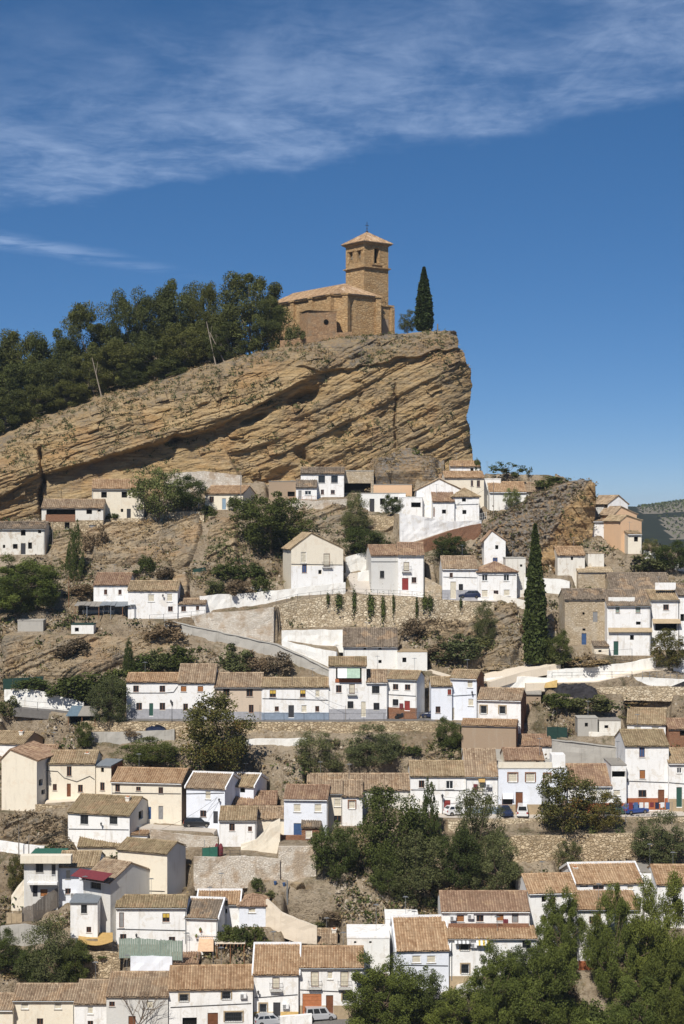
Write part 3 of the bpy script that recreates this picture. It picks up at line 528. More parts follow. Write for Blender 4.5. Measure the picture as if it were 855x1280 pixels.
H('bluish white house with straw-yellow roof between the flat roof and the red awning', 73, 122, 1128, 1083, 1065, wall='bluewhite', tile='straw', wins='b:85,1093,6,11 W:103.5,1094,7,10 ac:92,1118 w:85,1114,7,7')
H('low long mossy roof on a cream wall behind the straw-roofed house', 97, 152, 1070, 1058, 1045, wall='cream', tile='moss', wins='', dy=1)
H('large blank cream house with one small window and salmon-patched side', 147, 209, 1121, 1064, 1050, yaw=22, wall='cream', rwall='greywhite', tile='moss', wins='k:182,1099,6,9', cable=((150, 1112), (206, 1114)))  # shade of the right side is painted in as grey plaster
H('narrow house with red awning over a glazed loggia and long blank side', 104, 138, 1168, 1100, 1075, roof='gable', yaw=32, wall='greywhite', tile='brown', wins='g:120,1104,16,14', depth=9, extra=ex(exawn('awning', ['cloth_red'], 100, 141, 1086, 1098, 2.0)))
H('white front block with slate lean-to roof below the red awning', 88, 122, 1172, 1128, 1121, roof='shed', wall='white', tile='slate', wins='g:105,1136,7,11 w:111,1162,6,7', depth=4, dy=-3)
H('wide white house with mossy roof and one yellow-blind window above the green fence', 145, 233, 1180, 1134, 1120, wall='white', tile='moss', wins='G:152,1150,6,19 y:207.5,1147,9,11 w:154,1171,8,7 w:215,1174,8,6 lamp:171,1169', cable=((146, 1161), (232, 1163)))
H('white house with dark roof and white verge joined to the wide mossy one', 232, 272, 1181, 1147, 1124, yaw=7, wall='white', rwall='white', tile='dark', wins='pot:251,1163 pot:246,1171', extra=ex(exrail('railing', 245, 270, 1166, 1173, .4, 'paintwhite')), verge=True)
H('white house with ochre roof framed by white verges', 247, 299, 1158, 1130, 1114, wall='white', tile='orange', wins='k:281,1139,6,6', verge=True, dy=2)
H('pale blue-white house with red hipped roof above the hedge', 299, 332, 1158, 1132, 1118, roof='hip', wall='bluewhite', tile='red', wins='b:315,1138,9,6', dy=1)
H('brick-red lean-to roof beside the pergola', 213, 247, 1212, 1205, 1181, roof='shed', wall='greywhite', tile='red', wins='', depth=7, dy=0)
H('cream house with two cream blinds at the bottom left', 16, 93, 1284, 1250, 1231, wall='cream', tile='brown', wins='b:31,1257,9,9 b:72.5,1257,9,9 w:50,1277,8,8')
H('narrow white house between the cream-blind house and the grey one', 93, 133, 1290, 1254, 1226, wall='white', tile='brown', wins='b:113,1263,7,9 w:113,1280,7,8')
H('grey-white house behind the bare tree', 133, 210, 1294, 1245, 1216, wall='greywhite', tile='brown', wins='w:140,1255,7,6 b:187,1256,9,9 dd:165,1279,9,18')
H('white house with orange wood windows and an air conditioner', 211, 316, 1289, 1236, 1208, yaw=-3, wall='white', tile='orange', wins='i:230,1247,11,9 i:283,1244,11,10 ac:304,1244 k:237,1277,18,10 dd:266,1276,13,20 i:292,1271,22,12', cable=((213, 1259), (314, 1254)), chim=())
H('white house with plant-hung balcony and yellow base', 317, 373, 1275, 1217, 1181, wall='white', tile='orange', wins='B:345,1229,9,14 i:329,1260,9,11 dk:346,1262,9,18 lamp:323,1240 ac:357,1257', plinth=('plinthyellow', 1.1), cable=((318, 1247), (372, 1243)), verge=True)
H('white house with brown garage door and two tall balconies', 374, 454, 1270, 1209, 1184, wall='white', tile='orange', wins='B:393.5,1224,10,19 b:412.5,1219,7,10 B:430.5,1224,10,19 i:433,1246,10,11 gar:390,1255,24,26 dd:412,1254,9,20', plinth=('plinthtan', 1.4), cable=((375, 1237), (440, 1240)))
H('upper brown roof with three dark slit windows behind the garage house', 362, 421, 1196, 1180, 1162, wall='white', tile='brown', wins='k:377,1184,8,4 k:392,1184,9,4 k:406,1184,9,4', dy=4, chim=((431, 1161),))
H('flat whitewashed terrace block beside the foreground pine', 434, 487, 1216, 1173, roof='flat', wall='whitewash', tile='white', wins='k:444,1178,3,3 k:463,1178,3,3', depth=7)
H('small white tower with satellite dish above the L-shaped roof', 482, 523, 1196, 1149, roof='flat', wall='white', tile='white', wins='dish:501,1158', depth=5, dy=2, chim=())
H('white house with light orange L-shaped roof and two blinds', 496, 561, 1238, 1187, 1147, yaw=-4, wall='bluewhite', tile='orange', wins='b:520.5,1199,11,9 b:539,1199,11,9', cable=((500, 1206), (560, 1207)), verge=True)
H('lower front of the terrace house with striped awnings and tan base', 560, 671, 1232, 1173, 1158, roof='shed', wall='white', tile='orange', wins='i:581,1183,11,10 i:581.5,1211,10,12 ac:592,1181 g:658,1180,10,10', plinth=('plinthtan', 1.3), depth=3.2, extra=ex(exawn('awning', ['cloth_white', 'greydoor'], 568, 588, 1174, 1178, .8, 8), exawn('awning', ['cloth_white', 'yellowblind'], 595, 611, 1172, 1180, .8, 6), exbox('downpipe', 'galv', 564, 565, 1178, 1225, .02, .12)))
H('set-back upper storey with brown roof, orange shutters and a terrace', 552, 662, 1172, 1139, 1115, wall='white', tile='red', wins='o:575.5,1148,9,8 w:600,1148,9,8 o:625,1147,9,8 G:644,1147,8,13 ac:588,1145 ac:566,1147 cloth_red:632,1152', Y=G(1232) + 3.6, depth=9, found=4, extra=ex(exbox('terrace_parapet', 'brick', 560, 660, 1152, 1158, .9, 1.1)))
H('house with reddish roof and narrow left wall above the terrace house', 661, 722, 1205, 1116, 1093, yaw=-6, wall='white', tile='orange', wins='k:680,1124,6,8 w:691,1125,7,7 b:680,1150,8,10', dy=4, chim=((662, 1104),))
H('wide white house with big orange roof and strip windows under the terrace wall', 720, 803, 1160, 1104, 1080, yaw=-5, wall='white', tile='orange', wins='k:730,1107.5,10,3 w:748,1109,14,6 b:788,1109,8,6', dy=2, verge=True, chim=((719, 1084),), found=6)
H('lower white wing with orange roof seen between the pines', 722, 800, 1212, 1137, 1114, roof='shed', wall='white', tile='orange', wins='w:740,1150,7,9 o:748,1148,6,12 B:785,1165,9,18 w:740,1175,8,9', plinth=('plinthred', 1.2), depth=6)
H('grey flat stair block between the two big orange roofs', 800, 822, 1150, 1091, roof='flat', wall='white', tile='greyroof', wins='', depth=6, dy=3)
H('house with orange roof at the edge behind the pines', 821, 884, 1160, 1105, 1082, wall='white', tile='orange', wins='b:840,1115,9,7 w:838,1165,10,10', found=5)
H('low orange roof at the corner below the rubble, cut by the edge', -20, 16, 1292, 1262, 1243, wall='cream', tile='brown', wins='')
# ============ roads and paths
Rd('street', [(150, 899), (330, 901), (430, 901), (535, 899), (590, 905)], 3.2, 'asphalt')
Rd('lane', [(20, 884), (70, 888), (115, 893), (150, 897)], 3.0, 'asphalt')
Rd('street', [(505, 1018), (600, 1019), (700, 1019), (855, 1016)], 4.5, 'pavement')
Rd('street', [(140, 1028), (195, 1034), (240, 1036), (270, 1038)], 3.5, 'pavement')
Rd('forecourt', [(58, 1001), (95, 999), (135, 1000)], 4.0, 'palepath')
Rd('square', [(440, 738), (470, 744), (500, 747), (555, 751), (620, 751)], 4.5, 'pavement')
Rd('square', [(474, 747), (468, 732), (454, 716)], 8.5, 'pavement')
Rd('street', [(300, 1284), (372, 1279), (455, 1275), (500, 1262)], 4.5, 'asphalt')
Rd('street', [(540, 1243), (600, 1240), (660, 1238), (700, 1235)], 4.5, 'pavement')
Rd('path', [(600, 850), (640, 838), (690, 828)], 7.5, 'palepath')
Rd('ramp', [(655, 853), (740, 851), (800, 838), (870, 832)], 4.6, 'palepath')
Rd('path', [(590, 849), (560, 845), (535, 838)], 3.0, 'palepath')
# ============ walls
Wl('great ochre masonry retaining wall with hanging plants below the square', [(342, 758, 790), (372, 750, 784), (430, 743, 781), (520, 746, 783), (560, 750, 776), (618, 754, 772)], 'stonepale', 0.8)
Wl('pinkish masonry wall stepping down to the left of the great wall', [(238, 770, 775), (262, 766, 793), (300, 764, 800), (342, 759, 806)], 'stonewhite', 0.7)
Wl('whitewashed parapet wall rising towards the beige gabled house', [(250, 745, 764), (300, 742, 757), (345, 738, 753), (372, 735, 752), (432, 728, 743)], 'whitewash', 0.4)
Wl('white garden wall climbing behind the dark bushes', [(313, 733, 745), (330, 736, 746), (345, 742, 750)], 'whitewash', 0.4, fill=False)
Wl('stepped grey concrete parapet of the ramp descending to the row houses', [(205, 775, 785), (258, 787, 797), (300, 796, 808), (345, 806, 820), (372, 818, 830), (412, 838, 846)], 'concrete', 0.4, coping='concrete')
Wl('broad whitewashed terrace wall below the great wall', [(352, 788, 806), (400, 787, 806), (445, 788, 808)], 'whitewash', 0.5)
Wl('sloping whitewashed wall above the awning house', [(352, 801, 815), (382, 808, 826), (420, 815, 838)], 'whitewash', 0.5)
Wl('sloping white retaining wall of the upper cluster', [(500, 641, 684), (530, 646, 680), (565, 652, 672), (602, 650, 660)], 'white', 0.5)
Wl('rust-red stepped brick wall under the white slope', [(500, 684, 698), (530, 675, 690), (565, 663, 680), (602, 654, 668)], 'brick', 0.6)
Wl('ruined brown stone wall in the gap beside the red-door house', [(531, 722, 745), (540, 726, 746), (552, 733, 746)], 'ruinstone', 0.5, fill=False)
Wl('high rough white wall under the cliff behind the green tree', [(205, 592, 612), (255, 589, 612), (302, 594, 613)], 'stonewhite', 0.5, fill=False)
Wl('low pale stone wall on the edge of the rock ledge', [(130, 648, 656), (176, 648, 658), (215, 640, 648), (255, 638, 650)], 'stonepale', 0.5)
Wl('pink-washed retaining wall under the terrace of the grilled-window house', [(358, 625, 640), (395, 626, 640), (434, 623, 636)], 'stonewhite', 0.5)
Wl('grey stone retaining wall below the pergola', [(450, 643, 660), (480, 645, 664), (505, 646, 668)], 'stone', 0.5)
Wl('white wall beside the alley steps left of the red-door house', [(433, 697, 716), (450, 692, 712), (466, 690, 708)], 'whitewash', 0.4)
Wl('low white wall closing the alley at the back of the square', [(448, 716, 731), (468, 712, 726)], 'whitewash', 0.4)
Wl('long white wall of the crag lane, right of the cypress', [(655, 722, 738), (700, 724, 742), (712, 727, 744)], 'whitewash', 0.4)
Wl('beige parapet sloping down beside the hipped-roof house', [(617, 742, 752), (645, 748, 758), (662, 752, 762)], 'oldwhite', 0.4)
Wl('long whitewashed road wall, upper tier', [(684, 838, 850), (740, 834, 846), (790, 828, 838), (820, 822, 832)], 'whitewash', 0.4)
Wl('long whitewashed road wall, lower tier', [(575, 852, 860), (640, 845, 858), (690, 848, 858), (740, 847, 856), (790, 846, 855), (866, 850, 858)], 'whitewash', 0.4)
Wl('stone terrace wall below the whitewashed road', [(740, 859, 867), (800, 858, 867), (866, 859, 869)], 'stonepale', 0.5)
Wl('white house-wall stub at the edge of the white road', [(842, 820, 848), (866, 820, 848)], 'white', 0.5, fill=False)
Wl('ochre masonry wall holding up the row street', [(100, 901, 912), (160, 903, 920), (250, 904, 922), (330, 903, 914), (430, 903, 916), (520, 902, 914), (575, 906, 916)], 'stone', 0.6)
Wl('low white wall crossing the dirt slope', [(300, 924, 931), (340, 924, 930), (383, 923, 929)], 'whitewash', 0.4)
Wl('long white roadside wall by the ivy on the left', [(5, 862, 876), (40, 862, 882), (70, 870, 884), (104, 878, 890)], 'whitewash', 0.4)
Wl('grey concrete wall behind the left-hand roofs', [(112, 915, 926), (170, 915, 927), (218, 912, 924)], 'concrete', 0.4)
Wl('long grey concrete wall sloping behind the cafe', [(690, 925, 949), (735, 930, 951), (785, 936, 953)], 'concrete', 0.4, coping='concrete')
Wl('broken white rubble wall above the sloping concrete wall', [(736, 914, 921), (784, 918, 926)], 'oldwhite', 0.4)
Wl('patched white wall under the parked hatchback', [(187, 1037, 1056), (215, 1042, 1057), (243, 1045, 1058), (272, 1046, 1058)], 'stonewhite', 0.5)
Wl('stone wall of the forecourt beside the tall blank house', [(44, 1006, 1018), (85, 1007, 1016)], 'stone', 0.5)
Wl('peeling masonry wall with weeds below the straw-roofed house', [(242, 1071, 1103), (275, 1072, 1102), (305, 1070, 1100), (350, 1074, 1099)], 'stonewhite', 0.6)
Wl('ragged cream gable of a demolished house', [(301, 1056, 1072), (320, 1050, 1072), (338, 1030, 1072), (350, 1024, 1072)], 'cream', 0.5, fill=False, dy=.3)
Wl('white-painted brick wall under the brick terrace', [(348, 1058, 1096), (372, 1058, 1096), (395, 1058, 1095)], 'stonewhite', 0.5)
Wl('brick-red terrace parapet in front of the blue door', [(348, 1045, 1058), (372, 1045, 1058), (394, 1046, 1058)], 'brick', 0.3, fill=False, dy=.4)
Wl('upper stone parapet wall of the cafe street', [(560, 1026, 1040), (610, 1024, 1038), (700, 1024, 1036), (780, 1023, 1034), (866, 1022, 1034)], 'stonepale', 0.5)
Wl('lower ochre retaining wall of the cafe street', [(560, 1050, 1078), (640, 1046, 1076), (720, 1044, 1074), (790, 1042, 1070), (866, 1046, 1070)], 'stone', 0.7)
Wl('rough stone wall under the yellow sunshade', [(103, 1192, 1212), (125, 1190, 1212), (150, 1192, 1212)], 'stone', 0.5)
Wl('grey block wall stepping down beside the wooden fence', [(0, 1158, 1178), (30, 1156, 1182), (60, 1160, 1178)], 'concrete', 0.4)
Wl('white wall below the green corrugated fence', [(163, 1195, 1218), (190, 1195, 1218), (215, 1196, 1218)], 'bluewhite', 0.4)
Wl('cream garden wall with stair curve behind the hedge', [(332, 1124, 1152), (350, 1140, 1160), (372, 1150, 1168), (396, 1158, 1170)], 'palepath', 0.5)
Wl('white street wall with gap in front of the parked van', [(350, 1271, 1290), (372, 1270, 1288), (390, 1268, 1286)], 'white', 0.4, fill=False)
Wl('white boundary wall running down the right-hand crest', [(788, 684, 694), (803, 688, 699), (820, 691, 702)], 'whitewash', 0.4)
Wl('white wall half lost behind the crest trees', [(828, 697, 706), (845, 702, 712), (866, 706, 716)], 'white', 0.4)
Wl('cream parapet of the outside stair beside the green-turf house', [(14, 1120, 1137), (22, 1108, 1137), (31, 1098, 1137)], 'cream', 0.4, fill=False)
Wl('small white wall at the far left beside the rubble', [(-8, 1050, 1062), (30, 1056, 1068), (55, 1058, 1070)], 'white', 0.4)
# ------------------------------------------------------------------ the ground: one sheet, cut for every house, wall and road
def grow(a, b, s0, k=1.25):
    o = []; x = a; s_ = s0
    while abs(x - a) < abs(b - a): s_ *= k; x += s_ if b > a else -s_; o.append(x)
    return o
gx = np.array(sorted(grow(-90, -5000, 0.4))+ list(np.arange(-90, 90.01, 0.36)) + list(np.arange(90, 300, 15)) + list(np.arange(300, 640, 6.0)) + grow(640, 5000, 8)); 
gy = np.array(sorted(grow(200, -400, 0.5)) + list(np.arange(200, 350.01, 0.4)) + grow(350, 1000, 0.5) + list(np.arange(1050, 1700, 30)) + list(np.arange(1700, 2320, 10)) + list(np.arange(2330, 3000, 40)) + grow(3000, 9000, 30))
GX, GY = np.meshgrid(gx, gy)
def zbase(X, Y):
    yc = np.interp(X, [-85, -56, -46, -22, 0], [325, 326, 331, 338, 343]) - 26 * sstep(44, 62, X) - 12 * sstep(60, 80, X)
    z = -195.2 + 0.5925 * np.minimum(Y, yc) - 0.42 * np.clip(Y - yc - 9, 0, 170)
    lo = np.interp(Y, [-400, -5, 0, 3, 40, 170, 185, 200], [2, -1.8, -1.8, -3, -32, -94, -86, -76.7])
    z = np.where(Y < 200, lo, z)
    # beyond the village: valley, then the far olive hills
    far = -95 + 0 * X
    rr = np.clip((Y - 700) / 1500, 0, 1.4)
    ridge = 104 * sstep(0.2, 1.0, rr) * (1 + 0.10 * fbm(X / 420, Y / 420, 0, 3)) - 55 * sstep(1.02, 1.4, rr)
    ridge = ridge * (0.75 + 0.25 * sstep(-300, 400, X)) + sstep(330, 520, X) * 4 - 8 * np.exp(-((X - 395) / 60.0) ** 2) * sstep(1800, 2200, Y)
    return np.where(Y > 400, np.maximum(z, far + ridge), z)
GZ = zbase(GX, GY)
nf = (GY > 195) & (GY < 350) & (np.abs(GX) < 100)
GZ = GZ + np.where(nf, 0.8 * fbm(GX / 9, GY / 9, 1.0, 4) + 0.75 * fbm(GX / 2.6, GY / 2.6, 2.0, 4) + 0.3 * fbm(GX / 0.9, GY / 0.9, 3.0, 2) + 0.8 * (beds(GZ + 0.3 * GX + 1.5 * fbm(GX / 6, GY / 6, 4.0, 3), 1.3, 5) - 0.4) * sstep(-0.1, 0.3, fbm(GX / 12, GY / 12, 6.0, 3)), 0)
PADM = np.zeros_like(GZ)
def cut(p):
    x, y, ax, ay, L, d0, d1, z0, z1, bl = p[:10]; r = L + abs(d1) + abs(d0) + bl + 2
    ix = np.where((gx > x - r) & (gx < x + r))[0]; iy = np.where((gy > y - r) & (gy < y + r))[0]
    if not len(ix) or not len(iy): return
    sl = np.s_[iy[0]:iy[-1] + 1, ix[0]:ix[-1] + 1]
    X, Y = GX[sl] - x, GY[sl] - y
    t_ = X * ax + Y * ay; d_ = -X * ay + Y * ax
    dd = np.hypot(np.maximum(np.maximum(-t_, t_ - L), 0), np.maximum(np.maximum(d0 - d_, d_ - d1), 0))
    w = 1 - sstep(0, bl, dd); zt = z0 + (z1 - z0) * np.clip(t_ / L, 0, 1)
    new = GZ[sl] * (1 - w) + zt * w
    GZ[sl] = (np.maximum(GZ[sl], new) if p[10] == 'max' else np.minimum(GZ[sl], new)) if len(p) > 10 else new
    PADM[sl] = np.maximum(PADM[sl], w)
for p in [p for p in PADS if len(p) == 12]: cut(p)
for p in [p for p in PADS if len(p) == 11]: cut(p)
for p in sorted([p for p in PADS if len(p) == 10], key=lambda p: -max(p[7], p[8])): cut(p)
tag(grid_mesh('ground', GX, GY, GZ, [M['earth']]), kind='structure')
gr = bpy.data.objects['ground']; gr.data.materials.append(M['farhill'])
cy = ((GY[:-1, :-1] > 440) | (np.abs(GX[:-1, :-1]) > 250)).ravel(); gr.data.materials.append(M['grovesoil'])
def grove(x, y):
    u_ = CU + x / y * F; w_ = 14 * fbm(x / 90, y / 90, 3.0, 2)
    return ((y > 1935 + 3 * w_) & (y < 2300) & (u_ > 800 + .5 * w_)) | ((y > 1740 + 2 * w_) & (y < 1900) & (u_ > 822 + (1900 - y) * .12 + .3 * w_) & (u_ < 900))
gs = grove((GX[:-1, :-1] + GX[1:, 1:]) / 2, (GY[:-1, :-1] + GY[1:, 1:]) / 2).ravel() & cy
gr.data.polygons.foreach_set('material_index', np.where(gs, 2, cy.astype(np.int32)).astype(np.int32))
def _bil(A, x, y):
    i = np.clip(np.searchsorted(gx, x) - 1, 0, len(gx) - 2); j = np.clip(np.searchsorted(gy, y) - 1, 0, len(gy) - 2)
    a = (x - gx[i]) / (gx[i + 1] - gx[i]); b_ = (y - gy[j]) / (gy[j + 1] - gy[j])
    return A[j, i] * (1 - a) * (1 - b_) + A[j, i + 1] * a * (1 - b_) + A[j + 1, i] * (1 - a) * b_ + A[j + 1, i + 1] * a * b_
def ground(x, y): return float(_bil(GZ, np.array(x, float), np.array(y, float)))
def hit(u, v):
    Y = np.arange(170, 420, 0.25); x = (u - CU) / F * Y; z = (CV - v) / F * Y
    k = np.where(_bil(GZ, x, Y) >= z)[0]
    if not len(k): Yh = G(v)
    else: Yh = Y[k[0]]
    x = (u - CU) / F * Yh; return np.array((x, Yh, ground(x, Yh)))
# ------------------------------------------------------------------ rock masses
def pip(U, V, poly):
    ins = np.zeros(U.shape, bool); n = len(poly); dmin = np.full(U.shape, 1e9); nu = U.copy(); nv = V.copy()
    for i in range(n):
        (x0, y0), (x1, y1) = poly[i], poly[(i + 1) % n]
        c = ((y0 > V) != (y1 > V)); 
        with np.errstate(divide='ignore', invalid='ignore'): xi = (x1 - x0) * (V - y0) / (y1 - y0 if y1 != y0 else 1e-9) + x0
        ins ^= c & (U < xi)
        L2 = (x1 - x0) ** 2 + (y1 - y0) ** 2 + 1e-9; t_ = np.clip(((U - x0) * (x1 - x0) + (V - y0) * (y1 - y0)) / L2, 0, 1)
        px, py = x0 + t_ * (x1 - x0), y0 + t_ * (y1 - y0); d = np.hypot(U - px, V - py)
        b_ = d < dmin; dmin = np.where(b_, d, dmin); nu = np.where(b_, px, nu); nv = np.where(b_, py, nv)
    return ins, dmin, nu, nv
def strata(x, z, dip, seed, y=0.0):
    s_ = z * math.cos(dip) - x * math.sin(dip) + 0.7 * fbm(x * 0.035, z * 0.06, seed, 3) + 0.10 * fbm(x * 0.5, z * 0.7, seed + 3, 3)
    al = x * math.cos(dip) + z * math.sin(dip)
    g1 = 0.4 + 1.2 * vnoise(al * 0.045, s_ * 0.22, seed + 5); g2 = 0.1 + 1.4 * vnoise(al * 0.06, s_ * 0.5, seed + 8)
    return 1.0 * beds(s_, 3.7, seed) * g1 + 0.85 * beds(s_ + 11, 1.65, seed + 1) * g2 + 0.30 * beds(s_ + 5, 0.6, seed + 2) * np.clip(2.2 * vnoise(al * 0.09, s_ * 0.3, seed + 21) - 0.6, 0, 1.3)
def massif(name, poly, Yn, front, mat, res=1.0, back=30.0, margin=26, rise=None, tone=None, dipY=None):
    S = F / Yn; us = [p[0] for p in poly]; vs = [p[1] for p in poly]
    U, V = np.meshgrid(np.arange(min(us) - margin, max(us) + margin, res), np.arange(min(vs) - margin, max(vs) + 2, res))
    ins, d, nu, nv = pip(U, V, poly); d = np.where(ins, 0, d); nu = np.where(ins, U, nu); nv = np.where(ins, V, nv)
    Yf, dx, dz, tn = front(nu, nv)
    k = np.clip(d / margin, 0, 1); Yd = Yf + back * k ** 1.6 
    # within the rock: true perspective position of its own depth, the crust behind the outline runs straight back
    X = (nu - CU) / F * Yf + dx * (1 - k); Z = (CV - nv) / F * Yf + dz
    if rise is not None: Z = Z + rise(nu, nv) * (Yd - Yf)
    nn = 0.5 * fbm(X / 3, Yd / 3, 4.0, 4) * sstep(0, 0.1, k); Z = Z + nn
    return tag(grid_mesh(name, X, Yd, Z, [mat], flip=True, smooth=False, tone=np.clip(tn + sstep(0.0, 0.12, k) * 0.8, 0, 1)), kind='structure')
def interp(pts): xs, ys = zip(*pts); return lambda u: np.interp(u, xs, ys)
TOP = interp([(-80, 585), (-40, 565), (0, 545), (30, 532), (60, 520), (105, 505), (150, 490), (220, 470), (260, 458), (300, 446), (350, 434), (400, 427), (440, 420), (500, 417), (540, 414), (570, 413)])
CRK = interp([(-80, 655), (0, 622), (55, 592), (110, 579), (170, 561), (230, 546), (268, 536), (300, 519), (345, 494), (385, 474), (420, 458), (600, 400)])
WED = interp([(530, 262), (545, 272), (560, 282), (580, 292), (600, 303), (615, 312)])
poly_cliff = [(-80, 720), (-80, 585), (-40, 565), (0, 545), (30, 532), (60, 520), (105, 505), (150, 490), (220, 470), (260, 458), (300, 446), (350, 434), (400, 427), (440, 420), (500, 417), (540, 414), (562, 413),
              (570, 415), (573, 426), (572, 434), (581, 441), (583, 452), (588, 462), (590, 480), (588, 500), (585, 515), (584, 525), (588, 536), (587, 548), (590, 560), (592, 585), (596, 640), (596, 720)]
def cliff_front(U, V):
    x = (U - CU) / 5.8; z = (CV - V) / 5.8
    dt = V - TOP(U); Y = 349.0 + 0 * U
    Y = Y + 7.5 * np.exp(-dt / 13.0) + 3.0 * np.exp(-dt / 45.0)
    e = CRK(U) - V; wl = 1 - sstep(360, 430, U)
    n = fbm(x * 0.12, z * 0.12, 9.0, 3) * 4
    Y = Y - wl * 2.2 * sstep(-1.5, 2.5, e + n * 0.5) * np.exp(-np.clip(e, 0, 200) / 75.0)
    rec = sstep(-1, 3, -e + n * 0.3) * sstep(48, 60, U) * sstep(2, -3, U - WED(V) + n * 0.4)
    Y = Y + rec * (1.6 * (0.6 + 0.4 * sstep(60, 200, U)) - 0.075 * np.clip(-e, 0, 60))
    lw = sstep(52, 58, U)
    Y = Y - (1 - lw) * 1.6 * sstep(560, 590, V)
    tip = np.clip((U - 548) / 42.0, 0, 1.2); Y = Y + 5.5 * tip ** 2.2
    bd = strata(x, z, R(26), 3); am = np.where(rec > 0.5, 0.45, 1.0) * (0.45 + 0.55 * sstep(0, 14, dt))
    bs = strata(x, z, R(17), 8); f = sstep(250, 420, U); bd = bs * (1 - f) + bd * f
    Y = Y - (bd - 1.0) * am * 1.0
    di = 17 + 9 * sstep(250, 420, U); cs_, sn_ = np.cos(np.radians(di)), np.sin(np.radians(di)); al = x * cs_ + z * sn_; sp = z * cs_ - x * sn_
    Y = Y - 0.45 * fbm(x / 3.2, z / 3.2, 5, 5) - 1.3 * fbm(x / 11.0, z / 9.0, 6, 3)
    Y = Y - am * (0.7 * fbm(al * 0.06, sp * 0.45, 14, 6) + 0.30 * fbm(al * 0.6, sp * 1.8, 15, 4) + 0.30 * np.round(2.0 * fbm(al * 0.06 + 4, sp * 0.24, 16, 3)))
    Y = Y + am * 0.8 * np.clip(0.16 - np.abs(fbm(al * 0.10, sp * 0.16, 17, 4)), 0, 1) / 0.16 * 0.8 * sstep(0.0, 0.3, fbm(x / 14, z / 14, 18, 2))
    wz = 1.2 * fbm(x * 0.12, z * 0.12, 31, 3); bi = np.floor((sp + wz) / 1.7).astype(np.int64); ji = np.floor((al + 2.0 * _h(bi, bi * 0 + 5, bi * 0) * 3 + 0.8 * fbm(x * .4, z * .4, 32, 2)) / (2.2 + 2.5 * _h(bi, bi * 0 + 9, bi * 0 + 2))).astype(np.int64)
    blk = _h(ji, bi, bi * 0 + 77); Y = Y - am * (0.36 * (blk - 0.5) * sstep(-0.25, 0.25, fbm(x / 11, z / 7, 33, 3)) + 0.6 * (blk > 0.92))
    cap = np.interp(U, [330, 400, 440, 500, 560, 600], [452, 462, 462, 450, 436, 430]) + 5 * fbm(x / 4, z * 0, 21, 3) - V
    Y = Y - 1.5 * sstep(-1, 1.5, cap) * np.exp(-np.clip(cap, 0, 99) / 26.0) * sstep(345, 400, U) + 0.9 * fbm(x / 1.8, z / 1.5, 22, 4) * sstep(0, 8, cap) * sstep(345, 400, U)
    g = lambda a, w: np.exp(-(a / w) ** 2)
    cu = 52 + 4 * fbm(V / 25, V * 0, 3, 3); Y = Y + 4.0 * g(U - cu, 2.6) * sstep(553, 570, V)
    cu = 495 + 3 * fbm(V / 14, V * 0, 5, 3); Y = Y + 1.3 * g(U - cu, 1.6) * sstep(470, 495, V) * sstep(566, 548, V)
    cu = 275 + 3 * fbm(V / 14, V * 0, 7, 3); Y = Y + 0.8 * g(U - cu, 1.6) * sstep(455, 470, V) * sstep(528, 510, V)
    for (a, b_, ra, rb, dp) in ((384, 496, 17, 9, 5.0), (368, 500, 10, 6, 2.5), (219, 549, 9, 5, 4.0), (322, 522, 10, 4, 3.0), (308, 527, 7, 3, 2.5), (376, 568, 7, 9, 2.2), (383, 577, 5, 7, 2.0), (256, 508, 10, 5, 1.5), (575, 458, 6, 4, 1.2), (350, 596, 22, 9, 2.0), (430, 545, 12, 6, 1.0)):
        w = ((U - a) * 0.93 + (V - b_) * -0.37) / ra; h_ = ((V - b_) * 0.93 + (U - a) * 0.37) / rb
        Y = Y + dp * np.exp(-(w * w + h_ * h_) ** 1.5)
    dz = 0.15 * fbm(x / 1.1, z / 1.1, 11, 3); tip2 = sstep(0.3, 0.9, tip)
    dxx = 0.35 * fbm(z / 1.6, x * 0.3, 12, 4) * tip2
    tn = np.maximum(sstep(34, 6, dt + 16 * fbm(x / 4, z / 4, 13, 4)) * (0.75 + 0.25 * sstep(300, 440, U)), sstep(-2, 5, cap) * sstep(340, 400, U)) + 0.4 * sstep(0.1, 0.5, fbm(al * 0.06, sp * 0.16, 19, 4)) 
    return Y, dxx, dz, np.clip(tn, 0, 1)
massif('cliff', poly_cliff, 349, cliff_front, M['rock'], res=0.75, back=64, margin=26, rise=lambda u, v: 0.20 * sstep(350, 200, u) + 0.03 - 0.05 * sstep(420, 470, u))
def cliff_top(u, d):       # point on the plateau, d metres behind the edge at column u
    Yf, _, _, _ = cliff_front(np.array([float(u)]), TOP(np.array([float(u)])))
    Yf = float(Yf[0]); x = (u - CU) / F * Yf; z = (CV - float(TOP(u))) / F * Yf
    r = 0.20 * float(sstep(350, 200, u)) + 0.03 - 0.05 * float(sstep(420, 470, u))
    return np.array((x * (1 + 0 * d), Yf + d, z + r * d))
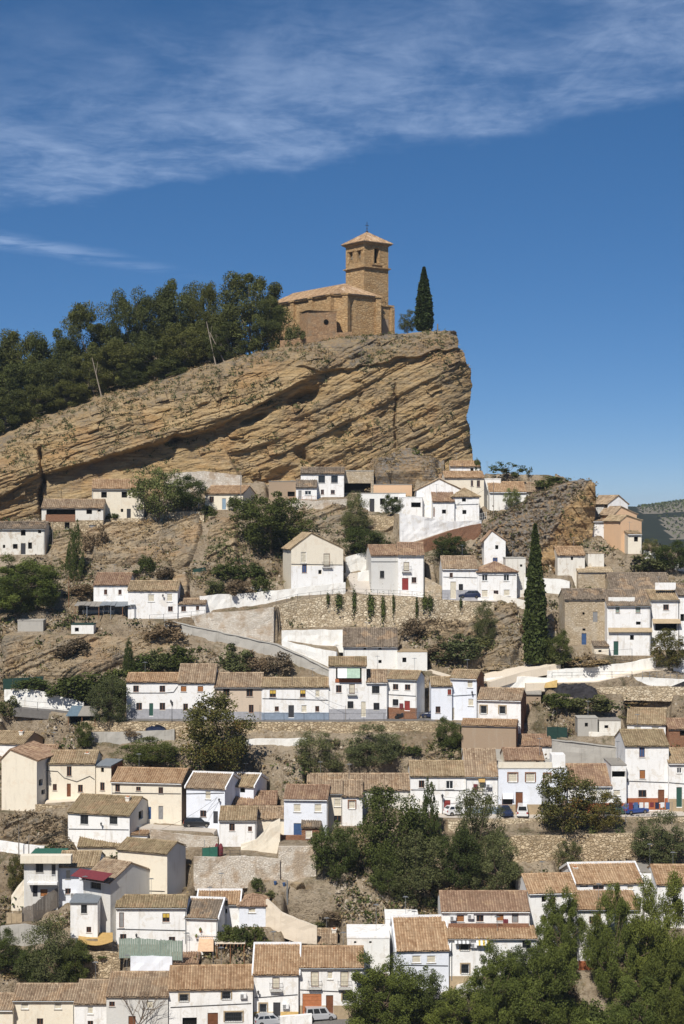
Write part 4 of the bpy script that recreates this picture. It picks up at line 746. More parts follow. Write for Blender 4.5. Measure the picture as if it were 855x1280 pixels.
def outcrop(poly, bulge, dip, seed, mat='rock_low', fall=9.0, amp=1.0, res=0.8, tone=0.3, name='rock_outcrop'):
    us = [p[0] for p in poly]; vs = [p[1] for p in poly]
    U, V = np.meshgrid(np.arange(min(us) - 4, max(us) + 4, res), np.arange(min(vs) - 4, max(vs) + 4, res))
    ins, d, _, _ = pip(U, V, poly); sd = np.where(ins, d, -d)
    Y0 = G(V); x = (U - CU) / F * Y0; z = (CV - V) / F * Y0
    sd = sd + 3.0 * fbm(x / 3, z / 3, seed, 3); m_ = sstep(-2, fall, sd)
    b_ = bulge * m_ * (0.75 + 0.5 * fbm(x / 7, z / 7, seed + 1, 3)) + amp * m_ * (1.2 * strata(x * 2.1, z * 2.1, dip, seed) - 0.9 + 0.5 * strata(x, z, dip, seed + 4)) + 0.8 * m_ * fbm(x / 1.4, z / 0.8, seed + 2, 5) - 1.6 * (1 - m_)
    n = np.array((0, -0.72, 0.69))
    tn = np.clip(tone + 0.6 * fbm(x / 5, z / 5, seed + 6, 3), 0, 1)
    return tag(grid_mesh(name, x, Y0 + n[1] * b_, z + n[2] * b_ * 0.6, [M[mat]], flip=True, smooth=False, tone=tn), kind='structure')
outcrop([(108, 650), (175, 652), (250, 640), (258, 660), (250, 690), (238, 712), (180, 712), (120, 706), (105, 680)], 1.8, R(20), 31, tone=0.2)
outcrop([(252, 640), (300, 645), (302, 690), (300, 706), (250, 708), (258, 680)], 1.5, R(24), 35, tone=0.1)
outcrop([(330, 632), (440, 628), (500, 645), (508, 668), (440, 672), (400, 668), (336, 652)], 1.0, R(20), 38, tone=0.6)
outcrop([(0, 782), (30, 790), (130, 792), (190, 790), (240, 800), (225, 830), (150, 832), (120, 848), (40, 850), (0, 850)], 1.8, R(22), 41, tone=0.45)
outcrop([(58, 655), (110, 660), (112, 700), (105, 725), (60, 725)], 1.2, R(20), 45, tone=0.3)
outcrop([(215, 716), (238, 715), (240, 745), (232, 754), (217, 748), (212, 730)], 2.2, R(10), 49, fall=6, amp=0.4, tone=0.0, name='boulder')
outcrop([(0, 1014), (40, 1010), (86, 1020), (88, 1060), (30, 1062), (0, 1050)], 1.2, R(20), 52, tone=0.8)
outcrop([(600, 752), (650, 750), (660, 800), (640, 830), (585, 828), (570, 800)], 0.8, R(20), 56, tone=0.8)
outcrop([(440, 784), (465, 780), (470, 795), (440, 796)], 1.2, R(10), 58, fall=4, amp=0.3, tone=0.1, name='boulder')
outcrop([(342, 765), (385, 762), (384, 788), (345, 788)], 1.0, R(20), 59, tone=0.2)
outcrop([(520, 770), (575, 772), (600, 790), (560, 800), (520, 796)], 0.8, R(20), 61, tone=0.0)
outcrop([(463, 572), (510, 560), (548, 572), (552, 603), (466, 606)], 3.0, R(5), 63, mat='rock_crag', fall=8, amp=0.6, tone=0.9)
outcrop([(540, 925), (580, 920), (578, 950), (520, 952)], 0.8, R(15), 66, tone=0.5)
# the crag below the right-hand houses: a slanted grey back and a broken ochre face
poly_crag = [(560, 715), (585, 690), (600, 668), (622, 648), (648, 632), (672, 619), (700, 607), (722, 602), (738, 601), (744, 604), (745, 622), (744, 645), (741, 665), (738, 690), (742, 715)]
def crag_front(U, V):
    x = (U - CU) / 6.2; z = (CV - V) / 6.2
    edge = np.interp(V, [600, 612, 640, 662, 685, 715], [738, 726, 706, 690, 674, 658]) + 5 * fbm(V / 14, V * 0, 9, 3)       # the rib between the grey back and the ochre face
    d = U - edge
    Y = 322.0 - 0.0 * U + (640 - V) * 0.11
    Y = Y - 5.0 * np.exp(-np.abs(d) / 45.0) + np.where(d > 0, 4.0 * sstep(15, 60, d), 0)
    Y = Y + np.where(d < 0, np.clip(-d, 0, 90) * 0.03, 0)
    r = strata(x, z, R(-58), 71)
    left = sstep(8, -8, d + 6 * fbm(x / 3, z / 3, 5, 3))
    Y = Y - (r - 0.9) * (0.5 * left + 0.9 * (1 - left)) - 1.0 * fbm(x / 2.2, z / 2.2, 72, 5) - 1.6 * (1 - left) * fbm(x / 6, z / 6, 75, 3)
    bl = np.abs(fbm(x / 1.3, z / 1.3, 73, 3)); Y = Y - left * 1.5 * bl - left * 1.2 * fbm(x / 1.0, z / 0.8, 76, 3)
    return Y, 0 * U, 0.15 * fbm(x, z, 74, 3), np.clip(left * 0.95, 0, 1)
massif('crag', poly_crag, 326, crag_front, M['rock_crag'], res=0.75, back=16, margin=20)
# ------------------------------------------------------------------ roads
for name, q_, width, mat, label in ROADS:
    mb = MB(); pr = None
    for i, a in enumerate(q_):
        d = (q_[min(i + 1, len(q_) - 1)] - q_[max(i - 1, 0)])[:2]; d = d / np.hypot(*d); n = np.array((-d[1], d[0])) * width / 2
        cur = [(a[0] - n[0], a[1] - n[1], a[2] + 0.04), (a[0] + n[0], a[1] + n[1], a[2] + 0.04)]
        if pr: mb.hull8([(p[0], p[1], p[2] - 1.4) for p in (pr[0], cur[0], cur[1], pr[1])], [pr[0], cur[0], cur[1], pr[1]])
        pr = cur
    tag(mb.build(name, M[mat]), kind='structure')
# ------------------------------------------------------------------ walls
def build_wall(label, q_, mat, thick, name, cat, coping, group, rough):
    seg = []
    for (a, za), (b, zb_) in zip(q_[:-1], q_[1:]):
        n = max(1, int(np.linalg.norm(b - a) / 0.8)); seg += [(a + (b - a) * k / n, za + (zb_ - za) * k / n) for k in range(n)]
    seg.append(q_[-1]); nn = len(seg); x = np.array([s_[0][0] for s_ in seg]); y = np.array([s_[0][1] for s_ in seg]); zb_ = np.array([s_[0][2] for s_ in seg]) - 1.2; zt = np.array([s_[1] for s_ in seg])
    tx = np.gradient(x); ty = np.gradient(y); L = np.hypot(tx, ty); nx, ny = -ty / L, tx / L
    zt = zt + rough * 2.2 * fbm(x / 1.7, y / 1.7, 3, 3)
    k = max(3, int((zt - zb_).max() / 0.7)); f = np.linspace(0, 1, k)[:, None]
    Z = zb_ + (zt - zb_) * f; D = rough * 2 * fbm(x[None, :] + 0 * Z, Z, 5.0, 3) + 0.10 * f
    X = x + nx * D; Y = y + ny * D
    X = np.vstack([X, x + nx * thick, x + nx * thick]); Y = np.vstack([Y, y + ny * thick, y + ny * thick]); Z = np.vstack([Z, zt, zb_])
    # end caps
    def cap(A, i, back): c = A[:, i:i + 1].copy(); return c
    me = grid_mesh(name, X, Y, Z, [M[mat]], smooth=False)
    mb = MB()
    for i in (0, nn - 1):
        col_ = [(X[j, i], Y[j, i], Z[j, i]) for j in range(k + 2)]
        for j in range(k - 1): mb.face([col_[j], col_[j + 1], (x[i] + nx[i] * thick, y[i] + ny[i] * thick, Z[j + 1, i]), (x[i] + nx[i] * thick, y[i] + ny[i] * thick, Z[j, i])])
    mb.build('wall_end', M[mat], me)
    if coping:
        c = MB()
        for i in range(nn - 1):
            c.hull8([(x[i] - nx[i] * .08, y[i] - ny[i] * .08, zt[i] - .02), (x[i + 1] - nx[i + 1] * .08, y[i + 1] - ny[i + 1] * .08, zt[i + 1] - .02), (x[i + 1] + nx[i + 1] * (thick + .06), y[i + 1] + ny[i + 1] * (thick + .06), zt[i + 1] - .02), (x[i] + nx[i] * (thick + .06), y[i] + ny[i] * (thick + .06), zt[i] - .02)],
                    [(x[i] - nx[i] * .08, y[i] - ny[i] * .08, zt[i] + .1), (x[i + 1] - nx[i + 1] * .08, y[i + 1] - ny[i + 1] * .08, zt[i + 1] + .1), (x[i + 1] + nx[i + 1] * (thick + .06), y[i + 1] + ny[i + 1] * (thick + .06), zt[i + 1] + .1), (x[i] + nx[i] * (thick + .06), y[i] + ny[i] * (thick + .06), zt[i] + .1)])
        c.build('coping', M[coping], me)
    tag(me, label, cat, group); return me
for w in WALLS: build_wall(*w)
# ------------------------------------------------------------------ houses
def slope(mb, o, a, up, Wd, L, col=0.36, row=0.5, poly=None, jit=1.0, fine=True):
    """barrel tiles laid on a slope: o lower corner, a along the eave, up the slope"""
    o = np.array(o, float); a = np.array(a, float); up = np.array(up, float); n = np.cross(a, up)
    if n[2] < 0: n = -n
    nc = max(2, int(round(Wd / col))); col = Wd / nc
    if not fine: row = L
    nr = max(1, int(round(L / row))); row = L / nr
    rs = random.Random(int(abs(o[0]) * 131 + abs(o[2]) * 77 + Wd * 13))
    shade = [rs.random() for _ in range(nc)]
    prof = ((0.0, 0.02), (0.13, 0.105), (0.42, 0.115), (0.56, 0.02), (1.0, 0.0))
    for c in range(nc):
        jx = rs.uniform(-.03, .03) * jit
        for r in range(nr):
            x0 = c * col + jx; y0 = r * row - (0.06 if r else 0.10); y1 = (r + 1) * row + 0.02
            if poly is not None and not poly(x0 + col * .5, (r + .5) * row): continue
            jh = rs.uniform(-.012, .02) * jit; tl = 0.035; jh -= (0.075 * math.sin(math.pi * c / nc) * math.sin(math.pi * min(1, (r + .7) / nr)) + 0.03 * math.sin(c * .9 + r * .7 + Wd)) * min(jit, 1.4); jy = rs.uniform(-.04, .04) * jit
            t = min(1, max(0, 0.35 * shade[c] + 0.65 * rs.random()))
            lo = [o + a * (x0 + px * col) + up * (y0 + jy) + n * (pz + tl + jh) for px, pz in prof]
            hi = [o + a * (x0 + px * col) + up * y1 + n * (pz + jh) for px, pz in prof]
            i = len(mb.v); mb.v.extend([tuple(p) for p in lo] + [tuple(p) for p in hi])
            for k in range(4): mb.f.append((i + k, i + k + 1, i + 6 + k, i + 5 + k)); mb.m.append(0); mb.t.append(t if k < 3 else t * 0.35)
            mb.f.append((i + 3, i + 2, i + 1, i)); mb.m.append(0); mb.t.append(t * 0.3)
def ridge_caps(mb, p0, p1, r=0.13):
    p0, p1 = np.array(p0, float), np.array(p1, float); L = np.linalg.norm(p1 - p0); n = max(1, int(L / 0.45)); d = (p1 - p0) / n
    s_ = np.array((-d[1], d[0], 0)); s_ = s_ / (np.linalg.norm(s_) + 1e-9) * r
    for k in range(n):
        q0 = p0 + d * k; q1 = p0 + d * (k + 1.08); up = np.array((0, 0, r * 0.9)); lf = np.array((0, 0, 0.03))
        A = [q0 - s_ - lf, q0 - s_ * .6 + up, q0 + s_ * .6 + up, q0 + s_ - lf]; B = [q1 - s_ * .9 - lf, q1 - s_ * .5 + up * .9, q1 + s_ * .5 + up * .9, q1 + s_ * .9 - lf]
        mb.hull8(A, B, 0, random.random())
DOORM = dict(dd='doorbrown', dr='redpaint', db='bluepaint', dg='greenpaint', dy='creamblind', dk='iron', dG='greydoor', dS='skybluepaint', gar='terracotta', go='orangewood')
PANEM = dict(w='glass', W='glass', g='glass', k='dark', L='dark', b='creamblind', o='orangewood', y='yellowblind', p='palegreen', e='bluepaint', B='creamblind', s='glass', a='creamblind', G='greydoor', i='glass', r='redpaint')
def build_house(h):
    root = empty(h['name'], (h['x'], h['y'], h['z']), -h['yaw'], h['label'], h['cat'], h['group'])
    Wd, Hh, D = h['W'], h['H'], h['D']; c, s = h['c'], h['s']
    O = np.array((h['x'], h['y'], h['z'])); A3 = np.array((c, -s, 0)); B3 = np.array((s, c, 0))
    def ray(u, v, face):
        d = np.array(((u - CU) / F, 1.0, (CV - v) / F))
        if face == 'F': p0, n, ax = O, B3, A3
        elif face == 'R': p0, n, ax = O + A3 * Wd, A3, B3
        else: p0, n, ax = O, A3, B3
        t_ = np.dot(n, p0) / np.dot(n, d); q_ = d * t_ - p0
        return float(np.dot(q_, ax)), float(q_[2]), t_
    faces = {'F': [], 'R': [], 'L': []}; items = []
    for tok in h['wins'].split():
        kind, r = tok.split(':'); face = 'F'
        if kind[0] in 'RL' and len(kind) > 1: face, kind = kind[0], kind[1:]
        n = [float(x) for x in r.split(',')]; x, z, t_ = ray(n[0], n[1], face); k = t_ / F
        if kind in ('ac', 'dish', 'lamp', 'cloth_red', 'cloth_white', 'pot'): items.append((kind, face, x, z)); continue
        w_, h_ = n[2] * k, n[3] * k
        if face != 'F': w_ = max(w_, 0.5) if n[2] * k < 0.5 else w_
        if face != 'F': w_ = w_ / max(0.35, abs(s) if abs(s) > .1 else 0.35)
        x0, x1, z0, z1 = x - w_ / 2, x + w_ / 2, z - h_ / 2, z + h_ / 2
        lim = Wd if face == 'F' else D
        x0 = max(0.12, x0); x1 = min(lim - 0.12, x1); z1 = min(z1, Hh - 0.12) if face == 'F' or h['roof'] != 'front' else z1
        if kind in DOORM and z0 < 0.9: z0 = 0.02
        if kind[0] == 'd' and z0 > 0.02 and kind in DOORM: z0 = max(0.02, z0)
        if x1 - x0 < 0.2 or z1 - z0 < 0.2: continue
        if any(not (x1 < a[0] - .03 or x0 > a[1] + .03 or z1 < a[2] - .03 or z0 > a[3] + .03) for a in faces[face]): continue
        faces[face].append((x0, x1, z0, z1, kind)); 
    # ---- walls with real openings
    mats = [M[h['wall']], M[h['rwall'] or h['wall']]]
    mb = MB(); fz = -h['found']
    def top(face, x): return Hh
    def face_pts(face, x, dd, z):
        return (x, -dd, z) if face == 'F' else ((Wd + dd, x, z) if face == 'R' else (-dd, x, z))
    for face in 'FRL':
        L = Wd if face == 'F' else D; hs_ = faces[face]; mi = 1 if face == 'R' else 0; fl = face == 'L'
        xs = sorted({0.0, L, *[round(a, 4) for q_ in hs_ for a in q_[:2]]}); zs = sorted({fz, 0.0, Hh, *[round(a, 4) for q_ in hs_ for a in q_[2:4]]})
        for i in range(len(xs) - 1):
            for j in range(len(zs) - 1):
                cx, cz = (xs[i] + xs[i + 1]) / 2, (zs[j] + zs[j + 1]) / 2
                if any(a[0] < cx < a[1] and a[2] < cz < a[3] for a in hs_): continue
                p = [face_pts(face, xs[i], 0, zs[j]), face_pts(face, xs[i + 1], 0, zs[j]), face_pts(face, xs[i + 1], 0, zs[j + 1]), face_pts(face, xs[i], 0, zs[j + 1])]
                mb.face(p[::-1] if fl else p, mi)
        for (x0, x1, z0, z1, kind) in hs_:
            dp = -(1.1 if kind == 'L' else 0.35 if kind == 'k' else 0.17)
            for (a, b_) in (((x0, z0), (x1, z0)), ((x1, z0), (x1, z1)), ((x1, z1), (x0, z1)), ((x0, z1), (x0, z0))):
                p = [face_pts(face, a[0], 0, a[1]), face_pts(face, b_[0], 0, b_[1]), face_pts(face, b_[0], dp, b_[1]), face_pts(face, a[0], dp, a[1])]
                mb.face(p if fl else p[::-1], mi)
    mb.face([(Wd, D, fz), (0, D, fz), (0, D, Hh), (Wd, D, Hh)], 0)
    rf = h['roof']; tmat = M['tile_' + h['tile']] if 'tile_' + h['tile'] in M else M[h['tile']]
    rb, tb = MB(), MB(); ov = h['ov']; vo = 0.10
    if rf == 'gable':
        hh, t = h['h'], h['t']; zr = Hh + hh * t
        mb.face([(Wd, 0, Hh), (Wd, D, Hh), (Wd, hh, zr)], 1); mb.face([(0, D, Hh), (0, 0, Hh), (0, hh, zr)], 0)
        q0 = 0.02
        for sgn in (0, 1):
            ye = -ov if sgn == 0 else D + ov; ze_ = Hh - ov * t
            bt = [(-vo, ye, ze_ + q0), (Wd + vo, ye, ze_ + q0), (Wd + vo, hh, zr + q0), (-vo, hh, zr + q0)]
            if sgn: bt = bt[::-1]
            rb.hull8([(p[0], p[1], p[2] - .06) for p in bt], [(p[0], p[1], p[2] + (0.10 if h['tile'] in ('slate', 'greyroof', 'stone', 'ruinstone', 'concrete') else 0.012)) for p in bt])
            L = math.hypot(hh + ov, (hh + ov) * t); uy = (1 if sgn == 0 else -1)
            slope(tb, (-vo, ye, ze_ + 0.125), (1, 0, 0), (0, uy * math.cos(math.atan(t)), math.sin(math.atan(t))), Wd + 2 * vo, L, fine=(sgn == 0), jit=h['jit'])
        ridge_caps(tb, (-vo, hh, zr + .15), (Wd + vo, hh, zr + .15))
        if h['verge']:
            vb_ = MB()
            for xx in (-vo - 0.16, Wd + vo - 0.02):
                for (ya, za, yb, zb2) in ((-ov, Hh - ov * t, hh, zr), (D + ov, Hh - ov * t, hh, zr)):
                    bt = [(xx, ya, za + .0), (xx + .2, ya, za + .0), (xx + .2, yb, zb2 + .0), (xx, yb, zb2 + .0)]
                    vb_.hull8(bt, [(p[0], p[1], p[2] + .34) for p in bt])
            vb_.box(-vo - 0.16, Wd + vo + 0.18, hh - .15, hh + .15, zr + .1, zr + .36)
            vb_.build('verge', M['paintwhite'], root)
    elif rf == 'shed':
        t = h['t']; zr = Hh + D * t
        mb.face([(Wd, 0, Hh), (Wd, D, Hh), (Wd, D, zr)], 1); mb.face([(0, D, Hh), (0, 0, Hh), (0, D, zr)], 0); mb.face([(Wd, D, Hh), (0, D, Hh), (0, D, zr), (Wd, D, zr)], 0)
        bt = [(-vo, -ov, Hh - ov * t + .02), (Wd + vo, -ov, Hh - ov * t + .02), (Wd + vo, D, zr + .02), (-vo, D, zr + .02)]
        rb.hull8([(p[0], p[1], p[2] - .06) for p in bt], [(p[0], p[1], p[2] + (0.10 if h['tile'] in ('slate', 'greyroof', 'stone', 'ruinstone', 'concrete') else 0.012)) for p in bt])
        if tmat.name.startswith('tile') or h['tile'] in ('brown', 'straw', 'red', 'orange', 'dark', 'moss'):
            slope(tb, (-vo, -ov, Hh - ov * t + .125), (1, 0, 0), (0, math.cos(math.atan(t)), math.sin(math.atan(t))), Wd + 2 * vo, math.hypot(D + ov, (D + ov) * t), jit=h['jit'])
    elif rf == 'hip':
        hh, t, hx = h['h'], h['t'], h['hx']; zr = Hh + hh * t; x0, x1, y0, y1 = -ov, Wd + ov, -ov, D + ov; ze_ = Hh - ov * t
        tx = (zr - ze_) / (hx + ov); ra, rbb = (hx, hh, zr), (Wd - hx, hh, zr)
        low = [(x0, y0, ze_), (x1, y0, ze_), (x1, y1, ze_), (x0, y1, ze_)]
        for pts in ([low[0], low[1], rbb, ra], [low[2], low[3], ra, rbb], [low[1], low[2], rbb], [low[3], low[0], ra]):
            rb.hull8([(p[0], p[1], p[2]) for p in pts], [(p[0], p[1], p[2] + .1) for p in pts])
        L = math.hypot(hh + ov, zr - ze_); Wt = x1 - x0; cx = (hx + ov)
        inside = lambda x, y: (x > cx * y / L - .1) and (x < Wt - cx * y / L + .1)
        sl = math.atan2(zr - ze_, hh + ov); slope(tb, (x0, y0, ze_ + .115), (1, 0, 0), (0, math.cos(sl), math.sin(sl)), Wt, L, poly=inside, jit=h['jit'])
        Ls = math.hypot(hx + ov, zr - ze_); Ds = y1 - y0; s2 = math.atan2(zr - ze_, hx + ov)
        tri = lambda x, y: (x > Ds / 2 * y / Ls - .1) and (x < Ds - Ds / 2 * y / Ls + .1)
        slope(tb, (x0, y0, ze_ + .115), (0, 1, 0), (math.cos(s2), 0, math.sin(s2)), Ds, Ls, poly=tri); slope(tb, (x1, y0, ze_ + .115), (0, 1, 0), (-math.cos(s2), 0, math.sin(s2)), Ds, Ls, poly=tri)
        ridge_caps(tb, (ra[0], ra[1], zr + .14), (rbb[0], rbb[1], zr + .14))
        for a, b_ in ((low[0], ra), (low[1], rbb), (low[2], rbb), (low[3], ra)): ridge_caps(tb, (a[0], a[1], a[2] + .14), (b_[0], b_[1], b_[2] + .14))
    elif rf == 'front':
        px, zr = h['px'], h['zr']
        mb.face([(0, 0, Hh), (Wd, 0, Hh), (px, 0, zr)], 0); mb.face([(Wd, D, Hh), (0, D, Hh), (px, D, zr)], 0)
        for xe, w_ in ((-0.25, px), (Wd + 0.25, Wd - px)):
            t = (zr - Hh) / w_; ze_ = Hh - 0.25 * t
            bt = [(xe, -vo, ze_ + .02), (px, -vo, zr + .02), (px, D + vo, zr + .02), (xe, D + vo, ze_ + .02)]
            if xe > 0: bt = bt[::-1]
            rb.hull8([(p[0], p[1], p[2] - .06) for p in bt], [(p[0], p[1], p[2] + (0.10 if h['tile'] in ('slate', 'greyroof', 'stone', 'ruinstone', 'concrete') else 0.012)) for p in bt])
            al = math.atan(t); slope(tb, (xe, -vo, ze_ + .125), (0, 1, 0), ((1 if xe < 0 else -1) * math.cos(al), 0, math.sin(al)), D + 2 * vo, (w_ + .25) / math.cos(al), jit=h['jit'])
        ridge_caps(tb, (px, -vo, zr + .15), (px, D + vo, zr + .15))
    elif rf == 'flat':
        rb.box(-0.06, Wd + .06, -0.06, D + .06, Hh, Hh + .16)
    mb.build('wall', mats, root)
    roof = rb.build('roof', tmat, root)
    if tb.f: tag(tb.build('roof_tiles', tmat, roof), kind='stuff')
    # ---- windows and doors
    for face in 'FRL':
        def bx(m_, x0, x1, d0, d1, z0, z1, mi=0):
            if face == 'F': m_.box(x0, x1, -d1, -d0, z0, z1, mi)
            elif face == 'R': m_.box(Wd + d0, Wd + d1, x0, x1, z0, z1, mi)
            else: m_.box(-d1, -d0, x0, x1, z0, z1, mi)
        for (x0, x1, z0, z1, kind) in faces[face]:
            w_, h_ = x1 - x0, z1 - z0
            if kind in DOORM:
                m_ = MB(); bx(m_, x0, x1, -.17, -.11, z0, z1)
                n = 6 if kind == 'gar' else 2
                for k in range(n):
                    za = z0 + h_ * (k + .12) / n; zb2 = z0 + h_ * (k + .88) / n
                    if kind == 'gar': bx(m_, x0 + .05, x1 - .05, -.11, -.08, za, zb2)
                    else:
                        bx(m_, x0 + w_ * .12, x0 + w_ * .46, -.11, -.085, za, zb2); bx(m_, x0 + w_ * .54, x0 + w_ * .88, -.11, -.085, za, zb2)
                d_ = m_.build('garage_door' if kind == 'gar' else 'door', M[DOORM[kind]], root)
                if kind != 'gar':
                    hb = MB(); bx(hb, x1 - w_ * .1, x1 - w_ * .05, -.11, -.03, z0 + h_ * .45, z0 + h_ * .5); hb.build('handle', M['brass'], d_)
                continue
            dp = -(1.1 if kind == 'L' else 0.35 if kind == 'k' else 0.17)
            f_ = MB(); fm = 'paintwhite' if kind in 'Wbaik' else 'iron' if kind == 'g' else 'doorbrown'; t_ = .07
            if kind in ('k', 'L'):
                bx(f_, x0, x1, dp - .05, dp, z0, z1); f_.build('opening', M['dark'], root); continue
            bx(f_, x0, x0 + t_, dp, -.06, z0, z1); bx(f_, x1 - t_, x1, dp, -.06, z0, z1); bx(f_, x0 + t_, x1 - t_, dp, -.06, z0, z0 + t_); bx(f_, x0 + t_, x1 - t_, dp, -.06, z1 - t_, z1)
            if kind in 'wWyerg': bx(f_, (x0 + x1) / 2 - .04, (x0 + x1) / 2 + .04, dp, -.07, z0 + t_, z1 - t_)
            win = f_.build('window', M[fm], root)
            pm = MB(); pz0, pz1 = z0 + .03, z1 - .03; pn = PANEM[kind]
            if kind == 'y':
                bx(pm, x0 + .03, x1 - .03, dp - .03, -.13, pz0, z0 + h_ * .5); pm.build('pane', M['glass'], win)
                pm = MB(); bx(pm, x0 + .03, x1 - .03, dp, -.08, z0 + h_ * .5, pz1); pm.build('blind', M['yellowblind'], win)
            elif kind in 'boBap':
                n = max(4, int(h_ / .22))
                for k in range(n): bx(pm, x0 + .04, x1 - .04, dp, -.10 - .02 * (k % 2), pz0 + (pz1 - pz0) * k / n, pz0 + (pz1 - pz0) * (k + 1) / n)
                pm.build('blind' if kind in 'bBa' else 'shutter', M[pn], win)
            else:
                bx(pm, x0 + .03, x1 - .03, dp - .03, -.12, pz0, pz1); pm.build('pane', M[pn], win)
            sl = MB(); bx(sl, x0 - .08, x1 + .08, -.05, .09, z0 - .09, z0 - .003); sl.build('sill', M['concrete' if h['wall'] != 'white' else 'greywhite'], win)
            if kind in 'ai':
                su = MB(); sw = .18
                bx(su, x0 - sw, x0 - .003, -.02, .05, z0, z1 + sw); bx(su, x1 + .003, x1 + sw, -.02, .05, z0, z1 + sw); bx(su, x0 - .003, x1 + .003, -.02, .05, z1 + .003, z1 + sw)
                su.build('surround', M['brick' if kind == 'a' else 'plinthtan'], win)
            if kind in 'gi':
                gb = MB(); n = max(3, int(w_ / .22))
                for k in range(n + 1): gb.box(*(lambda xx: (xx - .014, xx + .014, -.10, -.07, z0, z1) if face == 'F' else (Wd + .07, Wd + .10, xx - .014, xx + .014, z0, z1) if face == 'R' else (-.10, -.07, xx - .014, xx + .014, z0, z1))(x0 + w_ * k / n))
                for z_ in (z0 + .1, (z0 + z1) / 2, z1 - .1): bx(gb, x0 - .02, x1 + .02, .06, .085, z_, z_ + .025)
                gb.build('grille', M['iron'], win)
            if kind == 'B':
                gb = MB(); e = .35; bx(gb, x0 - e, x1 + e, 0.003, .55, z0 - .22, z0 - .10, 1)
                n = max(5, int((w_ + 2 * e) / .18))
                for k in range(n + 1):
                    xx = x0 - e + (w_ + 2 * e) * k / n; bx(gb, xx - .012, xx + .012, .50, .525, z0 - .10, z0 + .85)
                for z_ in (z0 + .83, z0 + .0): bx(gb, x0 - e, x1 + e, .495, .53, z_, z_ + .03)
                for xx in (x0 - e, x1 + e):
                    bx(gb, xx - .015, xx + .015, 0, .5, z0 + .82, z0 + .85)
                gb.build('balcony', [M['iron'], M['greywhite']], root)
        for kind, fc, x, z in items:
            if fc != face: continue
            m_ = MB()
            if kind == 'ac': bx(m_, x - .42, x + .42, .06, .42, z - .3, z + .3); bx(m_, x - .34, x + .05, .421, .44, z - .24, z + .24, 1); m_.build('air_conditioner', [M['paintwhite'], M['greydoor']], root)
            elif kind == 'lamp':
                bx(m_, x - .03, x + .03, .003, .5, z - .25, z - .19); px_, py_, _ = face_pts(face, x, .5, 0)
                m_.lathe([(0.02, -.2), (.10, -.1), (.17, .22), (.04, .34), (.01, .45)], (px_, py_, z), 6); m_.build('wall_lantern', M['iron'], root)
            elif kind == 'dish':
                px_, py_, _ = face_pts(face, x, .45, 0); m_.lathe([(0.01, 0), (.2, .03), (.38, .1), (.45, .16)], (0, 0, 0), 12)
                m_.v = [(px_ + a, py_ - cc, z + b_) for a, b_, cc in m_.v]; bx(m_, x - .03, x + .03, .0, .45, z - .03, z + .03); m_.build('satellite_dish', M['paintwhite'], root)
            elif kind.startswith('cloth'):
                for k in range(3): bx(m_, x - .35 + .23 * k, x - .15 + .23 * k, .10 + .02 * k, .13 + .02 * k, z - .5 - .1 * (k % 2), z + .4)
                m_.build('laundry', M[kind], root)
            elif kind == 'pot':
                px_, py_, _ = face_pts(face, x, .3, 0); m_.lathe([(.1, -.2), (.16, .05), (.0, .05)], (px_, py_, z), 8); m_.lathe([(.16, .05), (.22, .25), (.1, .45), (0, .5)], (px_, py_, z), 7, 1); m_.build('flower_pot', [M['terracotta'], M['leaf_bright']], root)
    # ---- plinth, cornice, chimneys, cable
    if h['plinth']:
        pm_, ph = h['plinth']; m_ = MB(); hs_ = [(q_[0] - .02, q_[1] + .02, q_[2] - .1, q_[3] + .02) for q_ in faces['F'] if q_[2] < ph]
        xs = sorted({0.0, Wd, *[min(max(a, 0), Wd) for q_ in hs_ for a in q_[:2]]}); zs = sorted({-1.0, ph, *[min(max(a, -1), ph) for q_ in hs_ for a in q_[2:]]})
        for i in range(len(xs) - 1):
            run = None
            for j in range(len(zs) - 1):
                cx, cz = (xs[i] + xs[i + 1]) / 2, (zs[j] + zs[j + 1]) / 2
                if any(q_[0] < cx < q_[1] and q_[2] < cz < q_[3] for q_ in hs_): continue
                m_.box(xs[i], xs[i + 1], -.045, -.004, zs[j], zs[j + 1])
        m_.build('plinth', M[pm_], root)
    if rf in ('gable', 'shed', 'hip') and Hh > 3:
        m_ = MB(); m_.box(.0, Wd, -.12, -.004, Hh - .26, Hh - .12); m_.build('cornice', M['greywhite'], root)
    for (u, vt) in h['chim']:
        yl = h.get('h', D / 2) * 0.75; d = np.array(((u - CU) / F, 1.0, (CV - vt) / F)); p0 = O + B3 * yl; t_ = np.dot(B3, p0) / np.dot(B3, d); q_ = d * t_ - O
        x, z = float(np.dot(q_, A3)), float(q_[2]); m_ = MB(); x = min(max(x, .4), Wd - .4)
        m_.box(x - .3, x + .3, yl - .3, yl + .3, Hh - .2, z - .12); m_.box(x - .38, x + .38, yl - .38, yl + .38, z - .12, z); m_.box(x - .2, x + .2, yl - .2, yl + .2, z, z + .15, 1); m_.build('chimney', [M['oldwhite'], M['terracotta']], roof)
    if h['cable']:
        pts = []
        for u, v in h['cable']: x, z, _ = ray(u, v, 'F'); pts.append((x, -.06, z))
        m_ = MB(); m_.path(pts, .045, 4); m_.build('cable', M['iron'], root)
    rs = random.Random(h['label']); 
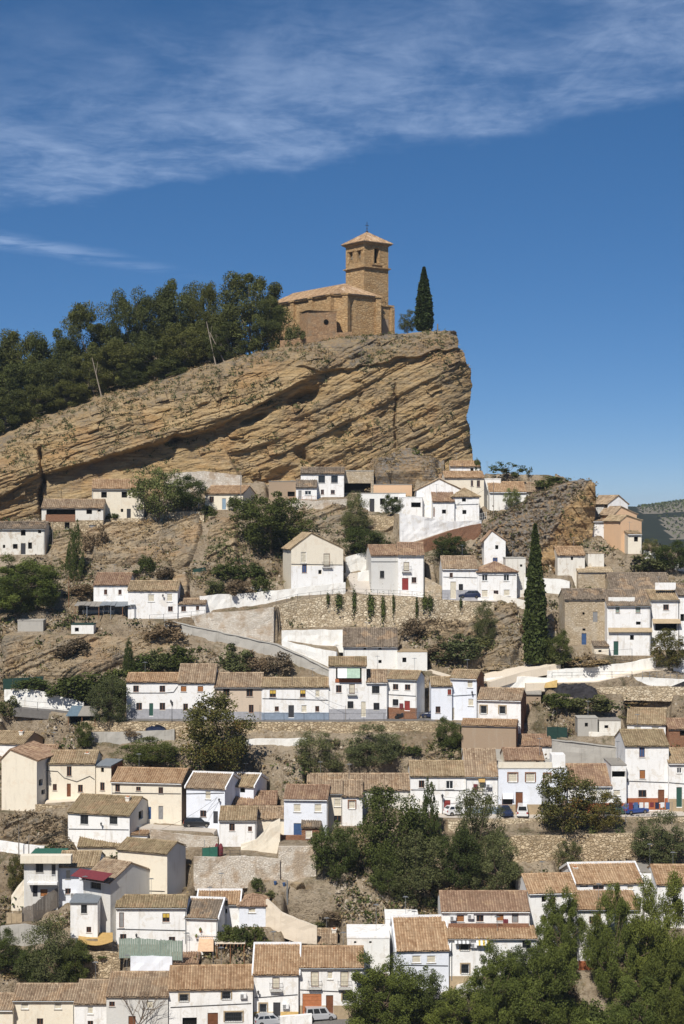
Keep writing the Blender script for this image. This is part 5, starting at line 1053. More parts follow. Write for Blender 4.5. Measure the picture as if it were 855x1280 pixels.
    if rf in ('gable', 'hip', 'shed', 'flat') and h['cat'] == 'house' and h['wall'] not in ('ruinstone', 'brownwall', 'peach'):
        if rs.random() < .5:
            m_ = MB(); x = Wd * rs.uniform(.2, .8); y = D * .5; z0 = Hh; z1 = Hh + D * .2 + rs.uniform(1.6, 2.6); m_.tube((x, y, z0), (x, y, z1), .03, .025, 5)
            for k in range(5): m_.box(x - .45 + .06 * k, x + .45 - .06 * k, y - .3 + .15 * k, y - .27 + .15 * k, z1 - .12, z1 - .09)
            m_.box(x - .02, x + .02, y - .3, y + .35, z1 - .15, z1 - .12); m_.build('aerial', M['galv'], root)
        if rf in ('gable', 'shed') and rs.random() < .55 and Hh > 3:
            m_ = MB(); m_.tube((0, -ov - .05, Hh - ov * h['t'] - .02), (Wd, -ov - .05, Hh - ov * h['t'] - .02), .06, .06, 6); x = rs.choice((.12, Wd - .12)); m_.tube((x, -ov - .05, Hh - ov * h['t'] - .05), (x, -.08, Hh - .55), .04, .04, 6); m_.tube((x, -.08, Hh - .55), (x, -.08, .1), .04, .04, 6); m_.build('gutter', M[rs.choice(('galv', 'greydoor', 'paintwhite'))], root)
    if h['extra']: h['extra'](h, root, ray, bpy)
    return root
for h in HOUSES: h['obj'] = build_house(h)
# ------------------------------------------------------------------ church
def church():
    o = np.array(P(452.5, 418.5, 374.0)); ang = math.atan2(0.6, 0.8)      # local x to the right-back, local y to the back-left
    root = empty('church', o, ang, 'sandstone church with square bell tower on top of the cliff', 'church')
    H0 = 9.0; poly = [(-4.6, 0), (4.6, 0), (6.6, 3.2), (6.6, 27), (-6.6, 27), (-6.6, 3.2)]
    m = MB()
    for i in range(6):
        a, b = poly[i], poly[(i + 1) % 6]; m.face([(a[0], a[1], -4), (b[0], b[1], -4), (b[0], b[1], H0), (a[0], a[1], H0)])
    m.build('nave_wall', M['ashlar'], root)
    c = MB()                                                     # moulded cornice
    for e, z0, z1 in ((.18, H0 - .5, H0 - .25), (.42, H0 - .25, H0)):
        pp = [(x * (1 + e / 6.0), y + (-e if y < 1 else e if y > 20 else 0)) for x, y in poly]; c.hull8([(x, y, z0) for x, y in pp], [(x, y, z1) for x, y in pp])
    c.build('cornice', M['ashlar'], root)
    for (x, y, r) in ((-4.6, 0, 45), (4.6, 0, 45), (-6.6, 3.2, 0), (-6.6, 10.5, 0), (-6.6, 18, 0), (-6.6, 26.5, 0), (6.6, 3.2, 0)):
        b = MB(); w = .62; cs, sn = math.cos(R(r / 2 * (1 if x < 0 else -1))), math.sin(R(r / 2 * (1 if x < 0 else -1)))
        q = [(-w, -w - .15), (w, -w - .15), (w, w), (-w, w)]; q = [(x + a * cs - b_ * sn, y + a * sn + b_ * cs) for a, b_ in q]
        b.hull8([(a, b_, -4) for a, b_ in q], [(a, b_, H0 - .2) for a, b_ in q])
        q2 = [(x + (a - x) * 1.35, y + (b_ - y) * 1.35) for a, b_ in q]; b.hull8([(a, b_, H0 - .2) for a, b_ in q2], [(a, b_, H0 + .12) for a, b_ in q2]); b.build('buttress', M['ashlar'], root)
    rb, tb = MB(), MB(); zr = H0 + 3.3; e = .55; low = [(x * 1.09, y + (-e if y < 1 else e if y > 20 else 0), H0 + .02) for x, y in poly]; ra, rc = (0, 6.5, zr), (0, 27.5, zr)
    for pts in ([low[0], low[1], ra], [low[1], low[2], ra], [low[2], low[3], rc, ra], [low[3], low[4], rc], [low[4], low[5], ra, rc], [low[5], low[0], ra]):
        rb.hull8(pts, [(p[0], p[1], p[2] + .1) for p in pts])
    roof = rb.build('nave_roof', M['beige'], root)
    def tri_slope(a, b, top2):
        a, b = np.array(a), np.array(b); d = b - a; L = np.linalg.norm(d); d /= L; mid = np.array(top2[0]); v = mid - a; up = v - d * np.dot(v, d); S = np.linalg.norm(up); up /= S
        s0 = np.dot(np.array(top2[0]) - a, d); s1 = np.dot(np.array(top2[-1]) - a, d)
        if s0 > s1: s0, s1 = s1, s0
        ins = lambda x, y: (x > s0 * y / S - .15) and (x < L + (s1 - L) * y / S + .15)
        slope(tb, tuple(a + np.array((0, 0, .11))), tuple(d), tuple(up), L, S, poly=ins, col=.42)
    tri_slope(low[0], low[1], [ra]); tri_slope(low[1], low[2], [ra]); tri_slope(low[2], low[3], [ra, rc]); tri_slope(low[5], low[0], [ra]); tri_slope(low[4], low[5], [rc, ra])
    ridge_caps(tb, (0, 6.5, zr + .14), (0, 27.5, zr + .14)); 
    for p in (low[0], low[1], low[5], low[2]): ridge_caps(tb, (p[0], p[1], p[2] + .15), (0, 6.5, zr + .15))
    tag(tb.build('roof_tiles', M['tile_orange'], roof), kind='stuff')
    # side niche with an arch between the buttresses
    a = MB(); a.box(-6.66, -6.605, 5.2, 8.6, 1.5, 6.6); 
    for k in range(6): t0, t1 = math.pi * k / 6, math.pi * (k + 1) / 6; a.hull8([(-6.66, 6.9 + 1.7 * math.cos(t0), 6.6), (-6.66, 6.9 + 1.7 * math.cos(t1), 6.6), (-6.605, 6.9 + 1.7 * math.cos(t1), 6.6), (-6.605, 6.9 + 1.7 * math.cos(t0), 6.6)], [(-6.66, 6.9 + 1.7 * math.cos(t0), 6.6 + 1.4 * math.sin(t0)), (-6.66, 6.9 + 1.7 * math.cos(t1), 6.6 + 1.4 * math.sin(t1)), (-6.605, 6.9 + 1.7 * math.cos(t1), 6.6 + 1.4 * math.sin(t1)), (-6.605, 6.9 + 1.7 * math.cos(t0), 6.6 + 1.4 * math.sin(t0))])
    a.build('blind_arch', M['ashlar'], root)
    # sacristy block to the right of the apse
    s = MB(); s.box(5.0, 11.9, 3.6, 9.0, -4, 7.6); s.build('sacristy', M['ashlar'], root); s = MB(); s.box(4.9, 12.2, 3.3, 9.2, 7.6, 8.0); s.build('sacristy_cornice', M['ashlar'], root)
    for x in (7.6, 11.6): s = MB(); s.box(x - .45, x + .45, 3.0, 3.598, -4, 7.4); s.build('buttress', M['ashlar'], root)
    s = MB(); s.box(8.7, 10.6, 3.53, 3.597, -.5, 4.6); s.build('blind_arch', M['brownwall'], root)
    # tower
    tx0, tx1, ty0, ty1 = 7.6, 14.9, 9.0, 16.3; T1, T2 = 17.2, 23.2; t = MB(); holes_f = [(tx0 + 2.9, tx0 + 4.4, 18.6, 22.2)]; holes_l = [(ty0 + 1.2, ty0 + 2.7, 19.0, 21.6), (ty0 + 4.4, ty0 + 5.9, 19.0, 21.6)]
    def facegrid(hs, lo, hi, fn):
        xs = sorted({lo, hi, *[v for q in hs for v in q[:2]]}); zs = sorted({-4, T2, *[v for q in hs for v in q[2:]]})
        for i in range(len(xs) - 1):
            for j in range(len(zs) - 1):
                if any(q[0] < (xs[i] + xs[i + 1]) / 2 < q[1] and q[2] < (zs[j] + zs[j + 1]) / 2 < q[3] for q in hs): continue
                t.face([fn(xs[i], 0, zs[j]), fn(xs[i + 1], 0, zs[j]), fn(xs[i + 1], 0, zs[j + 1]), fn(xs[i], 0, zs[j + 1])])
        for (x0, x1, z0, z1) in hs:
            for (a_, b_) in (((x0, z0), (x1, z0)), ((x1, z0), (x1, z1)), ((x1, z1), (x0, z1)), ((x0, z1), (x0, z0))):
                t.face([fn(a_[0], 0, a_[1]), fn(b_[0], 0, b_[1]), fn(b_[0], 1.0, b_[1]), fn(a_[0], 1.0, a_[1])])
    facegrid(holes_f, tx0, tx1, lambda x, d, z: (x, ty0 + d, z)); facegrid(holes_l, ty0, ty1, lambda y, d, z: (tx0 + d, y, z)); facegrid([], tx0, tx1, lambda x, d, z: (x, ty1 - d, z)); facegrid([(ty0 + 2.9, ty0 + 4.4, 18.6, 22.2)], ty0, ty1, lambda y, d, z: (tx1 - d, y, z))
    t.build('tower_wall', M['ashlar'], root)
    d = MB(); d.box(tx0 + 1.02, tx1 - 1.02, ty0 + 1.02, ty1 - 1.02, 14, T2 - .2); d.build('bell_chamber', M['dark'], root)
    cn = MB()
    for e_, z0, z1 in ((.2, T1, T1 + .2), (.48, T1 + .2, T1 + .45), (.2, T2 - .3, T2 - .05), (.6, T2 - .05, T2 + .25)): cn.box(tx0 - e_, tx1 + e_, ty0 - e_, ty1 + e_, z0, z1)
    cn.build('tower_cornice', M['ashlar'], root)
    # arches, bells and frames round the openings
    for (x0, x1, z0, z1) in holes_f:
        f = MB(); f.box(x0 - .5, x0 - .004, ty0 - .14, ty0 - .004, z0 - .1, z1); f.box(x1 + .004, x1 + .5, ty0 - .14, ty0 - .004, z0 - .1, z1); f.box(x0 - .9, x1 + .9, ty0 - .2, ty0 - .004, z1 + .02, z1 + .4); f.box(x0 - .7, x1 + .7, ty0 - .3, ty0 - .004, z0 - .45, z0 - .12); f.build('window_surround', M['ashlar'], root)
    for (y0, y1, z0, z1) in holes_l:
        f = MB(); f.box(tx0 - .14, tx0 - .004, y0 - .4, y0 - .004, z0 - .1, z1 - .2); f.box(tx0 - .14, tx0 - .004, y1 + .004, y1 + .4, z0 - .1, z1 - .2); f.box(tx0 - .2, tx0 - .004, y0 - .6, y1 + .6, z1 + .02, z1 + .35); f.build('window_surround', M['ashlar'], root)
        b = MB(); b.lathe([(.55, 0), (.42, .25), (.33, .7), (.12, .9), (0, .95)], (tx0 + .5, (y0 + y1) / 2, z0 + .8), 10); b.build('bell', M['brass'], root)
    e = MB(); e.box(tx0 + 4.6, tx0 + 6.4, ty0 - .12, ty0 - .004, 9.6, 9.9); e.box(tx0 + 4.8, tx0 + 6.2, ty0 - .12, ty0 - .004, 6.6, 6.9); e.box(tx0 + 5.1, tx0 + 5.9, ty0 - .1, ty0 - .004, 9.9, 11.0); e.box(tx0 + 4.85, tx0 + 5.15, ty0 - .1, ty0 - .004, 6.9, 9.6); e.box(tx0 + 5.85, tx0 + 6.15, ty0 - .1, ty0 - .004, 6.9, 9.6); e.build('coat_of_arms', M['ashlar'], root)
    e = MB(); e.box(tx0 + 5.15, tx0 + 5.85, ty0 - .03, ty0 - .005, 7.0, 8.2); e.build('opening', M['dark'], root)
    rb, tb = MB(), MB(); e = .8; cx, cy, zt = (tx0 + tx1) / 2, (ty0 + ty1) / 2, T2 + 3.2; lw = [(tx0 - e, ty0 - e, T2 + .2), (tx1 + e, ty0 - e, T2 + .2), (tx1 + e, ty1 + e, T2 + .2), (tx0 - e, ty1 + e, T2 + .2)]
    for i in range(4): pts = [lw[i], lw[(i + 1) % 4], (cx, cy, zt)]; rb.hull8(pts, [(p[0], p[1], p[2] + .1) for p in pts])
    rf = rb.build('tower_roof', M['beige'], root)
    for i in range(4): tri_slope.__globals__; a_, b_ = lw[i], lw[(i + 1) % 4]; sl2(tb, a_, b_, (cx, cy, zt)); ridge_caps(tb, (lw[i][0], lw[i][1], lw[i][2] + .14), (cx, cy, zt + .12))
    tag(tb.build('roof_tiles', M['tile_orange'], rf), kind='stuff')
    x = MB(); x.lathe([(.25, 0), (.32, .3), (.12, .5)], (cx, cy, zt), 8); x.box(cx - .05, cx + .05, cy - .05, cy + .05, zt + .4, zt + 2.6); x.box(cx - .6, cx + .6, cy - .045, cy + .045, zt + 1.7, zt + 1.8); x.lathe([(.14, 0), (.16, .12), (.05, .25)], (cx, cy, zt + .9), 8); x.build('cross', M['iron'], root)
def sl2(tb, a, b, top):
    a, b = np.array(a), np.array(b); d = b - a; L = np.linalg.norm(d); d /= L; v = np.array(top) - a; up = v - d * np.dot(v, d); S = np.linalg.norm(up); up /= S
    slope(tb, tuple(a + np.array((0, 0, .11))), tuple(d), tuple(up), L, S, poly=lambda x, y: (x > L / 2 * y / S - .15) and (x < L - L / 2 * y / S + .15), col=.42)
church()
o = P(404, 428, 366.5); rt = empty('ruined_turret', o, R(24), 'stump of a round-holed brick and stone turret beside the church apse', 'ruin')
m = MB(); pr = [(-3.8, 0), (3.2, -.4), (4.0, 1.6), (3.2, 5), (-3.8, 5)]; m.hull8([(x, y, -3) for x, y in pr], [(x * .97, y, 7.3 + .5 * math.sin(x * 2.1)) for x, y in pr]); m.build('wall', M['bastion'], rt)
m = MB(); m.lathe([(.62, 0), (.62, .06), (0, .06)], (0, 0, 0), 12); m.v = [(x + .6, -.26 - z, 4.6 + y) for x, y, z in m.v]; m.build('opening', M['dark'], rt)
m = MB(); m.box(-3.95, 3.3, -.42, 5.1, 7.05, 7.35); m.build('coping', M['ashlar'], rt)
def free_wall(label, name, pts, h0, thick, mat, cat):
    m = MB()
    for a, b in zip(pts[:-1], pts[1:]): m.hull8([(a[0], a[1], a[2] - 3), (b[0], b[1], b[2] - 3), (b[0], b[1] + thick, b[2] - 3), (a[0], a[1] + thick, a[2] - 3)], [(a[0], a[1], a[2] + h0 * (0.8 + .4 * random.random())), (b[0], b[1], b[2] + h0 * (.8 + .4 * random.random())), (b[0], b[1] + thick, b[2] + h0), (a[0], a[1] + thick, a[2] + h0)])
    tag(m.build(name, M[mat], None), label, cat)
free_wall('low ruined stone wall along the cliff edge under the church', 'ruined_wall', [P(350, 436, 361), P(364, 434, 361), P(378, 433, 361.5), P(391, 430, 362), P(424, 427, 363.5), P(440, 424, 364)], 1.8, 1.2, 'bastion', 'wall')
m = MB(); p = P(547, 416, 362); m.tube((p[0], p[1], p[2] - 1), (p[0], p[1], p[2] + 2.0), .16, .14, 6); tag(m.build('stone_post', M['pole'], None), 'short upright post near the cliff tip right of the cypress', 'post')
# ------------------------------------------------------------------ trees
def leafquads(c, s, up=0.3, flat_=0.0, seed=0, thin=1.0):
    g = np.random.default_rng(seed); n = len(c); nr = g.normal(size=(n, 3)); nr[:, 2] = np.abs(nr[:, 2]) + up; nr /= np.linalg.norm(nr, axis=1)[:, None]
    a = np.cross(nr, g.normal(size=(n, 3))); a /= np.linalg.norm(a, axis=1)[:, None] + 1e-9; b = np.cross(nr, a); s = np.asarray(s)[:, None] * g.uniform(.6, 1.3, (n, 1)); r = g.uniform(.5, 1.0, (n, 1)) * thin
    return np.stack([c - a * s - b * s * r * .2, c + a * s * .1 - b * s * r, c + a * s + b * s * r * .15, c - a * s * .1 + b * s * r], 1)
def crown_blobs(seed, nb, leaves, ls, z0, shape, br, squash=.75, name='crown', lift=0.0, thin=1.0, el=0.0):
    """leaf clumps around many small branch ends inside an envelope"""
    g = np.random.default_rng(seed); V = []; T = []
    C = []; RD = []
    while len(C) < nb:
        p = g.uniform(-1, 1, 3); zz_ = (p[2] + 1) / 2; rad = shape(zz_)
        if math.hypot(p[0], p[1]) > rad: continue
        if g.random() < .45 and math.hypot(p[0], p[1]) < rad * .55: continue
        C.append((p[0] * .5, p[1] * .5, z0 + zz_ * (1 - z0 - br * .6))); RD.append(rad)
    for c, rd_ in zip(C, RD):
        n = int(leaves / nb * g.uniform(.6, 1.4)); r = br * g.uniform(.55, 1.3) * (0.5 + .5 * min(1, rd_ / .5)); n = int(n * (.45 + .55 * min(1, rd_ / .5))); d = g.normal(size=(n, 3)); d /= np.linalg.norm(d, axis=1)[:, None]; d *= (g.uniform(.25, 1, (n, 1)) ** .6)
        d[:, 2] = d[:, 2] * squash + lift; ou = np.array((c[0], c[1], .12 + .2 * abs(c[0]))); ou /= np.linalg.norm(ou) + 1e-6; pts = np.array(c) + d * r + ou * (r * el * g.normal(size=(n, 1))); tt = np.clip(0.10 + .55 * g.random() + .35 * g.random(n), 0, 1)
        V.append(leafquads(pts, np.full(n, ls), seed=g.integers(1e6), thin=thin)); T.append(tt)
    return np.concatenate(V), np.concatenate(T), C
def limbs(seed, C, z0, r0, n=14, fork=.25):
    m = MB(); g = random.Random(seed); pts = [(0, 0, -.06)]; x = y = 0
    for k in range(1, 5): x += g.uniform(-.025, .025); y += g.uniform(-.025, .025); pts.append((x, y, (z0 + .35) * k / 4))
    for k in range(4): m.tube(pts[k], pts[k + 1], r0 * (1 - .17 * k), r0 * (1 - .17 * (k + 1)), 6)
    for c in g.sample(list(C), min(n, len(C))):
        b = pts[g.choice((2, 3, 4))]; mid = ((b[0] + c[0]) / 2, (b[1] + c[1]) / 2, b[2] * .6 + c[2] * .4 - .02); m.tube(b, mid, r0 * .38, r0 * .25, 5); m.tube(mid, c, r0 * .25, r0 * .08, 4)
    return m
KINDS = {}
def kind(name, leaf, bark, variants): KINDS[name] = [( quads_mesh('crown', V, T, M[leaf]), lm.mesh('trunk', M[bark])) for V, T, lm in variants]
def mk(seed, nb, leaves, ls, z0, shape, br, r0, squash=.75, lift=0.0, nl=14, thin=1.0, el=0.0):
    V, T, C = crown_blobs(seed, nb, leaves, ls, z0, shape, br, squash, lift=lift, thin=thin, el=el); return V, T, limbs(seed, C, z0, r0, nl)
dome = lambda z: max(0.0, 1 - (2 * z - .85) ** 2 / 1.5) ** .5 * .86
rnd = lambda z: (max(0.0, 1 - (2 * z - 1) ** 2) ** .5 * .98 + .02) * .86
egg = lambda z: (max(0.0, 1 - (2 * z - .75) ** 2 / 1.6)) ** .5 * .86
pinec = lambda z: .88 * min(1, 1.42 * (1 - z) ** .52 + .02) * min(1, .6 + 1.6 * z)
kind('pine', 'leaf_pine', 'bark_pale', [mk(s, 58, 32000, .0140, .06, dome, .125, .018, .75, .02, 14, .55, .1) for s in (1, 2, 3, 4)])
kind('bright_pine', 'leaf_bright', 'bark', [mk(s, 95, 56000, .0112, .06, pinec, .095, .016, .85, .03, 30, .55, .25) for s in (11, 12, 13)])
kind('broadleaf', 'leaf_dark', 'bark', [mk(s, 95, 20000, .0110, .06, rnd, .12, .03, .8) for s in (21, 22, 23)])
kind('olive', 'leaf_olive', 'bark', [mk(s, 90, 20000, .0105, .05, egg, .115, .025, .8, 0, 14, .9) for s in (31, 32, 33)])
kind('light', 'leaf_light', 'bark', [mk(s, 75, 9000, .0135, .14, rnd, .12, .025, .75) for s in (41, 42)])
kind('auburn', 'leaf_auburn', 'bark', [mk(s, 100, 14000, .013, .05, rnd, .115, .03, .8) for s in (44,)])
kind('sparse', 'leaf_dark', 'bark', [mk(51, 26, 1500, .022, .25, rnd, .10, .022, .6, .02, 26)])
kind('conifer', 'leaf_cypress', 'bark', [mk(s, 170, 16000, .013, .02, lambda z: max(.05, .92 * (1 - z) ** .85), .085, .03, .9) for s in (54, 55)])
def cyp(seed):
    g = np.random.default_rng(seed); n = 12000; z = g.uniform(0.02, 1, n); prof = np.interp(z, [0, .04, .15, .35, .6, .8, .92, 1], [.45, .85, 1.0, .94, .70, .40, .20, .03]) * .5
    th = g.uniform(0, 6.283, n); bump_ = 1 + .26 * fbm(np.cos(th) * 2.0 + 5, z * 20, np.sin(th) * 2.0, 4) + .10 * np.abs(g.normal(size=n)) * (g.random(n) < .2); r = prof * np.sqrt(g.uniform(.45, 1.0, n)) * bump_
    pts = np.stack([r * np.cos(th), r * np.sin(th), z], 1); V = leafquads(pts, np.full(n, 1.0), seed=seed); c = pts[:, None, :]; d = V - c; d[..., :2] *= .075; d[..., 2] *= .016; V = c + d
    T = np.clip(.5 + .45 * fbm(np.cos(th) * 3, z * 30, np.sin(th) * 3, 3) + g.normal(0, .1, n), 0, 1); m = MB(); m.tube((0, 0, -.03), (0, 0, .5), .12, .05, 6); return V, T, m
kind('cypress', 'leaf_cypress', 'bark', [cyp(61), cyp(62)])
bush = lambda s, n=2600, ls=.035: mk(s, 34, n, ls, .0, lambda z: (1 - z ** 2.2) ** .5, .19, .02, .8)
kind('bush', 'leaf_dark', 'bark', [bush(71), bush(72)]); kind('olive_bush', 'leaf_olive', 'bark', [bush(73), bush(74)]); kind('dry_bush', 'leaf_brown', 'bark', [bush(75), bush(76)]); kind('green_bush', 'leaf_bright', 'bark', [bush(77), bush(78)]); kind('straw_bush', 'leaf_dry', 'bark', [bush(79)])
TN = [0]
def tree_at(base, w, h, k, label, name='tree', cat='tree', group=None, rot=None, dz=0.0):
    TN[0] += 1; me = KINDS[k][TN[0] % len(KINDS[k])]
    r = empty(name, (base[0], base[1], base[2] + dz), (TN[0] * 2.39996) % 6.283 if rot is None else rot, label, cat, group); r.scale = (w, w, h)
    link('crown', me[0], r); link('trunk', me[1], r); return r
def T(u, vt, vb, wpx, k, label, name=None, cat=None, group=None, hitv=None):
    b = hit(u, vb if hitv is None else hitv); Y = b[1]; h = max(.6, (CV - vt) / F * Y - b[2]); w = wpx / F * Y
    isb = 'bush' in k; return tree_at(b, w * 1.0, h, k, label, name or ('bush' if isb else 'tree'), cat or ('bush' if isb else 'tree'), group)
# pines on the hill behind the cliff edge (u, top v, width px, metres behind the edge)
PINES = [(8, 407, 70, 16, 'pine at the left end of the clifftop wood'), (46, 411, 66, 18, 'second pine from the left end of the clifftop wood'), (94, 377, 68, 20, 'tall grey-topped pine over the left part of the clifftop wood'), (150, 357, 62, 17, 'dense tall pine with rounded top in the middle of the clifftop wood'),
  (182, 364, 58, 20, 'pine leaning on the middle of the clifftop wood'), (214, 347, 66, 19, 'highest pine of the middle clifftop wood'), (248, 350, 44, 16, 'thin-topped pine left of the tallest clifftop crown'), (270, 378, 54, 10, 'shorter pine beside the two bare trunks'), (311, 336, 84, 10, 'broad tall pine closest to the church'),
  (334, 372, 44, 6, 'small pine pressed against the church side of the wood'), (20, 452, 70, 7, 'lower front pine at the left edge of the wood'), (66, 446, 66, 8, 'front pine above the fallen trunk'), (108, 436, 58, 9, 'front pine with grey bare twigs'), (150, 422, 66, 7, 'bushy front pine hanging over the cliff edge'), (190, 420, 66, 7, 'wide front pine in the middle of the cliff edge'),
  (228, 402, 62, 7, 'front pine right of the middle of the cliff edge'), (124, 402, 60, 22, 'pine filling the gap between the grey-topped and the dense pine'), (-22, 420, 80, 14, 'pine cut by the left edge of the view'), (282, 400, 50, 5, 'front pine beside the leaning bare trunks'), (42, 478, 52, 3, 'low young pine at the cliff edge on the left'), (2, 480, 60, 3, 'lowest pine clump at the left cliff edge'), (85, 472, 46, 3, 'low pine clump before the slanting pale trunk'), (206, 446, 46, 3, 'low pine bough over the middle cliff edge'), (165, 458, 40, 2, 'small pine seedling clump on the middle cliff edge')]
for u, vt, wpx, d, lab in PINES:
    b = cliff_top(u, d); h = max(3, (CV - vt) / F * b[1] - b[2]); tree_at((b[0], b[1], b[2] - .5), wpx / F * b[1] * 1.16, h * 1.06, 'pine', lab, 'pine_tree', 'tree', 'pines on top of the cliff')
for (u0, v0, u1, v1, lab) in ((128, 495, 115, 447, 'slanting pale dead trunk in front of the clifftop pines'), (270, 452, 258, 402, 'bare pale trunk leaning at the right of the clifftop wood'), (282, 450, 262, 415, 'second bare trunk crossing the first beside the church-side pine')):
    b = cliff_top(u0, 2.0); Y = b[1]; m = MB(); p0 = np.array((u0 - CU, 0, CV - v0)) / F * Y; p1 = np.array((u1 - CU, 0, CV - v1)) / F * Y; m.tube((0, 0, -1), tuple(p1 - p0), .16, .07, 6); m.tube(tuple((p1 - p0) * .6), tuple((p1 - p0) * .85 + np.array((.9, .2, .4))), .06, .03, 4)
    o_ = m.build('dead_trunk', M['bark_pale'], None); o_.location = (p0[0], Y, p0[2]); tag(o_, lab, 'dead tree')
b = P(530, 415, 364); tree_at(b, 4.0, 81 / F * 364, 'cypress', 'lone slim cypress on the clifftop beside the church', 'cypress_tree', 'tree')
b = P(509, 416, 366); tree_at(b, 4.6, 31 / F * 366, 'olive', 'small round grey-green tree between church and clifftop cypress', 'tree', 'tree')
b = P(370, 432, 362); tree_at(b, 4.4, 6.5, 'olive_bush', 'round shrub growing against the ruined turret', 'bush', 'bush')
b = P(566, 418, 357); tree_at(b, 1.6, 1.0, 'dry_bush', 'tuft of scrub on the very tip of the cliff', 'bush', 'bush')
# trees on the slope: u, top, base, width, kind, label
for a in [
 (197, 578, 655, 78, 'light', 'airy light green tree on the ledge before the cream cliff house'), (233, 590, 645, 52, 'broadleaf', 'darker tree right behind the airy light green one'), (339, 610, 690, 96, 'broadleaf', 'broad dark fig tree left of the beige gabled house'),
 (94, 636, 722, 30, 'conifer', 'drooping dark conifer below the veranda house'), (28, 694, 768, 84, 'bright_pine', 'bushy bright pine on the left slope below the ruined house'), (445, 612, 672, 36, 'olive', 'grey-green tree at the right of the grilled-window house'), (452, 655, 698, 56, 'broadleaf', 'dark green tree above the alley wall'),
 (490, 616, 646, 26, 'broadleaf', 'clipped round tree before the pergola house'), (562, 664, 712, 46, 'broadleaf', 'dark dense tree beside the rust-red wall'), (669, 656, 832, 29, 'cypress', 'very tall slender cypress in the middle of the right-hand slope'), (635, 570, 612, 52, 'sparse', 'sparse tree standing out against the sky on the crest'),
 (661, 579, 606, 10, 'sparse', 'thin single-stemmed plant on the skyline beside the sparse tree'), (640, 607, 640, 26, 'light', 'weeping light green shrub over the white crest house'), (842, 672, 716, 44, 'broadleaf', 'tree at the edge of the right-hand crest'), (812, 672, 700, 30, 'olive', 'pale tree behind the white pillar on the crest'),
 (836, 784, 838, 44, 'auburn', 'dark fig tree in front of the dark-porch house'), (698, 784, 832, 32, 'broadleaf', 'leafy tree at the foot of the ruined ochre house'), (606, 748, 802, 30, 'olive', 'greyish tree growing from the rubble left of the cypress'), (161, 784, 846, 20, 'conifer', 'pointed dark conifer above the row houses'),
 (136, 838, 902, 50, 'olive', 'bushy tree at the left end of the row houses'), (272, 862, 968, 94, 'auburn', 'big round rust-tinged tree in front of the row houses'), (106, 900, 938, 24, 'broadleaf', 'young tree beside the blue tarpaulin roof'), (186, 920, 966, 70, 'broadleaf', 'dark spreading tree behind the cream row'),
 (396, 911, 976, 68, 'olive', 'round olive-green tree on the left of the dirt slope'), (467, 902, 962, 70, 'olive', 'round olive-green tree on the right of the dirt slope'), (560, 893, 940, 34, 'broadleaf', 'dark tree left of the grey-brown building'),
 (418, 1022, 1102, 62, 'broadleaf', 'dark bushy tree at the left of the central grove'), (487, 974, 1095, 88, 'broadleaf', 'tallest broad tree of the central grove'), (537, 946, 1066, 36, 'conifer', 'pointed conifer rising from the central grove'), (520, 1034, 1128, 82, 'olive', 'shrubby tree low in the middle of the central grove'),
 (488, 1056, 1122, 56, 'broadleaf', 'dark undergrowth tree at the foot of the tallest grove tree'), (598, 970, 1090, 62, 'olive', 'feathery grey-green tree at the right of the central grove'), (620, 1038, 1118, 62, 'olive', 'lowest right tree of the central grove'), (574, 1030, 1116, 56, 'broadleaf', 'dark tree between the conifer and the feathery tree'),
 (704, 957, 1042, 78, 'auburn', 'plane tree hiding the front of the low red-roofed house'), (754, 986, 1040, 48, 'auburn', 'smaller plane tree by the parked green car'), (822, 1006, 1082, 66, 'olive', 'dark grey-green tree below the laundry line'), (710, 1044, 1092, 36, 'olive', 'small tree in front of the lower ochre wall'),
 (62, 1142, 1234, 70, 'olive', 'big dark shrubby tree in the garden at lower left'), (92, 1172, 1232, 46, 'broadleaf', 'low green tree beside the yellow sunshade'), (2, 1158, 1215, 44, 'broadleaf', 'tree at the left edge above the bottom roofs'), (36, 1180, 1234, 40, 'broadleaf', 'leafy shrub tree at the left of the dark garden tree'), (20, 1066, 1120, 26, 'auburn', 'climbing tree beside the outside stair of the green-turf house'),
 (476, 1190, 1300, 88, 'bright_pine', 'bushy foreground pine hiding the terrace block'), (528, 1203, 1282, 58, 'broadleaf', 'dark round tree under the L-shaped roof'), (574, 1232, 1312, 72, 'bright_pine', 'foreground pine in front of the white car'),
 (620, 1172, 1296, 60, 'bright_pine', 'conical foreground pine before the terrace house'), (657, 1172, 1240, 50, 'broadleaf', 'dark tree peeping behind the conical pine'), (684, 1176, 1312, 88, 'bright_pine', 'broad foreground pine in the middle of the right-hand clump'), (704, 1104, 1222, 56, 'bright_pine', 'tall thin-crowned pine before the strip-window house'), (766, 1100, 1250, 54, 'bright_pine', 'tall pine in front of the big orange roof'),
 (826, 1084, 1250, 70, 'bright_pine', 'tallest pine of the right-hand clump'), (836, 1180, 1300, 66, 'bright_pine', 'lower pine by the right edge'), (800, 1222, 1318, 70, 'bright_pine', 'bright young pine at the bottom of the right-hand clump'),
 ]: T(*((a[0], a[1] - 7, a[2], a[3] * 1.26) + a[4:] if a[4] == 'bright_pine' else (a[:3] + (a[3] * 1.14,) + a[4:] if a[4] in ('broadleaf', 'olive', 'auburn') else a)), name={'bright_pine': 'pine_tree', 'cypress': 'cypress_tree', 'conifer': 'conifer_tree'}.get(a[4]))
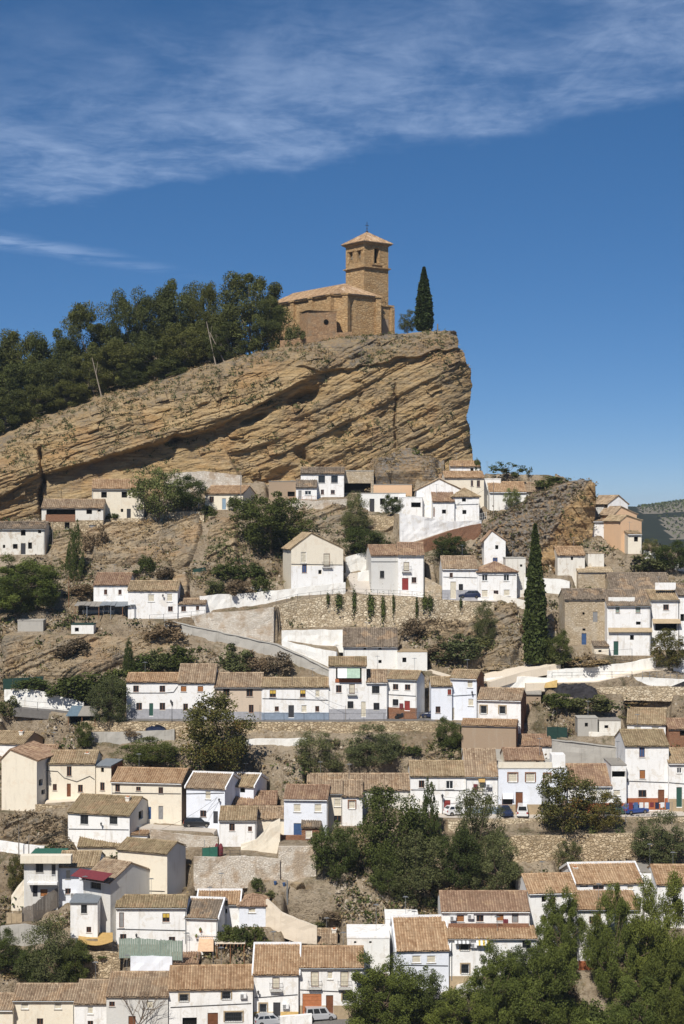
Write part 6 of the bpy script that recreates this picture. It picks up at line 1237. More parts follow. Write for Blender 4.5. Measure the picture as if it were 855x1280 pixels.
for a in [
 (695, 592, 612, 50, 'bush', 'dark bush on top of the crag'), (808, 690, 720, 48, 'olive_bush', 'round olive bush on the dirt slope below the crest wall'), (596, 567, 582, 10, 'bush', 'dark bush clinging to the prow above the topmost white house'), (517, 556, 576, 34, 'bush', 'green bush on top of the grey rubble mound'), (492, 616, 626, 60, 'bush', 'long vine pergola foliage over the cave house'),
 (574, 790, 822, 60, 'olive_bush', 'wide scrub bush left of the rubble'), (545, 798, 822, 40, 'dry_bush', 'brown scrub above the low whitewashed block'), (12, 867, 902, 30, 'olive_bush', 'bush at the roadside at the far left'), (225, 800, 838, 46, 'bush', 'big bush behind the orange-shutter house'), (200, 806, 838, 34, 'olive_bush', 'grey-green bush right of the pointed conifer'), (180, 812, 842, 40, 'bush', 'dark bush behind the green-door row house'),
 (295, 800, 838, 40, 'olive_bush', 'tangled shrub below the ramp parapet'), (322, 808, 838, 34, 'dry_bush', 'brown shrub under the stepped parapet'), (348, 812, 842, 36, 'dry_bush', 'dark dry shrub beside the sloping white wall'), (205, 772, 800, 56, 'dry_bush', 'large purple-brown bush below the white annex'), (92, 795, 820, 50, 'dry_bush', 'dry brown bush on the layered rock'), (120, 650, 690, 30, 'dry_bush', 'brown scrub under the veranda basement'),
 (300, 722, 745, 34, 'dry_bush', 'dark brown bush above the whitewashed parapet'), (272, 718, 742, 28, 'olive_bush', 'grey shrub right of the round boulder'), (282, 700, 722, 34, 'bush', 'green bush below the cleft ledge'), (312, 700, 724, 40, 'bush', 'row of garden shrubs left of the beige gabled house'), (328, 716, 740, 26, 'bush', 'garden bush against the climbing white wall'), (206, 706, 722, 34, 'dry_bush', 'dark bush at the foot of the layered ledge'), (183, 690, 718, 20, 'bush', 'upright green bush on the layered ledge'), (172, 711, 722, 16, 'bush', 'small bush above the lantern house roof'),
 (55, 675, 692, 24, 'olive_bush', 'pale bush at the corner of the ruined white house'), (258, 628, 646, 26, 'bush', 'bush at the left of the sky-blue door cottage'), (292, 616, 638, 16, 'bush', 'climber beside the sky-blue door'), (140, 640, 650, 18, 'bush', 'small bush at the foot of the cream cliff house'), (515, 770, 798, 34, 'dry_bush', 'brown bush at the foot of the great wall'), (695, 812, 836, 40, 'olive_bush', 'bush on the white road verge near the cypress'), (732, 820, 836, 60, 'straw_bush', 'strip of dry grass bush along the white road'),
 (700, 862, 884, 40, 'bush', 'green bush beside the black mesh'), (742, 866, 890, 60, 'olive_bush', 'wild green scrub below the white road'), (790, 872, 888, 40, 'straw_bush', 'dry scrub near the shaded pen'), (516, 930, 944, 22, 'bush', 'lone low bush at the right of the dirt slope'), (168, 908, 920, 24, 'dry_bush', 'dry shrub on the grey wall'), (335, 1172, 1190, 10, 'bush', 'small potted bush beside the hedge'),
 (302, 1098, 1112, 12, 'bush', 'round clipped bush by the peeling wall'), (322, 1094, 1112, 16, 'bush', 'little tree-like bush by the playground posts'), (392, 1150, 1162, 26, 'olive_bush', 'green scrub on the gravel bank'), (335, 1112, 1128, 40, 'olive_bush', 'straggling weeds above the stair wall'), (425, 1135, 1148, 44, 'dry_bush', 'reddish dry scrub on the gravel bank'), (70, 1212, 1240, 30, 'olive_bush', 'yellowish shrub in front of the dark garden tree'),
 (112, 1190, 1222, 40, 'bush', 'shrub under the yellow sunshade'), (650, 1220, 1245, 30, 'dry_bush', 'dry bush in the gap behind the broad pine'), (738, 1240, 1300, 50, 'bush', 'dark shrub in the shade of the right-hand clump'), (706, 1225, 1262, 36, 'dry_bush', 'brown thicket between the foreground pines'), (845, 1260, 1310, 50, 'dry_bush', 'reddish thicket at the bottom right corner'), (745, 1262, 1320, 60, 'green_bush', 'bright green shrub at the bottom of the pines'),
 (690, 1270, 1320, 50, 'green_bush', 'bright shrub left of the bottom pines'), (462, 1272, 1310, 40, 'green_bush', 'bright shrub at the foot of the foreground pine'), (30, 1232, 1244, 24, 'dry_bush', 'dry scrub behind the cream-blind house'), (480, 1078, 1108, 40, 'olive_bush', 'silvery bush at the edge of the central grove'),
 (205, 1172, 1180, 14, 'bush', 'potted plants by the green fence'), (730, 786, 800, 14, 'olive_bush', 'weed bush on the ruined wall foot'), (600, 790, 812, 30, 'olive_bush', 'green tuft in the rubble below the beige parapet'), (660, 775, 792, 24, 'dry_bush', 'brown tuft on the rubble slope'), (52, 735, 752, 26, 'dry_bush', 'dry brown brush right of the bushy bright pine'), (108, 728, 745, 40, 'dry_bush', 'brown brush left of the red-brown roof'),
 (780, 1180, 1240, 40, 'dry_bush', 'dry undergrowth in the shade of the tall pine'), (560, 1098, 1125, 50, 'dry_bush', 'brown brush under the lowest grove trees'), (655, 1088, 1106, 34, 'dry_bush', 'brown brush at the foot of the lower ochre wall'), (780, 1070, 1084, 60, 'dry_bush', 'dry strip of brush above the strip-window house')]: T(*a)
# ivy mass and hedge
for (u, vt, vb, w, lab) in ((90, 838, 876, 60, 'dense ivy-covered bank beside the white roadside wall'), (125, 836, 872, 60, 'second mound of the ivy-covered bank'), (152, 828, 868, 46, 'ivy mound nearest the row houses'), (40, 846, 862, 44, 'dark green netting of creeper along the rock foot')): T(u, vt, vb, w, 'bush', lab, 'ivy', 'ivy')
for k, (u, lab) in enumerate(((284, 'flowering hedge section above the pergola'), (300, 'middle of the flowering hedge'), (318, 'right end of the flowering hedge'))): T(u, 1151, 1180, 24, 'bush', lab, 'hedge', 'hedge', hitv=1182)
# hanging plants on the great wall
m_ = quads_mesh('hanging_ivy', *(lambda c, g: (leafquads(c, np.full(len(c), .13), seed=5), g.random(len(c))))(np.random.default_rng(5).normal(size=(420, 3)) * np.array((.32, .12, .95)), np.random.default_rng(6)), M['leaf_dark'])
for (u, v, sx, sz, lab) in ((424, 752, 1.3, .9, 'dark tuft hanging near the left end of the great wall'), (443, 752, .8, 1.5, 'narrow green trail hanging in the middle of the great wall'), (464, 757, 1.3, 1.4, 'broad green trail hanging in the middle of the great wall'), (479, 762, .8, 1.6, 'long thin trail hanging on the great wall'), (492, 755, .5, 1.2, 'wispy trail hanging right of the long thin one'), (531, 753, 1.0, .9, 'left of a pair of green tufts on the great wall'), (538, 754, 1.0, 1.0, 'right of a pair of green tufts on the great wall'), (521, 760, .5, 1.3, 'thin trail hanging left of the paired tufts'), (410, 748, .6, .7, 'small tuft at the railing end of the great wall'), (576, 753, .5, .6, 'small tuft below the dark parked car')):
    Yb = np.interp(u, [342, 372, 430, 520, 560, 618], [G(790), G(784), G(781), G(783), G(776), G(772)]); p = P(u, v, Yb - .15); tag(link('hanging_ivy', m_, None, tuple(p), 0, (sx, 1, sz)), lab, 'plant', 'plants hanging on the great wall')
for (u, v, sx, sz, lab) in ((655, 1054, 1.2, .8, 'dark tuft on the lower ochre wall'), (672, 1056, .9, .9, 'second dark tuft on the lower ochre wall'), (740, 1048, 1.3, 1.0, 'third dark tuft on the lower ochre wall'), (772, 1050, 1.1, 1.0, 'fourth dark tuft on the lower ochre wall'), (778, 1046, .9, .9, 'tuft right of the fourth on the lower ochre wall'), (290, 1080, .8, .5, 'weed tuft on the peeling wall'), (298, 1083, .7, .8, 'darkest weed tuft on the peeling wall'), (306, 1086, .6, .7, 'right weed tuft on the peeling wall')):
    p = hit(u, v); tag(link('hanging_ivy', m_, None, (p[0], p[1] - .25, (CV - v) / F * p[1]), 0, (sx, 1, sz)), lab, 'plant', 'weeds on the stone walls')
# agave
g = MB(); rr = random.Random(3)
for k in range(46):
    th = rr.uniform(0, 6.28); el = rr.uniform(.1, 1.3); L = rr.uniform(1.0, 1.7); d = np.array((math.cos(th) * math.cos(el), math.sin(th) * math.cos(el), math.sin(el))); s_ = np.array((-math.sin(th), math.cos(th), 0)) * .13; c = np.array((rr.uniform(-1.3, 1.3), rr.uniform(-.5, .5), rr.uniform(-.4, .5)))
    g.hull8([c - s_ * .7, c + s_ * .7, c + d * L * .5 + s_ + np.array((0, 0, .05))], [c - s_ * .7 + (0, 0, .06), c + s_ * .7 + (0, 0, .06), c + d * L * .5 + s_ + np.array((0, 0, .1))], 0, rr.random()); g.face([c + d * L * .5 - s_, c + d * L * .5 + s_, c + d * L + np.array((0, 0, -.15))], 0, rr.random()); g.face([c - s_ * .7, c + s_ * .7, c + d * L * .5 + s_, c + d * L * .5 - s_], 0, rr.random())
b = hit(141, 690); o_ = g.build('agave', M['leaf_blue'], None); o_.location = (b[0], b[1] - .3, b[2] + .6); tag(o_, 'clump of blue-grey agave on the layered ledge', 'plant')
# bare tree at the bottom left
def bare(base, h, lab):
    r = empty('bare_tree', base, 0, lab, 'tree'); m = MB(); g = random.Random(9)
    def br(p, d, L, rad, dep):
        q_ = p + d * L; m.tube(tuple(p), tuple(q_), rad, rad * .65, 5 if dep < 2 else 3)
        if dep >= 5: return
        for k in range(3 if dep < 4 else 2):
            n = d + np.array((g.uniform(-.75, .75), g.uniform(-.6, .6), g.uniform(-.1, .45))); n /= np.linalg.norm(n); br(q_, n, L * g.uniform(.6, .85), rad * .58, dep + 1)
    m.tube((0, 0, -.5), (0, 0, h * .16), .17, .13, 6)
    for k in range(4): d = np.array((g.uniform(-.8, .8), g.uniform(-.5, .5), .8)); br(np.array((0, 0, h * .15)), d / np.linalg.norm(d), h * .26, .09, 1)
    m.build('branches', M['bark'], r)
b = hit(168, 1300); bare(b, (1300 - 1232) / F * b[1] * 1.1, 'leafless grey tree in front of the grey-white house')
# ------------------------------------------------------------------ cars
def car_mesh(L, Wd, Hc, van, col):
    body, gl, tr, lt = MB(), MB(), MB(), MB(); h = L / 2; w = Wd / 2
    low = [(-h, .35), (-h + .05, .22), (h - .1, .22), (h, .38), (h - .02, .62), (h - .25, .78), (h - 1.0 if not van else h - .75, .92), (-h + .15, .95), (-h, .8)]
    n = len(low); A = [(x, -w, z) for x, z in low]; B = [(x, w, z) for x, z in low]
    body.hull8(A, B) if False else None
    i = len(body.v); ins = .93; ring = [[(x, y * (1.0 if .3 < z < .8 else ins), z) for x, z in low] for y in (-w, w)]
    body.v += ring[0] + ring[1]
    for k in range(n): j = (k + 1) % n; body.f.append((i + k, i + n + k, i + n + j, i + j)); body.m.append(0); body.t.append(.5)
    body.f.append(tuple(i + k for k in range(n))); body.f.append(tuple(i + n + k for k in reversed(range(n)))); body.m += [0, 0]; body.t += [.5, .5]
    f0 = h - (1.05 if not van else .8); f1 = h - (1.75 if not van else 1.35); r1 = -h + (.55 if not van else .12); r0 = -h + (.08 if not van else .02)
    cab_b = [(r0, -w * .95, .93), (f0, -w * .95, .91), (f0, w * .95, .91), (r0, w * .95, .93)]; cab_t = [(r1, -w * .78, Hc), (f1, -w * .78, Hc), (f1, w * .78, Hc), (r1, w * .78, Hc)]
    body.hull8(cab_b, cab_t)
    L_ = lambda a, b, t: tuple(a[k] + (b[k] - a[k]) * t for k in range(3))
    def panel(a, b, c, d, m0=.12, m1=.88, lo=.18, hi=.86, off=(0, 0, 0)):
        p = [L_(L_(a, b, m0), L_(d, c, m0), lo), L_(L_(a, b, m1), L_(d, c, m1), lo), L_(L_(a, b, m1), L_(d, c, m1), hi), L_(L_(a, b, m0), L_(d, c, m0), hi)]; gl.face([tuple(q[k] + off[k] for k in range(3)) for q in p])
    e = .012
    panel(cab_b[1], cab_b[2], cab_t[2], cab_t[1], .06, .94, .1, .92, (e, 0, e)); panel(cab_b[3], cab_b[0], cab_t[0], cab_t[3], .1, .9, .2, .9, (-e, 0, e))
    for s_, (a, b, c, d) in ((-1, (cab_b[0], cab_b[1], cab_t[1], cab_t[0])), (1, (cab_b[3], cab_b[2], cab_t[2], cab_t[3]))):
        cuts = ((.06, .30), (.34, .60), (.64, .9)) if L > 3.9 else ((.08, .42), (.47, .88))
        for m0, m1 in cuts: panel(a, b, c, d, m0, m1, .15, .88, (0, s_ * e, e))
    for s_ in (-1, 1):
        lt.box(h - .10, h + .01, s_ * w * .78 - .16, s_ * w * .78 + .16, .56, .70, 0); lt.box(-h - .01, -h + .06, s_ * w * .82 - .12, s_ * w * .82 + .12, .62, .86, 1)
    body.box(h - .04, h + .035, -w * .92, w * .92, .26, .44, 0); body.box(-h - .035, -h + .04, -w * .92, w * .92, .28, .46, 0)
    for s_ in (-1, 1): body.box(f0 - .25, f0 - .1, s_ * (w + .02) - .07, s_ * (w + .02) + .07, .92, 1.04)
    wh, rim = MB(), MB()
    def disc(m, r, y0, y1, n=14): m.hull8([(r * math.cos(6.2832 * k / n), y0, r * math.sin(6.2832 * k / n)) for k in range(n)], [(r * math.cos(6.2832 * k / n), y1, r * math.sin(6.2832 * k / n)) for k in range(n)])
    disc(wh, .31, -.1, .1); disc(rim, .19, -.112, .112)
    return body.mesh('body', M[col]), gl.mesh('windows', M['glass']), lt.mesh('lights', [M['chrome'], M['lamp_red']]), wh.mesh('wheel', M['tyre']), rim.mesh('rim', M['chrome']), L, w
def car(u, v, yaw, col, label,  L=4.0, Wd=1.72, Hc=1.45, van=False, cat='car', name='parked_car', Y=None):
    b = hit(u, v) if Y is None else P(u, v, Y); ms = car_mesh(L, Wd, Hc, van, col); r = empty(name, (b[0], b[1], b[2] + .06), R(yaw), label, cat, 'parked cars')
    link('body', ms[0], r); link('windows', ms[1], r); link('lights', ms[2], r)
    for x in (-L * .31, L * .32):
        for s_ in (-1, 1): wl = link('wheel', ms[3], r, (x, s_ * (ms[6] - .1), .31)); link('rim', ms[4], wl)
    return r
car(587, 748.5, 178, 'car_navy', 'dark blue hatchback parked above the great masonry wall', 4.0, Y=G(774) + 2.2); car(541, 898, 168, 'car_navy', 'navy car parked at the end of the row street', 3.6)
car(247, 1034, 4, 'car_black', 'black hatchback parked below the bluish white lantern house', 4.3); car(631, 1020, -80, 'car_navy', 'dark car parked nose-out in front of the cafe door', 4.0); car(653, 1020, 84, 'car_white', 'white panel van with two rear windows by the cafe', 4.2, 1.75, 1.8, True, 'van', 'parked_van')
car(794, 1017, 20, 'car_blue', 'blue car beside the laundry line', 3.9); car(764, 1018, 175, 'car_green', 'dark green car half hidden by the small plane tree', 3.9); car(571, 1019, 20, 'car_white', 'white car behind the grove in front of the red door', 3.8)
car(338, 1281, 14, 'car_silver', 'silver estate car at the bottom of the street', 4.3, 1.75, 1.42); car(400, 1275, 12, 'car_silver', 'silver compact van in front of the garage door', 4.1, 1.75, 1.75, True, 'van', 'parked_van'); car(589, 1241, 170, 'car_white', 'white car parked before the tan base of the terrace house', 4.2)
# motorcycle
b = hit(501, 899); r = empty('motorcycle', b, R(0), 'black motorcycle parked on the row street', 'motorcycle')
for x in (-.7, .7): m = MB(); m.hull8([(x + .31 * math.cos(k * .4488), -.06, .31 + .31 * math.sin(k * .4488)) for k in range(14)], [(x + .31 * math.cos(k * .4488), .06, .31 + .31 * math.sin(k * .4488)) for k in range(14)]); m.build('wheel', M['tyre'], r)
m = MB(); m.box(-.5, .45, -.12, .12, .35, .75); m.tube((.7, 0, .31), (.45, 0, 1.05), .05); m.tube((-.7, 0, .31), (-.2, 0, .6), .05); m.build('frame', M['car_black'], r)
m = MB(); m.hull8([(-.75, -.14, .78), (.0, -.16, .78), (.0, .16, .78), (-.75, .14, .78)], [(-.8, -.1, .9), (0, -.12, .86), (0, .12, .86), (-.8, .1, .9)]); m.build('saddle', M['tyre'], r); m = MB(); m.hull8([(0, -.15, .75), (.45, -.12, .75), (.45, .12, .75), (0, .15, .75)], [(.05, -.1, 1.0), (.4, -.08, .98), (.4, .08, .98), (.05, .1, 1.0)]); m.build('tank', M['car_black'], r); m = MB(); m.tube((.45, -.35, 1.08), (.45, .35, 1.08), .025); m.build('handlebar', M['chrome'], r)
# ------------------------------------------------------------------ railings, fences, poles
def railing(label, pts, Yf, hgt=1.0, step=1.8, mat='iron', group='railings along the lanes', name='railing'):
    r = None; w = [P(u, v, Yf(u) if callable(Yf) else Yf) for u, v in pts]; r = empty(name, w[0], 0, label, 'railing', group); o_ = w[0]; bars = MB()
    for a, b in zip(w[:-1], w[1:]):
        n = max(1, int(np.linalg.norm(b - a) / step))
        for k in range(n + (1 if b is w[-1] else 0)):
            q_ = a + (b - a) * k / n - o_; pm = MB(); pm.box(q_[0] - .03, q_[0] + .03, q_[1] - .03, q_[1] + .03, q_[2] - .15, q_[2] + hgt); pm.build('post', M[mat], r)
        for z in (.45, hgt - .03): bars.tube(tuple(a - o_ + (0, 0, z)), tuple(b - o_ + (0, 0, z)), .025, .025, 4)
    bars.build('rail', M[mat], r)
GW = interp([(342, G(790)), (372, G(784)), (430, G(781)), (520, G(783)), (560, G(776)), (618, G(772))])
railing('iron railing along the top of the great masonry wall', [(345, 757), (372, 750), (430, 743), (500, 745.5), (560, 750)], lambda u: float(GW(u)) + .35, 1.1)
railing('railing along the edge of the row street', [(330, 903), (430, 903), (530, 902)], lambda u: G(915) + .4, 1.5, 3.0); railing('wire railing of the lane at the left', [(24, 885), (70, 889), (110, 894)], lambda u: G(890) - 1, 1.3, 2.4)
railing('railing on the lower whitewashed road wall', [(690, 848), (740, 847), (790, 846)], lambda u: G(857) + .3, 1.0, 2.6); railing('grey mesh fence at the right end of the white road', [(803, 847), (830, 849), (862, 851)], lambda u: G(857) + .3, 1.1, 1.0, 'galv'); railing('metal frame fence below the green-shuttered house', [(744, 832), (767, 830), (790, 828)], lambda u: G(835) + .3, 2.4, 2.4)
railing('railing above the peeling masonry wall', [(275, 1071), (300, 1071)], lambda u: G(1102) + .5, 1.0, 1.2); railing('iron railing before the white house at mid left', [(187, 776), (222, 774), (256, 770)], lambda u: G(775) - 1.5, 1.1, 2.0); railing('red-painted terrace railing of the annex under the cliff', [(362, 627), (378, 627), (395, 626)], lambda u: G(640) + .3, 1.0, .7, 'plinthred'); railing('white balustrade beside the corner house', [(590, 652), (600, 650), (608, 648)], lambda u: G(657) - 1, 1.3, .4, 'greywhite')
def fence(label, name, pts, hgt, mat, Yf, bw=.22, gap=.02, parts='board', post='iron'):
    w = [P(u, v, Yf(v)) for u, v in pts]; r = empty(name, w[0], 0, label, 'fence'); o_ = w[0]
    for a, b in zip(w[:-1], w[1:]):
        L = np.linalg.norm((b - a)[:2]); n = max(1, int(L / bw)); ax = (b - a) / n
        for k in range(n):
            q_ = a - o_ + ax * k; e = q_ + ax * (1 - gap / bw); z = hgt * random.uniform(.97, 1.03); m = MB(); dd = .03 * (k % 2)
            m.hull8([(q_[0], q_[1] + dd, q_[2] - .4), (e[0], e[1] + dd, e[2] - .4), (e[0], e[1] + dd + .03, e[2] - .4), (q_[0], q_[1] + dd + .03, q_[2] - .4)], [(q_[0], q_[1] + dd, q_[2] + z), (e[0], e[1] + dd, e[2] + z), (e[0], e[1] + dd + .03, e[2] + z), (q_[0], q_[1] + dd + .03, q_[2] + z)]); m.build(parts, M[mat], r)
        for q_ in (a - o_, b - o_): m = MB(); m.box(q_[0] - .05, q_[0] + .05, q_[1] + .08, q_[1] + .18, q_[2] - .6, q_[2] + hgt + .1); m.build('post', M[post], r)
fence('green corrugated metal fence below the wide mossy-roofed house', 'corrugated_fence', [(149, 1194), (174, 1194), (201, 1196), (228, 1197)], 2.3, 'palegreen', lambda v: G(1218) + .2, .30, .03, 'panel', 'galv')
fence('dark weathered board fence in front of the flat-roofed house', 'board_fence', [(28, 1156), (42, 1152), (56, 1140), (72, 1130)], 2.4, 'pole', lambda v: G(v) - 1.0)
fence('rusty sheet gate panel at the left of the board fence', 'sheet_fence', [(8, 1156), (28, 1157)], 1.7, 'plinthtan', lambda v: G(v + 8), .6, .04, 'panel')
fence('green debris netting behind the cafe roofs', 'net_fence', [(684, 921), (697, 921), (709, 922)], 1.6, 'greennet', lambda v: G(v) - .5, .9, .02, 'panel')
fence('dark green netting fence at the foot of the left rocks', 'net_fence', [(4, 862), (28, 861), (54, 859)], 1.9, 'greennet', lambda v: G(v), 1.2, .03, 'panel')
fence('green mesh screen on the terrace of the straw-roofed house', 'net_fence', [(253, 1071), (262, 1070), (272, 1069)], 1.3, 'greenturf', lambda v: G(1102) + .6, .7, .02, 'panel')
def pole(u, vt, vb, label, r=.09, mat='pole', arms=0, name='utility_pole', cat='pole', Y=None):
    b = hit(u, vb) if Y is None else P(u, vb, Y); z = (CV - vt) / F * b[1]; m = MB(); m.tube((0, 0, -.5), (0, 0, z - b[2]), r, r * .7, 8); o_ = m.build(name, M[mat], None); o_.location = b; tag(o_, label, cat)
    for k in range(arms): a = MB(); a.box(-.5, .5, -.05, .05, z - b[2] - .3 - .5 * k, z - b[2] - .2 - .5 * k); a.build('crossarm', M[mat], o_)
    return o_
pole(301, 590, 640, 'tall thin pole beside the sky-blue door cottage'); pole(248, 602, 637, 'grey pole in front of the high rough white wall', mat='galv'); pole(86, 720, 760, 'wooden post left of the corrugated shed', mat='wood'); pole(617, 602, 650, 'thin pole before the stepped white block', .07); pole(36, 1044, 1095, 'utility pole with crossarm beside the rubble at lower left', arms=1); pole(23.5, 1030, 1072, 'dark pole at the left of the rubble'); pole(66, 652, 690, 'lamp post before the veranda basement', .07); pole(255.5, 1050, 1075, 'thin pole above the peeling wall', .05, 'galv'); pole(325, 881, 903, 'thin pole on the row street by the beige house', .05); pole(365, 844, 900, 'thin pole on the row street before the long white house', .05); pole(432, 882, 902, 'short pole beside the balcony house', .05); pole(359, 1100, 1137, 'grey post on the gravel bank', .14, 'galv', name='post'); pole(95.5, 1172, 1192, 'blue-grey post holding the yellow sunshade', .18, 'galv', name='post')
def lamp(u, vt, vb, label):
    b = hit(u, vb); hgt = (CV - vt) / F * b[1] - b[2]; r = empty('street_lamp', b, 0, label, 'street lamp'); m = MB(); m.tube((0, 0, -.3), (0, 0, hgt - .5), .07, .04, 6); m.build('post', M['iron'], r); m = MB(); m.lathe([(.05, hgt - .5), (.12, hgt - .4), (.2, hgt - .05), (.22, hgt), (.03, hgt + .2), (0, hgt + .25)], (0, 0, 0), 6); m.build('lantern', M['iron'], r)
lamp(215, 878, 902, 'street lamp before the row house with the green door'); lamp(553, 994, 1018, 'street lamp beside the red door of the conifer house')
# yellow sunshade, pergola, awning panel
b = hit(122, 1190); r = empty('sunshade', b, 0, 'sagging yellow sunshade sail over a patio', 'sunshade'); Yb = b[1]; px = lambda u, v, dy=0: tuple(P(u, v, Yb + dy) - b); m = MB()
U_, V_ = 8, 4; g = [[np.array(px(98 + 43 * i / U_, 1166 + 11 * j / V_ + 5 * math.sin(3.14 * i / U_) * (j / V_), 2.5 - 3.5 * j / V_)) for i in range(U_ + 1)] for j in range(V_ + 1)]
for j in range(V_):
    for i in range(U_): m.hull8([g[j + 1][i], g[j + 1][i + 1], g[j][i + 1], g[j][i]], [q_ + np.array((0, 0, .04)) for q_ in (g[j + 1][i], g[j + 1][i + 1], g[j][i + 1], g[j][i])])
m.build('cloth', M['cloth_ochre'], r)
for i in (0, U_): m = MB(); q_ = g[V_][i]; m.tube((q_[0], q_[1], q_[2]), (q_[0], q_[1], -.3), .05); m.build('post', M['iron'], r)
b = hit(288, 1206); r = empty('pergola', b, 0, 'dark wooden pergola between the brick-red lean-to and the balcony house', 'pergola'); k_ = b[1] / F
for x in (-17, 0, 17):
    for y in (0, 2.2): m = MB(); m.box(x * k_ - .07, x * k_ + .07, y - .07, y + .07, -.3, 2.3); m.build('post', M['wood'], r)
for k in range(9): m = MB(); x = (-18 + 4.5 * k) * k_; m.box(x - .05, x + .05, -.4, 2.7, 2.3, 2.42); m.build('rafter', M['wood'], r)
m = MB(); m.box(-18 * k_, 18 * k_, .6, 2.6, 2.43, 2.5); m.build('roof_panel', M['palepath'], r)
b = hit(257, 1205); r = empty('awning', b, 0, 'pale orange canvas awning beside the brick-red lean-to', 'awning'); k_ = b[1] / F; m = MB(); bt = [(-10 * k_, -.3, 1.3), (10 * k_, -.3, 1.3), (8 * k_, 2.6, 2.5), (-10 * k_, 2.6, 2.5)]; m.hull8(bt, [(p[0], p[1], p[2] + .05) for p in bt]); m.build('cloth', M['cloth_tan'], r)
for x in (-9.5, 9.5): m = MB(); m.tube((x * k_, -.25, -.3), (x * k_, -.25, 1.3), .04); m.build('post', M['galv'], r)
# tarpaulin roof shack, black mesh, shaded pen, skip
b = hit(104, 908); r = empty('tarpaulin_roof', b, 0, 'blue and grey tarpaulin roof of a shack below the lane', 'shack'); k_ = b[1] / F; m = MB()
m.hull8([(-20 * k_, -1.5, 1.3), (-5 * k_, -1.5, 1.3), (-3 * k_, 1.8, 2.6), (-16 * k_, 1.8, 2.6)], [(-20 * k_, -1.5, 1.38), (-5 * k_, -1.5, 1.38), (-3 * k_, 1.8, 2.68), (-16 * k_, 1.8, 2.68)], 0); m.hull8([(-5 * k_, -1.5, 1.31), (17 * k_, -1.5, 1.31), (21 * k_, 1.8, 2.5), (-3 * k_, 1.8, 2.5)], [(-5 * k_, -1.5, 1.4), (17 * k_, -1.5, 1.4), (21 * k_, 1.8, 2.6), (-3 * k_, 1.8, 2.6)], 1); m.build('sheet', [M['tarpblue'], M['greyroof']], r)
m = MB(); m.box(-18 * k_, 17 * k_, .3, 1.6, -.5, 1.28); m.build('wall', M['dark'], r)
for x in (-17, 0, 16): m = MB(); m.box(x * k_ - .06, x * k_ + .06, -1.3, -1.2, -.4, 1.3); m.build('post', M['wood'], r)
def drape(label, name, poly, mat, cat, lift=.25, am=.35):
    us = [p[0] for p in poly]; vs = [p[1] for p in poly]; U, V = np.meshgrid(np.linspace(min(us), max(us), 40), np.linspace(min(vs), max(vs), 24)); ins, d, nu, nv = pip(U, V, poly); nu = np.where(ins, U, nu); nv = np.where(ins, V, nv); pts = np.array([[hit(nu[j, i], nv[j, i]) for i in range(40)] for j in range(24)])
    sd = np.where(ins, d, 0); lf = lift * sstep(0, 3, sd) + am * sstep(0, 8, sd) * (1 + fbm(U / 4, V / 4, 2, 3)) - .05
    return tag(grid_mesh(name, pts[..., 0], pts[..., 1] - .4 * lf, pts[..., 2] + lf, [M[mat]], flip=True), label, cat)
drape('black plastic mesh sheet spread over a heap below the white road', 'mesh_sheet', [(688, 863), (700, 858), (728, 857), (745, 863), (750, 872), (735, 876), (705, 873)], 'blacknet', 'sheet', .3, .5)
drape('dark blue rubbish sacks piled on the grey wall', 'sack_pile', [(180, 912), (200, 911), (212, 916), (208, 923), (184, 923)], 'car_navy', 'sacks', .5, .7)
drape('green sheet lying on the ledge above the boulder', 'sheet', [(238, 712), (258, 709), (259, 715), (240, 717)], 'greennet', 'sheet', .3, .2)
b = hit(825, 886); r = empty('animal_pen', b, 0, 'dark shade-netted pen below the road wall at the right', 'pen'); k_ = b[1] / F
for x in (-24, -8, 10, 26): m = MB(); m.box(x * k_ - .06, x * k_ + .06, -.06, .06, -.4, 2.1); m.build('post', M['pole'], r)
m = MB(); m.hull8([(-25 * k_, .05, 0), (-10 * k_, .05, 0), (-10 * k_, .1, 0), (-25 * k_, .1, 0)], [(-25 * k_, .05, 1.9), (-10 * k_, .05, 1.6), (-10 * k_, .1, 1.6), (-25 * k_, .1, 1.9)]); m.hull8([(8 * k_, .05, 0), (32 * k_, .05, .2), (32 * k_, .1, .2), (8 * k_, .1, 0)], [(8 * k_, .05, 1.6), (32 * k_, .05, 2.9), (32 * k_, .1, 2.9), (8 * k_, .1, 1.6)]); m.build('shade_net', M['blacknet'], r); m = MB(); m.box(-9 * k_, 9 * k_, .5, 2.0, -.4, 1.2); m.build('hutch', M['slate'], r)
b = hit(687, 861); m = MB(); m.hull8([(-.9, -.5, 0), (1.2, -.5, .1), (1.2, .5, .1), (-.9, .5, 0)], [(-.6, -.4, .8), (1.3, -.4, 1.3), (1.3, .4, 1.3), (-.6, .4, .8)]); o_ = m.build('straw_bale', M['plinthyellow'], None); o_.location = b; tag(o_, 'yellow bale beside the black plastic mesh', 'bale')
for (u, v, mat, lab) in ((258, 1180, 'cloth_white', 'round white satellite dish'),): pass
b = hit(137, 1214); m = MB(); m.lathe([(0, 0), (.3, .04), (.48, .12)], (0, 0, 0), 14); m.v = [(x, -z, 2.0 + y) for x, y, z in m.v]; m.tube((0, .1, -.2), (0, .05, 2.0), .05); o_ = m.build('satellite_dish', M['paintwhite'], None); o_.location = b; tag(o_, 'white satellite dish on a post before the rough stone wall', 'satellite dish')
